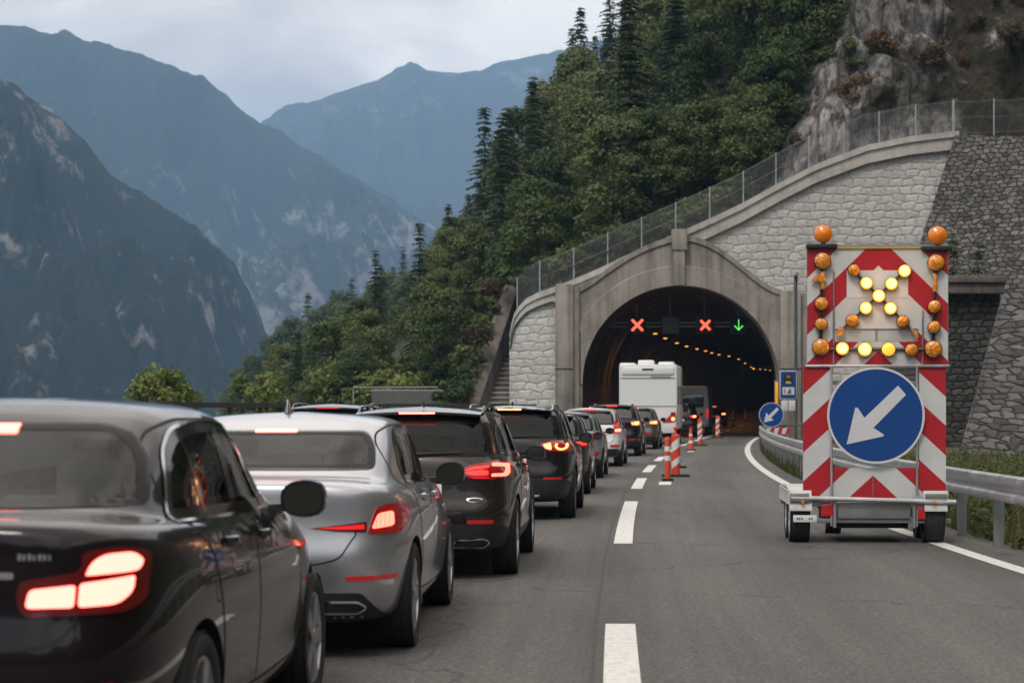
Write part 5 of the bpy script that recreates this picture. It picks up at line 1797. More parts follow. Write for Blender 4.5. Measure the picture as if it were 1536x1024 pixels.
# ---------------------------------------------------------------- mesh fences
def fence(name, pts, hts, label, posts_at, sag=False):
    """pts: foot points; wires run between the posts"""
    root = tag(empty(name, pts[0]), label, 'fence')
    o = Vector(pts[0])
    P3 = [Vector(p) - o for p in pts]
    cum = [0]
    for a, b_ in zip(P3[:-1], P3[1:]): cum.append(cum[-1] + (b_ - a).length)

    def at(s):
        s = min(max(s, 0), cum[-1])
        return Vector((np.interp(s, cum, [p.x for p in P3]), np.interp(s, cum, [p.y for p in P3]), np.interp(s, cum, [p.z for p in P3])))
    H = hts
    b = MB()
    r = .0075
    n = int(cum[-1] / .17)
    for d in (1, -1):
        for k in range(-int(H / .17) - 1, n + 1):
            s0, s1 = k * .17, k * .17 + H
            z0, z1 = (0, H)
            a0, a1 = max(s0, 0), min(s1, cum[-1])
            if a1 <= a0: continue
            f0, f1 = (a0 - s0) / H, (a1 - s0) / H
            m = 3
            for j in range(m):
                g0, g1 = f0 + (f1 - f0) * j / m, f0 + (f1 - f0) * (j + 1) / m
                p, q = at(s0 + H * g0), at(s0 + H * g1)
                h0, h1 = (H * g0, H * g1) if d > 0 else (H * (1 - g0), H * (1 - g1))
                b.bar(p + Vector((0, 0, h0 + .03)), q + Vector((0, 0, h1 + .03)), r, M['wire'], 3, caps=False)
    for hz in (.05, H * .5, H):
        m = 60
        prev = None
        for j in range(m + 1):
            s = cum[-1] * j / m
            q = at(s) + Vector((0, 0, hz))
            if sag and hz == H: q.z -= .10 * abs(math.sin(math.pi * s / 2.0))
            if prev is not None: b.bar(prev, q, .012, M['wire'], 4, caps=False)
            prev = q
    b.build('wire_mesh', root)
    for s in posts_at(cum[-1]):
        q = at(s)
        b = MB(); b.bar(q + Vector((0, 0, -.1)), q + Vector((0, 0, H + .06)), .035, M['galv'], 8); b.build('post', root)
    return root


pxs = list(np.linspace(776, 1431, 60))
fence('mesh_fence', [(X2(px), DP + bow(X2(px)) + .30, Z2(cop(px))) for px in pxs], 1.62, 'tall wire mesh fence with grey posts climbing along the curved coping', lambda L: [L * k / 13 for k in range(14)])
fence('mesh_fence', [(X2(1433), DP + .30, Z2(200)), (X2(1486), DP - .7, Z2(203)), (X2(1530), DP - 1.6, Z2(204)), (X2(1640), DP - 4, Z2(206))], 1.72, 'wire mesh fence with a sagging top wire along the dark retaining wall', lambda L: [L * k / 4 for k in range(5)], True)

# ---------------------------------------------------------------- retaining walls on the right
# the battered wall at the portal
def slab_wall(name, corners, thick, mat, label, nu=30, nv=24, bulge=0.0, cat='wall'):
    """corners: bottom-left, bottom-right, top-right, top-left; a curved skin with a back"""
    bl, br, tr, tl = [Vector(c) for c in corners]
    b = MB(); v = []
    for j in range(nv + 1):
        t = j / nv
        for i in range(nu + 1):
            s = i / nu
            p = (bl * (1 - s) + br * s) * (1 - t) + (tl * (1 - s) + tr * s) * t
            p = p + Vector((0, -bulge * math.sin(math.pi * min(1, s)) + .06 * noise.fractal(Vector((p.x * .5, p.z * .5, 1)), 1, 2, 3), 0))
            v.append(p)
    m = len(v)
    v2 = [p + Vector((.15, thick, 0)) for p in v]
    f = []
    for j in range(nv):
        for i in range(nu):
            q = j * (nu + 1) + i
            f.append((q, q + 1, q + nu + 2, q + nu + 1)); f.append((m + q, m + q + nu + 1, m + q + nu + 2, m + q + 1))
    W = nu + 1
    for i in range(nu):
        f.append((i, m + i, m + i + 1, i + 1)); q = nv * W + i; f.append((q, q + 1, m + q + 1, m + q))
    for j in range(nv):
        q = j * W; f.append((q, q + W, m + q + W, m + q)); q = j * W + nu; f.append((q, m + q, m + q + W, q + W))
    b.add(v + v2, f, mat)
    return tag(b.build(name, None, 50), label, cat)


slab_wall('retaining_wall', [P(1287, 656, 102.2), P(1900, 690, 88), P(1760, 208, 96), P(1433, 203, 102.6)], 1.2, M['stone_dark'], 'dark rubble retaining wall under the mesh fence, right of the pale headwall')
slab_wall('retaining_wall', [P(1434, 705, 60), P(1990, 735, 48), P(1990, 330, 51), P(1506, 440, 62.5)], .9, M['stone_rough'], 'battered dark stone wall with a slanting left edge, nearest behind the guardrail', bulge=.4)
slab_wall('retaining_wall', [P(1548, 300, 64.5), P(1990, 300, 56), P(1990, 150, 60), P(1600, 150, 66)], .9, M['stone_dark'], 'upper dark stone wall at the frame edge')
ab = tag(empty('stone_abutment', P(1452, 690, 80)), 'mossy dark stone abutment under a concrete ledge beside the battered wall', 'abutment')
o = ab.location
b = MB(); lo, hi = P(1378, 690, 80.3), P(1500, 436, 80.3)
b.box((lo.x - o.x, .3, -.3), (hi.x - o.x, 6, hi.z - o.z), M['stone_moss']); b.build('stone_base', ab)
b = MB(); lo, hi = P(1366, 440, 79.6), P(1507, 414, 79.6)
b.box((lo.x - o.x, -.45, lo.z - o.z + .0), (hi.x - o.x, 6.2, lo.z - o.z + .42), M['conc_dark'], .03)
b.box((lo.x - o.x - .05, -.6, lo.z - o.z + .423), (hi.x - o.x + .05, 6.2, hi.z - o.z), M['conc_dark'], .03); b.build('ledge', ab)

# ---------------------------------------------------------------- stair on the left
st = tag(empty('stairway', P(735, 660, 104.5)), 'concrete stairway climbing beside the left end of the portal with a sloping parapet', 'stairs')
o = st.location
b = MB()
n = 17
for k in range(n):
    z = .10 + .27 * k; y = .0 + .42 * k
    x0 = X2(712) + .10 * k - o.x; x1 = X2(764) + .035 * k - o.x
    b.box((x0, y, -.3), (x1, y + .62, z + .27 - .05), M['conc_dark'])
    b.box((x0 - .02, y - .05, z + .27 - .052), (x1 + .02, y + .60, z + .27), M['conc_light'])
b.build('step_flight', st)
b = MB()
z = .10 + .27 * n
b.box((X2(736) - o.x, .42 * n, -.3), (X2(768) + .6 - o.x, .42 * n + 3, z + .2), M['conc_dark']); b.build('landing', st)
b = MB(); rr = []
for px0, px1, py, y in ((690, 712, 618, -.6), (706, 728, 570, 1.9), (723, 745, 521, 4.4), (740, 761, 472, 6.9), (757, 777, 424, 9.4), (761, 781, 422, 12.5)):
    d = 104.5 + y
    a, c = P(px0, py, d), P(px1, py + 3, d)
    rr.append([(a.x - o.x, y, -1), (a.x - o.x, y, a.z), (c.x - o.x, y, c.z), (c.x - o.x, y, -1)])
b.loft(rr, M['conc_dark'], True, True); b.build('parapet', st)

# ---------------------------------------------------------------- railing along the left of the bridge deck, grey panel fence
rl = tag(empty('bridge_railing', (line_x(10) - 8.3, 10, 0)), 'long brown steel railing along the valley side of the road', 'railing')
o = rl.location
rx = lambda y: line_x(y) - 8.25
b = MB()
for z, hh in ((1.66, .10), (1.2, .06), (.8, .06), (.45, .06)):
    rr = []
    for k in range(48):
        y = -4 + 2.2 * k
        x = rx(y) - o.x
        rr.append([(x - .05, y - o.y, z - hh / 2), (x + .05, y - o.y, z - hh / 2), (x + .05, y - o.y, z + hh / 2), (x - .05, y - o.y, z + hh / 2)])
    b.loft(rr, M['steel_brown'], True, True)
b.build('rail', rl)
b = MB(); rr = []
for k in range(48):
    y = -4 + 2.2 * k; x = rx(y) - o.x
    rr.append([(x - .2, y - o.y, -.2), (x + .2, y - o.y, -.2), (x + .2, y - o.y, .3), (x - .2, y - o.y, .3)])
b.loft(rr, M['conc_dark'], True, True); b.build('kerb_base', rl)
for k in range(36):
    y = -3 + 2.9 * k
    b = MB(); x = rx(y) - o.x; b.box((x - .04, y - o.y - .05, .25), (x + .04, y - o.y + .05, 1.66), M['steel_brown']); b.build('post', rl)

pf = tag(empty('panel_fence', P(610, 620, 106)), 'low grey green panel fence left of the stairway', 'fence')
o = pf.location
M['panel_grey'] = pm('panel_grey', (.10, .105, .095), .7, var=.2, vs=2)
a, c = P(530, 581, 106), P(692, 581, 106)
b = MB(); b.box((a.x + 1.0 - o.x, -.03, -1.5), (c.x - o.x, .03, a.z - .16 - o.z), M['panel_grey']); b.build('panel', pf)
b = MB(); b.bar((a.x - o.x, 0, a.z - o.z), (c.x - o.x, 0, a.z - o.z + .02), .035, M['galv_dull']); b.bar((a.x + .9 - o.x, 0, a.z - .16 - o.z), (c.x - o.x, 0, a.z - .16 - o.z), .045, M['galv_dull']); b.build('rail', pf)
for k in range(4):
    x = a.x + (c.x - a.x) * k / 3 - o.x
    b = MB(); b.bar((x, .05, -2), (x, .05, a.z - o.z), .04, M['galv_dull']); b.build('post', pf)

# ---------------------------------------------------------------- guardrail on the right
gr = tag(empty('guardrail', (edge_x(20) + .5, 20, 0)), 'galvanised steel guardrail bending along the right edge of the road', 'guardrail')
o = gr.location
gxf = lambda y: edge_x(y) + .52
prof = [(.0, .545), (-.075, .565), (-.085, .61), (-.075, .645), (-.015, .685), (-.015, .725), (-.075, .765), (-.085, .80), (-.075, .845), (.0, .865), (.012, .86), (-.063, .835), (-.07, .80), (-.06, .775), (-.0, .73), (-.0, .68), (-.06, .635), (-.07, .61), (-.06, .575), (.012, .55)]
b = MB(); rr = []
ys = [2 + 1.0 * k for k in range(78)]
for y in ys:
    s = slope_at(y) + (edge_off(y + .5) - edge_off(y - .5)); nx = Vector((1, -s)).normalized()
    rr.append([(gxf(y) + nx.x * p[0] - o.x, y + nx.y * p[0] - o.y, p[1]) for p in prof])
# rounded end
for k in range(1, 7):
    a = math.pi / 2 * k / 6
    yy = 79 + .55 * math.sin(a); xx = gxf(79) + .55 * (1 - math.cos(a)) + .0
    rr.append([(xx + math.cos(a) * p[0] - o.x, yy + math.sin(a) * p[0] * -1 * -1 - o.y, p[1]) for p in prof])
b.loft(rr, M['galv'], True, True)
b.build('rail_beam', gr, 40)
for k in range(39):
    y = 3.4 + 2.0 * k
    x = gxf(y) + .03 - o.x
    b = MB()
    b.box((x, y - o.y - .012, -.3), (x + .11, y - o.y + .0, .84), M['galv_dull']); b.box((x, y - o.y + .0, -.3), (x + .008, y - o.y + .06, .84), M['galv_dull']); b.box((x + .102, y - o.y, -.3), (x + .11, y - o.y + .06, .84), M['galv_dull'])
    b.box((x - .03, y - o.y - .05, .60), (x + .02, y - o.y + .05, .80), M['galv'])
    b.build('post', gr, 0)

# ---------------------------------------------------------------- signs beside the tunnel mouth
M['sign_blue'] = pm('sign_blue', (.003, .052, .23), .35, coat=.2, var=.06, vs=2)
M['sign_white'] = pm('sign_white', (.60, .61, .62), .4, var=.05, vs=3)
M['stripe_red'] = pm('stripe_red', (.46, .022, .03), .4, var=.08, vs=3)
M['grey_post'] = pm('grey_post', (.10, .105, .11), .5, .4, var=.15)


def arrow_poly(k=1.0):
    # outline read off the photograph, circle radius 1
    pts = [(655, 135), (697, 183), (527, 357), (580, 392), (580, 402), (387, 445), (432, 250), (445, 252), (480, 305)]
    return [((x - 540) / 255 * k, -(y - 292) / 255 * k) for x, y in pts]


def round_sign(root, c, r, y, name='sign_disc'):
    b = MB()
    b.lathe([(.001, y - .012), (r * .955, y - .012), (r * .955, y - .0121)], M['sign_blue'], 'Y', 64, (c[0], 0, c[1]))
    b.lathe([(r * .955, y - .0125), (r, y - .0125), (r, y + .02), (.001, y + .02)], M['sign_white'], 'Y', 64, (c[0], 0, c[1]))
    d = b.build(name, root, 30)
    b = MB(); b.prism([(c[0] + p[0] * r, c[1] + p[1] * r) for p in arrow_poly()], y - .0165, y - .0125, M['sign_white'])
    b.build('white_arrow', d, 0)
    return d


c = P(1157, 622, 65)
t = tag(empty('keep_left_sign', (c.x, 65, 0)), 'small round blue sign with white arrow at the guardrail end before the tunnel', 'road sign')
round_sign(t, (0, c.z), .40, 0)
b = MB(); b.bar((0, .05, 0), (0, .05, c.z + .2), .03, M['galv_dull']); b.build('sign_post', t)
b = MB()
for k in range(6):
    x0 = -.20 + .13 * k
    z0, z1 = c.z - .62, c.z - .42
    b.add([(x0, -.02, z0), (x0 + .13, -.02, z0), (x0 + .19, -.02, z1), (x0 + .06, -.02, z1), (x0, .0, z0), (x0 + .13, .0, z0), (x0 + .19, .0, z1), (x0 + .06, .0, z1)],
          [(0, 1, 2, 3), (0, 4, 5, 1), (1, 5, 6, 2), (2, 6, 7, 3), (3, 7, 4, 0)], M['stripe_red'] if k % 2 else M['sign_white'])
b.build('striped_board', t, 0)

c = P(1182.5, 577, 85)
t = tag(empty('emergency_sign', (c.x, 85, 0)), 'blue emergency telephone sign on a tall grey pole right of the tunnel mouth', 'road sign')
w, h = .36, .60
z = c.z
b = MB(); b.box((-w, 0, z - h), (w, .05, z + h), M['sign_white'], .01); b.box((-w + .03, -.006, z - h + .03), (w - .03, 0, z + h - .03), M['sign_blue']); bo = b.build('sign_board', t)
b = MB(); b.box((-.19, -.012, z + .0), (.19, -.006, z + .44), M['black_plastic']); b.build('telephone_field', bo)
b = MB()
M['amber_dim'] = pm('amber_dim', (.40, .16, .03), .4)
b.prism(fil([(-.10, z + .30), (.10, z + .30), (.07, z + .40), (-.07, z + .40)], .03), -.02, -.012, M['amber_dim'])
b.prism(fil([(-.13, z + .05), (.13, z + .05), (.09, z + .15), (-.09, z + .15)], .03), -.02, -.012, pm('phone_yellow', (.45, .42, .15), .5))
b.build('telephone_symbol', bo)
b = MB(); b.box((-.25, -.012, z - .42), (.25, -.006, z - .10), M['sign_white']); b.prism([(-.05, z - .38), (.12, z - .38), (.12, z - .18), (.04, z - .16)], -.018, -.012, M['panel_grey'])
b.box((-.19, -.018, z - .36), (-.12, -.012, z - .16), pm('faded_pink', (.45, .22, .25), .5)); b.build('small_panel', bo)
b = MB()
for x0 in (-.30, .02): b.box((x0, .0, z - h - .50), (x0 + .28, .03, z - h - .06), M['sign_white'], .005)
b.build('lower_panel', t)
b = MB(); b.bar((.33, .12, 0), (.33, .12, P(0, 414, 85).z), .075, M['grey_post'], 12); b.bar((.33, .12, P(0, 416, 85).z), (.33, -.25, P(0, 412, 85).z), .09, M['grey_post'], 10); b.build('pole', t)
# grey bench-like crash cushion and amber marker behind it
c = P(1165, 577, 101)
M['marker_orange'] = pm('marker_orange', (.55, .22, .015), .4, emit=(1, .38, .03), es=.45)
t = tag(empty('tunnel_marker', (c.x, 101, 0)), 'narrow glowing orange strip at the right edge of the tunnel mouth', 'marker')
b = MB(); b.box((-.07, 0, 1.75), (.07, .08, 2.85), M['marker_orange'], .02); b.build('light_strip', t)
b = MB(); b.box((-.10, .083, 0), (.10, .16, 2.95), M['grey_post'], .01); b.build('mount', t)
c = P(1190, 637, 83)
t = tag(empty('cable_trough', (c.x, 83, 0)), 'low grey slab on posts behind the guardrail below the emergency sign', 'trough')
b = MB(); b.box((-.55, 0, c.z - .05), (.7, .5, c.z + .05), M['conc_dark'], .02); b.build('slab', t)
for x in (-.35, .5):
    b = MB(); b.box((x - .06, .1, -.1), (x + .06, .3, c.z - .05), M['conc_dark']); b.build('leg', t)

# ---------------------------------------------------------------- delineators and cones
M['cone_orange'] = pm('cone_orange', (.62, .065, .025), .5, var=.08, vs=5, emit=(1, .1, .03), es=.0)
M['cone_white'] = pm('cone_white', (.68, .68, .66), .45, var=.06, vs=6)


def delineator(x, d, r, H, bw, bands, label, tip=0.0, diag=False, taper=1.0, base_h=.06):
    t = tag(empty('traffic_delineator', (x, d, rise(d)), 0), label, 'delineator', 'orange and white delineators along the dashed line')
    b = MB()
    b.box((-bw / 2, -bw * .38, 0), (bw / 2, bw * .38, base_h), M['rubber'], .02)
    b.build('base', t)
    b = MB()
    zs = [0]
    for a, c in bands: zs += [a, c]
    zs.append(1)
    n = 20
    rad = lambda f: r * (1 + (taper - 1) * f)
    for i in range(len(zs) - 1):
        mat = M['cone_white'] if i % 2 else M['cone_orange']
        rings = []
        for k in range(3):
            f = zs[i] + (zs[i + 1] - zs[i]) * k / 2
            ring = []
            for j in range(n):
                a = 2 * math.pi * j / n
                ff = f
                if diag and 0 < f < 1: ff = f + .085 * math.cos(a) * (1 if 0.02 < f < .98 else 0)
                ring.append((rad(f) * math.cos(a), rad(f) * math.sin(a), base_h + (H - base_h) * ff))
            rings.append(ring)
        b.loft(rings, mat, True)
    b.lathe([(rad(1), H), (rad(1) * .8, H + .02), (.001, H + .03)], M['cone_orange'], 'Z', n)
    b.build('tube', t)
    if tip:
        b = MB(); b.bar((0, 0, H), (0, 0, H + tip), .03, M['cone_orange'], 10); b.lathe([(.03, H + tip * .6), (.05, H + tip * .7), (.05, H + tip * .9), (.02, H + tip)], M['cone_orange'], 'Z', 12); b.build('tip', t)
    return t


def at_px(px, d): return (px - CX) * d / FPX


delineator(at_px(1001.3, 43.8), 43.8, .066, .92, .26, [(.45, .57), (.69, .81)], 'slim orange delineator with two white bands, nearest of the row', .05)
delineator(at_px(1013.4, 46.5), 46.5, .10, .96, .62, [(.22, .40), (.64, .88)], 'thick delineator with slanted white bands on a wide black base, second of the row', .20, True)
delineator(at_px(1016.5, 53), 53, .075, .50, .45, [(.4, .6)], 'low delineator half hidden behind the thick one')
delineator(at_px(1036.2, 73), 73, .105, .80, .34, [(.30, .42), (.66, .76)], 'short tapered orange cone, third of the row', .0, False, .42)
delineator(at_px(1050, 82), 82, .10, 1.08, .55, [(.20, .36), (.46, .60), (.72, .88)], 'delineator with three white bands on a black base, before the tunnel mouth', .06, True)
delineator(at_px(1076.6, 102), 102, .11, 1.1, .55, [(.16, .30), (.44, .58), (.74, .90)], 'delineator standing right at the tunnel mouth line', .0, True)
for px, d in ((1099.5, 148), (1118, 196)):
    delineator(at_px(px, d), d, .11, 1.15, .5, [(.2, .36), (.5, .64)], 'dim delineator inside the tunnel, ' + ('nearer of the two' if d < 160 else 'farther of the two'))
b = MB()
# ================================================================ the warning trailer
def chevron_mat(name, u0, z0, k, period):
    m, nt, b = newmat(name)
    tc = N(nt, 'ShaderNodeTexCoord'); sx = N(nt, 'ShaderNodeSeparateXYZ'); nt.links.new(tc.outputs['Object'], sx.inputs[0])
    au = math_(nt, 'ABSOLUTE', math_(nt, 'SUBTRACT', sx.outputs[0], u0))
    t = math_(nt, 'DIVIDE', math_(nt, 'SUBTRACT', z0, math_(nt, 'ADD', sx.outputs[2], math_(nt, 'MULTIPLY', au, k))), period)
    fr = math_(nt, 'FRACT', t)
    red = math_(nt, 'LESS_THAN', fr, .508)
    n = N(nt, 'ShaderNodeTexNoise', Scale=3.0, Detail=8.0, Roughness=.7); nt.links.new(tc.outputs['Object'], n.inputs['Vector'])
    r = ramp(nt, [(.3, (.86, .86, .85)), (.7, (1.06, 1.06, 1.06))]); nt.links.new(n.outputs['Fac'], r.inputs[0])
    c = mixc(nt, red, (.60, .605, .60), (.43, .012, .02))
    c = mixc(nt, 1.0, c, r.outputs[0], 'MULTIPLY')
    nt.links.new(c, b.inputs['Base Color']); b.inputs['Roughness'].default_value = .38; b.inputs['Coat Weight'].default_value = .15
    return m


def amber(name, col, es):
    m, nt, b = newmat(name)
    tc = N(nt, 'ShaderNodeTexCoord')
    v = N(nt, 'ShaderNodeTexVoronoi', Scale=42.0); nt.links.new(tc.outputs['Object'], v.inputs['Vector'])
    r = ramp(nt, [(.0, tuple(c * .45 for c in col)), (.5, col), (1, tuple(min(1, c * 1.35 + .04) for c in col))]); nt.links.new(v.outputs['Color'], r.inputs[0])
    nt.links.new(r.outputs[0], b.inputs['Base Color'])
    b.inputs['Roughness'].default_value = .18; b.inputs['Coat Weight'].default_value = .6
    bp = N(nt, 'ShaderNodeBump'); bp.inputs['Strength'].default_value = .5; bp.inputs['Distance'].default_value = .01
    nt.links.new(v.outputs['Distance'], bp.inputs['Height']); nt.links.new(bp.outputs[0], b.inputs['Normal'])
    if es:
        nt.links.new(r.outputs[0], b.inputs['Emission Color']); b.inputs['Emission Strength'].default_value = es
    return m


M['amber_off'] = amber('amber_off', (.72, .25, .012), 0)
M['amber_glow'] = amber('amber_glow', (.85, .40, .03), .9)
M['beacon'] = pm('beacon', (.80, .20, .008), .22, coat=.6, var=.12, vs=9)
M['lamp_on'] = pm('lamp_on', (.8, .5, .1), .3, emit=(1, .25, .11), es=4.0)
M['lamp_half'] = pm('lamp_half', (.8, .45, .08), .3, emit=(1, .40, .035), es=1.1)
M['trailer_white'] = pm('trailer_white', (.52, .52, .51), .4, var=.15, vs=4)
M['trailer_grey'] = pm('trailer_grey', (.21, .215, .215), .5, .2, var=.18, vs=4)
M['plexi'] = pm('plexi', (.62, .62, .61), .35)
M['plexi'].node_tree.nodes['Principled BSDF'].inputs['Alpha'].default_value = .55
M['board_back'] = pm('board_back', (.30, .31, .31), .45, .6)
TX, TY, TS = 4.36, 24.0, 125.0
tr = tag(empty('warning_trailer', (TX, TY, 0), -math.atan(.075)), 'tall road works trailer with red white chevrons, lit amber lamps and blue arrow disc', 'warning trailer')
U = lambda px: (px - 1313) / TS
ZZ = lambda py: HC - (py - HY) / TS
A = lambda x, y: (U(1180 + x / 4.267), ZZ(320 + y / 4.267))
Bq = lambda x, y: (U(1160 + x / 3.531), ZZ(540 + y / 3.531))
chU = chevron_mat('chevron_upper', .037, 3.676, .98, .684)
chL = chevron_mat('chevron_lower', -.028, .812, .93, .70)


def board(name, rects, mat):
    b = MB()
    for x0, z0, x1, z1 in rects: b.box((x0, 0, z0), (x1, .03, z1), mat)
    return b.build(name, tr, 0)


ux0, ux1, uz0, uz1 = U(1211.5), U(1420.5), ZZ(546.5), ZZ(371.5)
hx0, hz0 = A(310, 822); hx1, hz1 = A(840, 738)
ub = board('upper_board', [(ux0, uz0, hx0, uz1), (hx1, uz0, ux1, uz1), (hx0, uz0, hx1, hz0), (hx0, hz1, hx1, uz1)], chU)
b = MB(); p0, p1 = A(386, 540), A(775, 365)
b.box((p0[0], -.004, p0[1]), (p1[0], -.001, p1[1]), M['sign_white']); b.prism([A(587, 492), A(836, 738), A(338, 738)], -.003, -.001, M['sign_white']); b.build('white_field', ub, 0)
b = MB()
for a_, c_ in (((302, 985), (302, 365)), ((866, 985), (866, 620))):
    q0, q1 = A(*a_), A(*c_); b.bar((q0[0], -.02, q0[1]), (q1[0], -.02, q1[1]), .010, M['satin_steel'])
for y in (737, 824):
    q0, q1 = A(310, y), A(840, y); b.bar((q0[0], .015, q0[1]), (q1[0], .015, q1[1]), .016, M['galv_dull'])
for x in (575,):
    q0, q1 = A(x, 822), A(x, 640); b.bar((q0[0], .015, q0[1]), (q1[0], .015, q1[1]), .012, M['galv_dull'])
b.build('hatch_frame', ub)
b = MB(); b.box((hx0 + .01, .012, hz0), (hx1 - .01, .018, hz1), M['plexi']); b.build('hatch_pane', ub, 0)
b = MB()
b.box((ux0, -.018, uz1 - .005), (ux1, .05, uz1 + .035), M['galv_dull']); b.box((A(325, 0)[0], -.02, uz1 - .012), (A(850, 0)[0], -.012, uz1 + .008), pm('yellow_edge', (.5, .33, .03), .5))
b.box((ux0 - .004, .002, uz0), (ux0, .05, uz1), M['galv_dull']); b.box((ux1, .002, uz0), (ux1 + .004, .05, uz1), M['galv_dull'])
b.box((ux0 - .02, -.03, uz0 - .035), (ux1 + .02, .06, uz0 - .003), M['galv'], .008)
b.build('board_frame', tr)
lx0, lx1, lz0, lz1 = U(1205.5), U(1417.5), ZZ(747.5), ZZ(549.5)
sx0, sx1, szb = U(1247.5), U(1378), ZZ(701.5)
lb = board('lower_board', [(lx0, lz0, sx0, lz1), (sx1, lz0, lx1, lz1), (sx0, lz0, sx1, szb)], chL)
c = Bq(540, 292)
ds = round_sign(tr, c, 255 / 3.531 / TS, -.06, 'arrow_disc')
b = MB()
for x in (309, 757):
    q0, q1 = Bq(x, 878), Bq(x, 35); b.bar((q0[0], -.03, q0[1]), (q1[0], -.03, q1[1]), .015, M['galv'])
for x in (528,): q0, q1 = Bq(x, 725), Bq(x, 608); b.bar((q0[0], -.004, q0[1]), (q1[0], -.004, q1[1]), .004, M['galv_dull'])
for x in (240, 800):
    q0, q1 = Bq(x, 720), Bq(x, -600); b.box((q0[0] - .03, .035, .5), (q0[0] + .03, .10, 3.5), M['galv_dull'])
for z in (1.2, 1.9): b.box((Bq(240, 0)[0], .10, z), (Bq(800, 0)[0], .14, z + .05), M['galv_dull'])
b.build('mast_frame', tr)
# crossbars behind the lamps
b = MB()


def link(a_, c_, w=.022, mat=None):
    q0, q1 = A(*a_), A(*c_)
    b.bar((q0[0], -.022, q0[1]), (q1[0], -.022, q1[1]), w, mat or M['black_plastic'], 6)


M['bar_brown'] = pm('bar_brown', (.10, .075, .055), .5)
link((428, 365), (815, 765), .016, M['bar_brown']); link((748, 372), (342, 755), .016, M['bar_brown'])
link((219, 868), (929, 868), .020, M['bar_brown'])
link((230, 305), (219, 855), .024); link((947, 320), (929, 870), .024)
b.build('lamp_bars', tr)
LAMPS = [(230, 305, 52, 0), (223, 578, 42, 0), (222, 710, 40, 0), (219, 855, 54, 0), (947, 320, 53, 0), (936, 600, 42, 0), (934, 730, 40, 0), (929, 870, 54, 0),
         (428, 365, 38, 0), (507, 448, 40, 2), (585, 530, 41, 2), (503, 607, 40, 2), (419, 687, 41, 0), (748, 372, 40, 2), (665, 453, 40, 2), (659, 610, 40, 2), (738, 694, 40, 0),
         (355, 865, 42, 2), (497, 870, 45, 2), (646, 870, 43, 1), (791, 875, 41, 0)]
for x, y, r, s in LAMPS:
    q = A(x, y); rr_ = r / 4.267 / TS
    lens = [M['amber_off'], M['lamp_half'], M['lamp_on']][s]
    b = MB()
    b.lathe([(rr_ * 1.06, -.03), (rr_ * 1.06, -.075), (rr_ * .98, -.083)], M['gloss_black'], 'Y', 28, (q[0], 0, q[1]))
    b.lathe([(rr_ * 1.06, -.03), (.001, -.03)], M['gloss_black'], 'Y', 28, (q[0], 0, q[1]))
    h = b.build('warning_lamp', tr)
    b = MB()
    b.lathe([(rr_ * .985, -.080), (rr_ * .8, -.100), (rr_ * .45, -.113), (.001, -.117)], lens if s != 2 else M['lamp_half'], 'Y', 28, (q[0], 0, q[1]))
    if s == 2:
        b = MB()
        b.lathe([(rr_ * .985, -.080), (rr_ * .74, -.103)], M['lamp_half'], 'Y', 28, (q[0], 0, q[1]))
        b.lathe([(rr_ * .74, -.103), (rr_ * .45, -.113), (.001, -.117)], M['lamp_on'], 'Y', 28, (q[0], 0, q[1]))
    b.build('lens', h)
    if s == 2:
        L = bpy.data.lights.new('lamp_light', 'POINT'); L.energy = .5; L.color = (1, .50, .12); L.shadow_soft_size = .05
        lo = bpy.data.objects.new('lamp_light', L); COL.objects.link(lo)
        lo.location = tr.location + Vector((q[0], -.17 - q[0] * .075, q[1]))
# folded side lamps and amber strips
for x0, y0, x1, y1 in ((218, 372, 244, 486), (927, 388, 953, 505)):
    b = MB(); p0, p1 = A(x0, y1), A(x1, y0); b.box((p0[0], -.06, p0[1]), (p1[0], -.03, p1[1]), M['amber_off'], .006)
    b.build('amber_strip', tr)
for pts in ([(316, 768), (338, 726), (368, 738), (360, 782), (330, 786)], [(782, 736), (800, 738), (836, 786), (826, 802)], [(160, 430), (185, 396), (214, 392), (256, 420), (250, 440), (216, 438)]):
    b = MB(); b.prism([A(*p) for p in pts], -.07, -.03, M['amber_off']); b.build('folded_lamp', tr)
# beacons on their black bars
for x, y, r, x0, x1, yb_ in ((236, 130, 58, 128, 323, 208), (960, 145, 60, 858, 1047, 226)):
    q = A(x, y); rr_ = r / 4.267 / TS
    b = MB(); p0, p1 = A(x0, yb_ + 14), A(x1, yb_ - 13); b.box((p0[0], -.07, p0[1]), (p1[0], .03, p1[1]), M['black_plastic'], .006); ba = b.build('beacon_bar', tr)
    b = MB()
    b.lathe([(rr_ * .98, .05), (rr_, -.01), (rr_ * .97, -.03), (rr_ * .55, -.065), (.001, -.075)], M['beacon'], 'Y', 40, (q[0], 0, q[1]))
    b.lathe([(rr_ * .98, .05), (rr_ * .6, .09), (.001, .10)], M['beacon'], 'Y', 40, (q[0], 0, q[1]))
    b.bar((q[0], .0, q[1] - rr_ * 1.12), (q[0], .0, q[1] - rr_ * .9), .03, M['black_plastic'])
    b.build('beacon', tr)
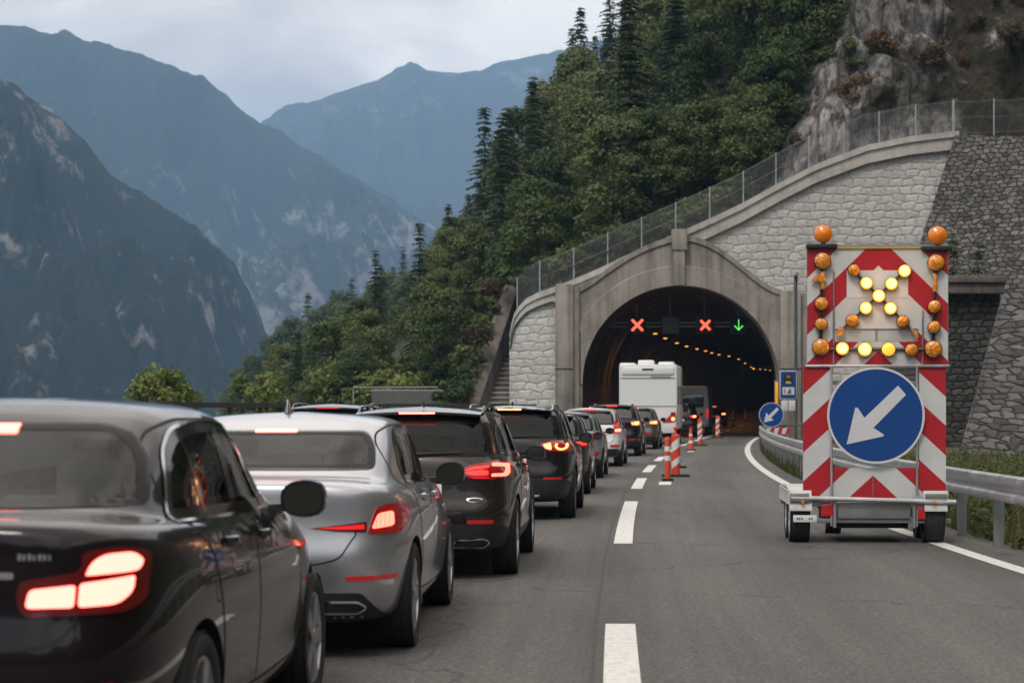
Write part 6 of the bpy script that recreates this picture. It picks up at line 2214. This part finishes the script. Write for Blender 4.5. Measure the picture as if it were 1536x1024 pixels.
# chassis
b = MB()
q0, q1 = Bq(95, 728), Bq(955, 748)
b.tube([(q0[0] - .0, -.10, q0[1]), (0, -.10, (q0[1] + q1[1]) / 2), (q1[0], -.10, q1[1])], .030, M['galv'], 10)
p0, p1 = Bq(340, 838), Bq(722, 752)
b.box((p0[0], -.05, p0[1]), (p1[0], 1.6, p1[1]), M['trailer_grey'], .012)
p0, p1 = Bq(228, 862), Bq(935, 838)
b.box((p0[0], -.02, p0[1]), (p1[0], .10, p1[1]), M['trailer_grey'], .01)
p0, p1 = Bq(340, 890), Bq(715, 862)
b.box((p0[0], .05, p0[1]), (p1[0], 1.2, p1[1]), M['under'])
for x in (325, 740):
    q0, q1 = Bq(x, 745), Bq(x, 885); b.bar((q0[0], -.07, q0[1]), (q1[0], -.07, q1[1]), .022, M['galv_dull'])
b.box((-.62, -.0, .38), (-.54, 3.2, .48), M['trailer_grey']); b.box((.54, 0, .38), (.62, 3.2, .48), M['trailer_grey'])
b.bar((0, 2.4, .42), (0, 4.2, .42), .05, M['galv_dull'])
b.build('chassis', tr)
for x0, y0, x1, y1 in ((252, 826, 316, 758), (760, 840, 828, 772)):
    p0, p1 = Bq(x0, y0), Bq(x1, y1)
    b = MB(); b.box((p0[0] - .02, -.03, p0[1] - .02), (p1[0] + .02, .03, p1[1] + .02), M['black_plastic'], .006); h = b.build('tail_light', tr)
    b = MB(); b.box((p0[0], -.045, p0[1]), (p1[0], -.03, p1[1]), M['reflector'], .008); b.build('red_lens', h)
p0, p1 = Bq(106, 856), Bq(229, 819)
b = MB(); b.box((p0[0], -.115, p0[1]), (p1[0], -.10, p1[1]), M['plate_white'], .004)
for k, (a_, w_) in enumerate(((.14, .07), (.24, .05), (.33, .07), (.66, .06), (.76, .06))):
    b.box((p0[0] + (p1[0] - p0[0]) * a_, -.118, p0[1] + .03), (p0[0] + (p1[0] - p0[0]) * (a_ + w_), -.115, p0[1] + .055), M['panel_grey'])
b.build('licence_plate', tr)
for sd in (-1, 1):
    xc = -.096 + sd * .80
    b = MB()
    rings = []
    for k in range(15):
        t = k / 14; y = -.12 + 1.75 * t
        zt = .615 + .06 * math.sin(math.pi * min(1, max(0, (t - .02) / .96))) ** .5
        if t < .001 or t > .999: zt = .42
        rings.append([(xc - .135, y, zt), (xc + .135, y, zt), (xc + .135, y, zt - .03), (xc + .13, y, zt - .03), (xc - .13, y, zt - .03), (xc - .135, y, zt - .03)])
    b.loft(rings, M['trailer_white'], True, True)
    b.box((xc - .13, -.125, .50 if sd < 0 else .54), (xc + (.10 if sd < 0 else .13), -.10, .60), M['trailer_grey'], .006)
    b.box((xc + sd * .135, -.1, .47), (xc + sd * .148, 1.6, .63), M['trailer_white'], .004)
    b.build('mudguard', tr)
    for y in (.24, .95): wheel(tr, xc, y, .315, .245, M['trailer_white'], 5, sd, 1)
    b = MB(); b.box((xc - sd * .20 - .06, -.07, .44), (xc - sd * .20 + .06, -.02, .56), M['galv_dull'], .01); b.build('bracket', tr)
    b = MB(); b.bar((xc - sd * .02, -.12, .50), (xc - sd * .02, -.16, .50), .02, M['beacon']); b.build('marker_light', tr)
wheel(tr, U(1270), 1.9, .12, .20, M['trailer_white'], 5, -1, 1).name = 'jockey_wheel'

# ================================================================ trees and plants
def leaf_mat(name, c1, c2, c3, trans=.25):
    m, nt, b = newmat(name)
    tc = N(nt, 'ShaderNodeTexCoord'); oi = N(nt, 'ShaderNodeObjectInfo')
    n = N(nt, 'ShaderNodeTexNoise', Scale=.55, Detail=5.0, Roughness=.7); nt.links.new(tc.outputs['Object'], n.inputs['Vector'])
    n2 = N(nt, 'ShaderNodeTexNoise', Scale=6.0, Detail=2.0); nt.links.new(tc.outputs['Object'], n2.inputs['Vector'])
    k = math_(nt, 'ADD', math_(nt, 'ADD', math_(nt, 'MULTIPLY', n.outputs['Fac'], .8), math_(nt, 'MULTIPLY', oi.outputs['Random'], .55)), math_(nt, 'MULTIPLY', n2.outputs['Fac'], .35))
    r = ramp(nt, [(.45, c1), (.82, c2), (1.2 if False else 1.0, c3)]); nt.links.new(k, r.inputs[0])
    nt.links.new(r.outputs[0], b.inputs['Base Color']); b.inputs['Roughness'].default_value = .65; b.inputs['Specular IOR Level'].default_value = .25
    out = nt.nodes['Material Output']
    tl = N(nt, 'ShaderNodeBsdfTranslucent'); nt.links.new(r.outputs[0], tl.inputs[0])
    mx = N(nt, 'ShaderNodeMixShader'); mx.inputs[0].default_value = trans
    nt.links.new(b.outputs[0], mx.inputs[1]); nt.links.new(tl.outputs[0], mx.inputs[2]); nt.links.new(mx.outputs[0], out.inputs[0])
    return m


M['leaf'] = leaf_mat('broad_leaves', (.030, .054, .018), (.068, .102, .029), (.125, .152, .052))
M['leaf_bright'] = leaf_mat('bright_leaves', (.065, .10, .020), (.11, .155, .032), (.17, .20, .05))
M['needle'] = leaf_mat('needles', (.020, .036, .018), (.040, .064, .030), (.072, .098, .044), .15)
M['bark'] = pm('bark', (.050, .042, .035), .95, var=.4, vs=3, bump=.6, bs=6)


def fast_mesh(name, V, F, mat, parent=None):
    me = bpy.data.meshes.new(name); me.from_pydata(V, [], F); me.materials.append(mat); me.update()
    o = bpy.data.objects.new(name, me); COL.objects.link(o)
    if parent: o.parent = parent
    return o


def leafquad(V, F, c, n, s, rng):
    u = n.orthogonal().normalized(); w = n.cross(u)
    a = rng.random() * 6.283
    e1 = (u * math.cos(a) + w * math.sin(a)) * s; e2 = (w * math.cos(a) - u * math.sin(a)) * s * rng.uniform(.5, .8)
    k = len(V)
    V += [c - e1, c + e2 * .9 - e1 * .1, c + e1, c - e2 * .9 + e1 * .1]
    F.append((k, k + 1, k + 2, k + 3))


def broadleaf(seed, H, R, base, nclump, leaves, s, mat, open_=.0):
    rng = random.Random(seed)
    t = empty('broadleaf_tree', (0, 0, 0))
    b = MB()
    lean = Vector((rng.uniform(-.08, .08), rng.uniform(-.08, .08), 1))
    top = lean * (H * .8)
    pts = [Vector((0, 0, -.6)), lean * (H * .3) + Vector((rng.uniform(-.1, .1), 0, 0)), lean * (H * .55), top]
    rads = [H * .018, H * .013, H * .009, H * .003]
    for i in range(3): b.bar(pts[i], pts[i + 1], rads[i], M['bark'], 7, rads[i + 1])
    V, F = [], []
    cz = H * (base + (1 - base) * .5); hz = H * (1 - base) * .5
    for k in range(nclump):
        # clumps fill an uneven ellipsoid
        z = rng.uniform(-1, 1)
        rad = math.sqrt(max(0, 1 - z * z)) * rng.uniform(.45, 1.0) * (1 - .25 * max(0, z))
        a = rng.random() * 6.283
        c = Vector((math.cos(a) * rad * R, math.sin(a) * rad * R, cz + z * hz * rng.uniform(.85, 1.0))) + Vector((lean.x, lean.y, 0)) * cz
        st = lean * (H * rng.uniform(base * .8, .6))
        mid = (st + c) * .5 + Vector((0, 0, -H * .02))
        if k % 2 == 0:
            b.bar(st, mid, H * .006, M['bark'], 5, H * .004, False); b.bar(mid, c, H * .004, M['bark'], 4, H * .0015, False)
        cr = R * rng.uniform(.26, .46)
        for q in range(leaves):
            d = Vector((rng.gauss(0, 1), rng.gauss(0, 1), rng.gauss(0, 1)))
            if d.length < 1e-3: continue
            d.normalize()
            p = c + Vector((d.x, d.y, d.z * .72)) * cr * rng.uniform(.55, 1.08)
            nn = (d + Vector((rng.gauss(0, .5), rng.gauss(0, .5), rng.gauss(.35, .5)))).normalized()
            leafquad(V, F, p, nn, s * rng.uniform(.6, 1.3), rng)
    b.build('trunk', t, 60)
    fast_mesh('crown', V, F, mat, t)
    return t


def conifer(seed, H, R, base, s, dens=1.0, mat=None):
    rng = random.Random(seed)
    t = empty('conifer_tree', (0, 0, 0))
    b = MB(); b.bar((0, 0, -.6), (0, 0, H * .97), H * .012, M['bark'], 7, H * .001); b.build('trunk', t, 60)
    V, F = [], []
    z = H * base
    while z < H * .985:
        f = (z / H - base) / (1 - base)
        L = R * (1 - f) ** .82 * rng.uniform(.75, 1.12) + .12
        nb = max(4, int((9 - 4 * f) * dens))
        a0 = rng.random() * 6.28
        for k in range(nb):
            if rng.random() < .17: continue
            a = a0 + 6.283 * k / nb + rng.uniform(-.25, .25)
            Lk = L * rng.uniform(.5, 1.2)
            dr = rng.uniform(.18, .42)
            d = Vector((math.cos(a), math.sin(a), 0)); sd = Vector((-d.y, d.x, 0))
            m = max(2, int(Lk / (s * .75)))
            for j in range(m):
                u = (j + .6) / m
                p = d * (Lk * u) + Vector((0, 0, z - dr * Lk * u * u + .10 * Lk * u))
                w = s * (1.25 - .6 * u) * rng.uniform(.7, 1.2)
                for sg in (-1, 1):
                    q = p + sd * sg * w * .55
                    n = (Vector((0, 0, 1)) + sd * sg * rng.uniform(.2, .8) + d * rng.uniform(-.1, .5)).normalized()
                    e1 = (d * rng.uniform(.7, 1.0) + sd * sg * .6 + Vector((0, 0, -.35))).normalized() * w
                    e2 = n.cross(e1).normalized() * w * .42
                    i0 = len(V)
                    V += [q - e1 * .6, q + e2, q + e1, q - e2]
                    F.append((i0, i0 + 1, i0 + 2, i0 + 3))
        z += max(.20, H * .027 * (1.15 - .5 * f)) * rng.uniform(.55, 1.5)
    fast_mesh('crown', V, F, mat or M['needle'], t)
    return t


BL = [broadleaf(11, 10, 3.3, .18, 44, 215, .17, M['leaf']), broadleaf(12, 11, 3.0, .14, 44, 210, .165, M['leaf']), broadleaf(13, 9, 3.6, .16, 46, 210, .17, M['leaf']),
      broadleaf(14, 10, 2.7, .12, 42, 210, .16, M['leaf'])]
BR = [broadleaf(21, 6, 2.4, .10, 26, 90, .22, M['leaf_bright']), broadleaf(22, 6, 2.1, .08, 24, 90, .20, M['leaf_bright'])]
CN = [conifer(31, 16, 3.7, .05, .50), conifer(32, 16, 3.1, .08, .46), conifer(33, 16, 3.5, .04, .50, .85)]
used = set()


def plant(proto, loc, sc, rz_, label, cat='tree', group=None, name=None):
    if id(proto) in used: t = copy_tree(proto)
    else: used.add(id(proto)); t = proto
    t.location = loc; t.rotation_euler = (0, 0, rz_)
    t.scale = (sc, sc, sc) if isinstance(sc, (int, float)) else sc
    if name: t.name = name
    for k in ('label', 'category', 'group'):
        if k in t: del t[k]
    return tag(t, label, cat, group)


rng = random.Random(5)
# skyline conifers read off the photograph: (top column, top row, distance)
SKY = [(871, 8, 245), (858, 40, 250), (893, 52, 238), (842, 78, 255), (828, 112, 262), (812, 118, 268), (799, 150, 275), (784, 160, 282), (769, 168, 290), (757, 205, 300), (605, 368, 395), (590, 398, 400), (572, 402, 405), (528, 412, 420), (500, 432, 430),
       (462, 436, 440), (640, 376, 385), (622, 400, 390), (660, 352, 380), (940, -60, 225), (915, -30, 232), (690, 322, 360), (735, 262, 320), (553, 425, 412)]
pts_used = []
for i, (px, py, d) in enumerate(SKY):
    X = (px - CX) * d / FPX; g = hill_z(X, d); top = HC - (py - HY) * d / FPX
    h = min(max(top - g, 7), 24)
    k = h / 16
    lab = 'tall dark conifer topping the ridge line against the sky'
    if i == 0: lab = 'tallest dark conifer on the ridge, its tip highest against the sky'
    plant(CN[i % 3], (X, d, top - h), (k * .95, k * .95, k), rng.random() * 6.28, lab, 'tree', 'conifers along the ridge line')
    pts_used.append((X, d, 4))
nb = nc = 0
tries = 0
while tries < 30000 and (nb < 250 or nc < 180):
    tries += 1
    Y = 112 + 330 * rng.random() ** 1.6
    px = rng.uniform(250, 1420); X = (px - CX) * Y / FPX
    g = hill_z(X, Y)
    if Y < 118 and X < -6: continue
    py = HY - (g - HC) * FPX / Y
    if py > 640 or py < -40: continue
    if g < -6: continue
    # keep the rock face bare
    hh = g - 12.5
    if X > 12.6 + .56 * max(0, hh) and Y < 135: continue
    if X > 15 and Y < 111: continue
    sp = 3.1 + Y / 75.0
    if any((X - a) ** 2 + (Y - c) ** 2 < (sp if q > 3 else sp * .8) ** 2 for a, c, q in pts_used): continue
    con = rng.random() < (.52 if Y > 140 else .28)
    if con:
        if nc >= 190: continue
        nc += 1
        k = rng.uniform(.5, .9) * (.6 if px < 640 else 1)
        plant(CN[rng.randrange(3)], (X, Y, g - .3), (k, k, k * rng.uniform(.9, 1.15)), rng.random() * 6.28, 'dark conifer standing among broadleaf trees on the wooded slope', 'tree', 'conifers in the mixed wood')
    else:
        if nb >= 260: continue
        nb += 1
        k = rng.uniform(.62, 1.12) * (.8 if Y < 135 else 1.0) * (.66 if px < 640 else .82 if px < 760 else 1.0)
        plant(BL[rng.randrange(4)], (X, Y, g - .5), (k, k, k * rng.uniform(.85, 1.15)), rng.random() * 6.28, 'green broadleaf tree in the dense wood on the slope above the tunnel', 'tree', 'broadleaf trees on the wooded slope')
    pts_used.append((X, Y, 4))
print('trees', nb, nc, tries)
for i, (px, py, d) in enumerate(((418, 498, 415), (436, 482, 410), (455, 468, 412), (474, 458, 410), (494, 452, 408), (512, 444, 405), (532, 432, 402), (550, 432, 400), (568, 420, 398), (585, 414, 394), (604, 404, 392), (622, 402, 388), (640, 392, 384),
                               (656, 374, 376), (672, 356, 368), (690, 338, 358), (708, 314, 346), (724, 296, 336), (742, 276, 324), (400, 512, 420), (384, 528, 424), (370, 545, 426), (356, 562, 430))):
    X = (px - CX) * d / FPX; top = HC - (py - HY) * d / FPX; g = hill_z(X, d)
    h = min(max(top - g + 1, 9), 19); kk = h / 10.5
    plant(BL[i % 4], (X, d, top - h), (kk * 1.1, kk * 1.1, kk), rng.random() * 6.28, 'broadleaf tree on the far ridge line between the conifers', 'tree', 'broadleaf trees along the ridge line')
# big dark trees leaning over the rock face
OT = [broadleaf(41, 15, 4.4, .42, 34, 170, .19, M['leaf']), broadleaf(42, 14, 4.0, .38, 32, 170, .18, M['leaf'])]
for i, (px, py, d, k, lab) in enumerate(((1166, 178, 117, 1.0, 'large dark tree with a bare leaning trunk at the left edge of the rock face'), (1216, 95, 121, .85, 'dark tree with a thin straight trunk above the rock face'),
                                         (1110, 215, 119, .9, 'broad dark tree on the slope just left of the leaning trunk'), (1275, 40, 124, .8, 'dark tree at the top of the rock face'))):
    t = plant(OT[i % 2], P(px, py, d), k, 1.3 * i, lab)
    t.rotation_euler = (0, -.16 if i in (0, 2) else -.05, 1.3 * i)
# bright young growth along the lower left
LOWB = [(560, 560, 128), (610, 565, 122), (650, 555, 125), (690, 545, 121), (520, 575, 135), (470, 580, 145), (430, 585, 150), (580, 590, 116), (640, 590, 116), (670, 575, 117), (500, 592, 118), (540, 594, 117), (400, 590, 140), (365, 596, 150), (605, 596, 113), (690, 570, 114)]
for i, (px, py, d) in enumerate(LOWB):
    X = (px - CX) * d / FPX; top = HC - (py - 30 - HY) * d / FPX
    k = rng.uniform(.55, .9)
    plant(BR[i % 2], (X, d, top - 6 * k), k, rng.random() * 6.28, 'bright green young tree low on the slope beyond the railing', 'tree', 'young trees beyond the railing')
plant(BR[0], P(258, 560, 62) - Vector((0, 0, 2.6)), .46, 2.0, 'small pale green tree whose top shows over the silver car')
plant(BR[1], P(228, 572, 60) - Vector((0, 0, 2.3)), .40, 4.0, 'small thin green treetop just left of the other pale one')
for k in range(30):
    h = 15.5 * (k + .5) / 30
    x = 12.2 + .62 * h - .004 * h * h + rng.uniform(-.9, .9) + (.5 if h > 6 else 0)
    q = Vector((x, 107.5 + .40 * h + rng.uniform(0, 2.0), 12.9 + h * 1.02 - .8))
    kk = rng.uniform(.34, .62) * (1.25 if h > 6 else 1)
    plant(BL[k % 4], q, (kk, kk, kk * rng.uniform(.9, 1.2)), rng.random() * 6.28, 'small broadleaf tree rooted along the left edge of the rock face', 'tree', 'small trees along the edge of the rock face')
for k, (px, py, d) in enumerate(((1020, 318, 112), (985, 330, 112), (1052, 300, 112), (1084, 284, 112.5), (1118, 268, 112.5), (950, 346, 112), (1010, 300, 116))):
    plant(BL[k % 4], P(px, py, d), .52 + .05 * (k % 3), k * 1.1, 'broadleaf tree close behind the mesh fence above the arch', 'tree', 'trees close behind the mesh fence')
# shrubs at the coping, on the ledge and on the cliff
SH = conifer(51, 2.0, .38, .02, .20, 1.2)
for px, py, lab in ((1430, 412, 'narrow dark conifer shrub on the ledge, left one of the pair'), (1468, 412, 'narrow dark conifer shrub on the ledge, right one of the pair')):
    q = P(px, py, 81.5); plant(SH, (q.x, q.y, q.z - .1), .98 if px < 1450 else .9, px, lab, 'shrub', name='ledge_shrub')
SB = broadleaf(61, 1.6, .9, .02, 16, 60, .10, M['leaf'])
SBr = broadleaf(62, 1.5, .9, .02, 14, 55, .10, leaf_mat('brown_leaves', (.035, .030, .012), (.085, .060, .026), (.14, .088, .045)))
for k in range(120):
    j = rng.randrange(nz_); i = rng.randrange(nx_)
    q = Vector(CLV[j * nx_ + i]); px = CX + q.x * FPX / q.y
    if px > 1600: continue
    rightness = (q.x - 14) / 12
    if rng.random() > .45 + .5 * rightness: continue
    plant(SBr if rng.random() < .62 else SB, q - Vector((0, .3, .3)), rng.uniform(.4, 1.15), rng.random() * 6.28, 'low scrub bush clinging to the rock face', 'shrub', 'bushes on the rock face', name='cliff_shrub')
for k in range(26):
    px = rng.uniform(800, 1160); q = Vector((X2(px), DP + 2.2 + rng.random() * 2.5, Z2(cop(px)) + rng.uniform(-.6, .3)))
    plant(SB, q, rng.uniform(.8, 1.5), rng.random() * 6.28, 'leafy bush behind the mesh fence above the portal', 'shrub', 'bushes behind the mesh fence', name='fence_shrub')

for k, (px, py, d) in enumerate(((690, 600, 104), (700, 575, 105.5), (708, 552, 107), (719, 524, 108.5), (728, 496, 110), (738, 470, 112), (748, 446, 113.5), (684, 612, 103.5), (698, 592, 104.2))):
    plant(SB if k % 3 else SBr, P(px - 6, py + 14, d), .8 + .15 * (k % 4), k * 1.7, 'green bush growing along the stair parapet', 'shrub', 'bushes along the stair parapet', name='parapet_shrub')

# ---------------------------------------------------------------- grass and weeds on the verge
M['grass'] = leaf_mat('grass_blades', (.035, .050, .014), (.075, .095, .026), (.14, .135, .055), .3)
M['straw'] = leaf_mat('dry_blades', (.09, .075, .035), (.16, .13, .065), (.24, .20, .11), .3)
M['weed'] = leaf_mat('weed_leaves', (.022, .042, .012), (.050, .085, .022), (.085, .12, .035), .3)


def verge(name, n, mat, hmin, hmax, wide, rng, f):
    V, F = [], []
    for _ in range(n):
        x, y, k = f(rng)
        h = rng.uniform(hmin, hmax) * k
        a = rng.random() * 6.283; ln = Vector((math.cos(a), math.sin(a), 0))
        sd = Vector((-ln.y, ln.x, 0)) * wide * rng.uniform(.6, 1.3)
        p = Vector((x, y, -.02)); bend = rng.uniform(.1, .7) * h
        i = len(V)
        V += [p - sd, p + sd, p + ln * bend * .35 + Vector((0, 0, h * .6)) + sd * .7, p + ln * bend * .35 + Vector((0, 0, h * .6)) - sd * .7, p + ln * bend + Vector((0, 0, h))]
        F += [(i, i + 1, i + 2, i + 3), (i + 3, i + 2, i + 4)]
    return tag(fast_mesh(name, V, F, mat), kind='stuff')


def near_spot(r):
    y = 17 + 45 * r.random() ** 1.5
    x = gxf(y) + .25 + 7.5 * r.random() ** 1.25
    q = noise.noise(Vector((x * .9, y * .6, 4)))
    return x, y, max(.3, .8 + q * 1.3)


def far_spot(r):
    y = 44 + 36 * r.random()
    x = gxf(y) - .02 + 2.2 * r.random() ** 1.4
    return x, y, .9 + .6 * noise.noise(Vector((x, y * .5, 9)))


rg = random.Random(9)
verge('roadside_grass', 26000, M['grass'], .12, .48, .010, rg, near_spot)
verge('roadside_grass', 10000, M['straw'], .14, .55, .006, rg, near_spot)
verge('roadside_grass', 9000, M['grass'], .12, .42, .014, rg, far_spot)
V, F = [], []
for _ in range(1000):
    x, y, k = near_spot(rg)
    h = rg.uniform(.15, .62) * k
    for q in range(34):
        z = h * rg.random()
        w = .16 * (1 - .4 * z / max(h, .01)) * rg.uniform(.2, 1.2)
        a = rg.random() * 6.283
        leafquad(V, F, Vector((x + math.cos(a) * w, y + math.sin(a) * w, z)), Vector((rg.gauss(0, .6), rg.gauss(0, .6), 1)).normalized(), rg.uniform(.025, .06), rg)
tag(fast_mesh('roadside_weeds', V, F, M['weed']), kind='stuff')

# ================================================================ air, sky, sun, camera
hz = MB(); hz.box((-7100, -3200, -62), (7100, 8100, 1060), None)
m = bpy.data.materials.new('air'); m.use_nodes = True
nt = m.node_tree; nt.nodes.clear()
out = N(nt, 'ShaderNodeOutputMaterial'); pv = N(nt, 'ShaderNodeVolumePrincipled')
pv.inputs['Color'].default_value = (.37, .62, 1.0, 1); pv.inputs['Density'].default_value = HAZE_DENSITY if 'HAZE_DENSITY' in globals() else 1.7e-4
pv.inputs['Anisotropy'].default_value = 0.0
nt.links.new(pv.outputs[0], out.inputs['Volume'])
hz.mats = [m]
tag(hz.build('haze', None, 0), kind='stuff')

SUN_EL, SUN_AZ = math.radians(52), math.radians(205)     # azimuth clockwise from +Y (the way the road runs)
w = bpy.data.worlds.new('World'); SC.world = w; w.use_nodes = True
nt = w.node_tree
bg = nt.nodes['Background']
sky = N(nt, 'ShaderNodeTexSky'); sky.sky_type = 'NISHITA'; sky.sun_disc = False; sky.sun_elevation = SUN_EL; sky.sun_rotation = SUN_AZ
sky.air_density = 1.0; sky.dust_density = 2.0
tc = N(nt, 'ShaderNodeTexCoord')
sx = N(nt, 'ShaderNodeSeparateXYZ'); nt.links.new(tc.outputs['Generated'], sx.inputs[0])
zc = math_(nt, 'MAXIMUM', sx.outputs[2], 0.0)
dv = N(nt, 'ShaderNodeVectorMath', operation='DIVIDE')
k = math_(nt, 'ADD', zc, .22)
cb = N(nt, 'ShaderNodeCombineXYZ')
for i in range(3): nt.links.new(k, cb.inputs[i])
nt.links.new(tc.outputs['Generated'], dv.inputs[0]); nt.links.new(cb.outputs[0], dv.inputs[1])
cl = N(nt, 'ShaderNodeTexNoise', Scale=2.0, Detail=7.0, Roughness=.52, Distortion=.35); nt.links.new(dv.outputs[0], cl.inputs['Vector'])
cr = ramp(nt, [(.40, (7.2, 6.45, 5.7)), (.50, (10.3, 9.25, 8.05)), (.60, (13.8, 12.5, 10.9))]); nt.links.new(cl.outputs['Fac'], cr.inputs[0])
gr_ = N(nt, 'ShaderNodeMapRange'); gr_.inputs[1].default_value = .0; gr_.inputs[2].default_value = .8; gr_.inputs[3].default_value = .95; gr_.inputs[4].default_value = 1.5; nt.links.new(sx.outputs[2], gr_.inputs[0])
sc_ = N(nt, 'ShaderNodeVectorMath', operation='SCALE'); nt.links.new(cr.outputs[0], sc_.inputs[0]); nt.links.new(gr_.outputs[0], sc_.inputs['Scale'])
c = mixc(nt, .93, sky.outputs[0], sc_.outputs[0])
nt.links.new(c, bg.inputs[0]); bg.inputs[1].default_value = .105

L = bpy.data.lights.new('sun', 'SUN'); L.energy = 1.5; L.angle = math.radians(14); L.color = (1, .96, .90)
so = bpy.data.objects.new('sun', L); COL.objects.link(so)
dirv = Vector((math.sin(SUN_AZ) * math.cos(SUN_EL), math.cos(SUN_AZ) * math.cos(SUN_EL), math.sin(SUN_EL)))
so.rotation_euler = (-dirv).to_track_quat('-Z', 'Y').to_euler()
so.location = (0, 0, 60)

cam = bpy.data.cameras.new('camera')
cam.sensor_fit = 'HORIZONTAL'; cam.sensor_width = 36; cam.lens = 36 * FPX / 1536
cam.shift_y = (HY - 512) / 1536
cam.clip_start = .1; cam.clip_end = 20000
cam.dof.use_dof = True; cam.dof.focus_distance = 25; cam.dof.aperture_fstop = 3.4
co = bpy.data.objects.new('camera', cam); COL.objects.link(co)
co.location = (0, 0, HC); co.rotation_euler = (math.pi / 2, 0, 0)
SC.camera = co
SC.view_settings.view_transform = 'Standard'; SC.view_settings.look = 'None'; SC.view_settings.gamma = 1; SC.view_settings.exposure = 0.12
cy = SC.cycles
cy.use_denoising = True; cy.denoiser = 'OPENIMAGEDENOISE'
cy.max_bounces = 6; cy.diffuse_bounces = 3; cy.glossy_bounces = 3; cy.transparent_max_bounces = 12; cy.volume_bounces = 1; cy.transmission_bounces = 4
cy.sample_clamp_indirect = 6; cy.caustics_reflective = False; cy.caustics_refractive = False
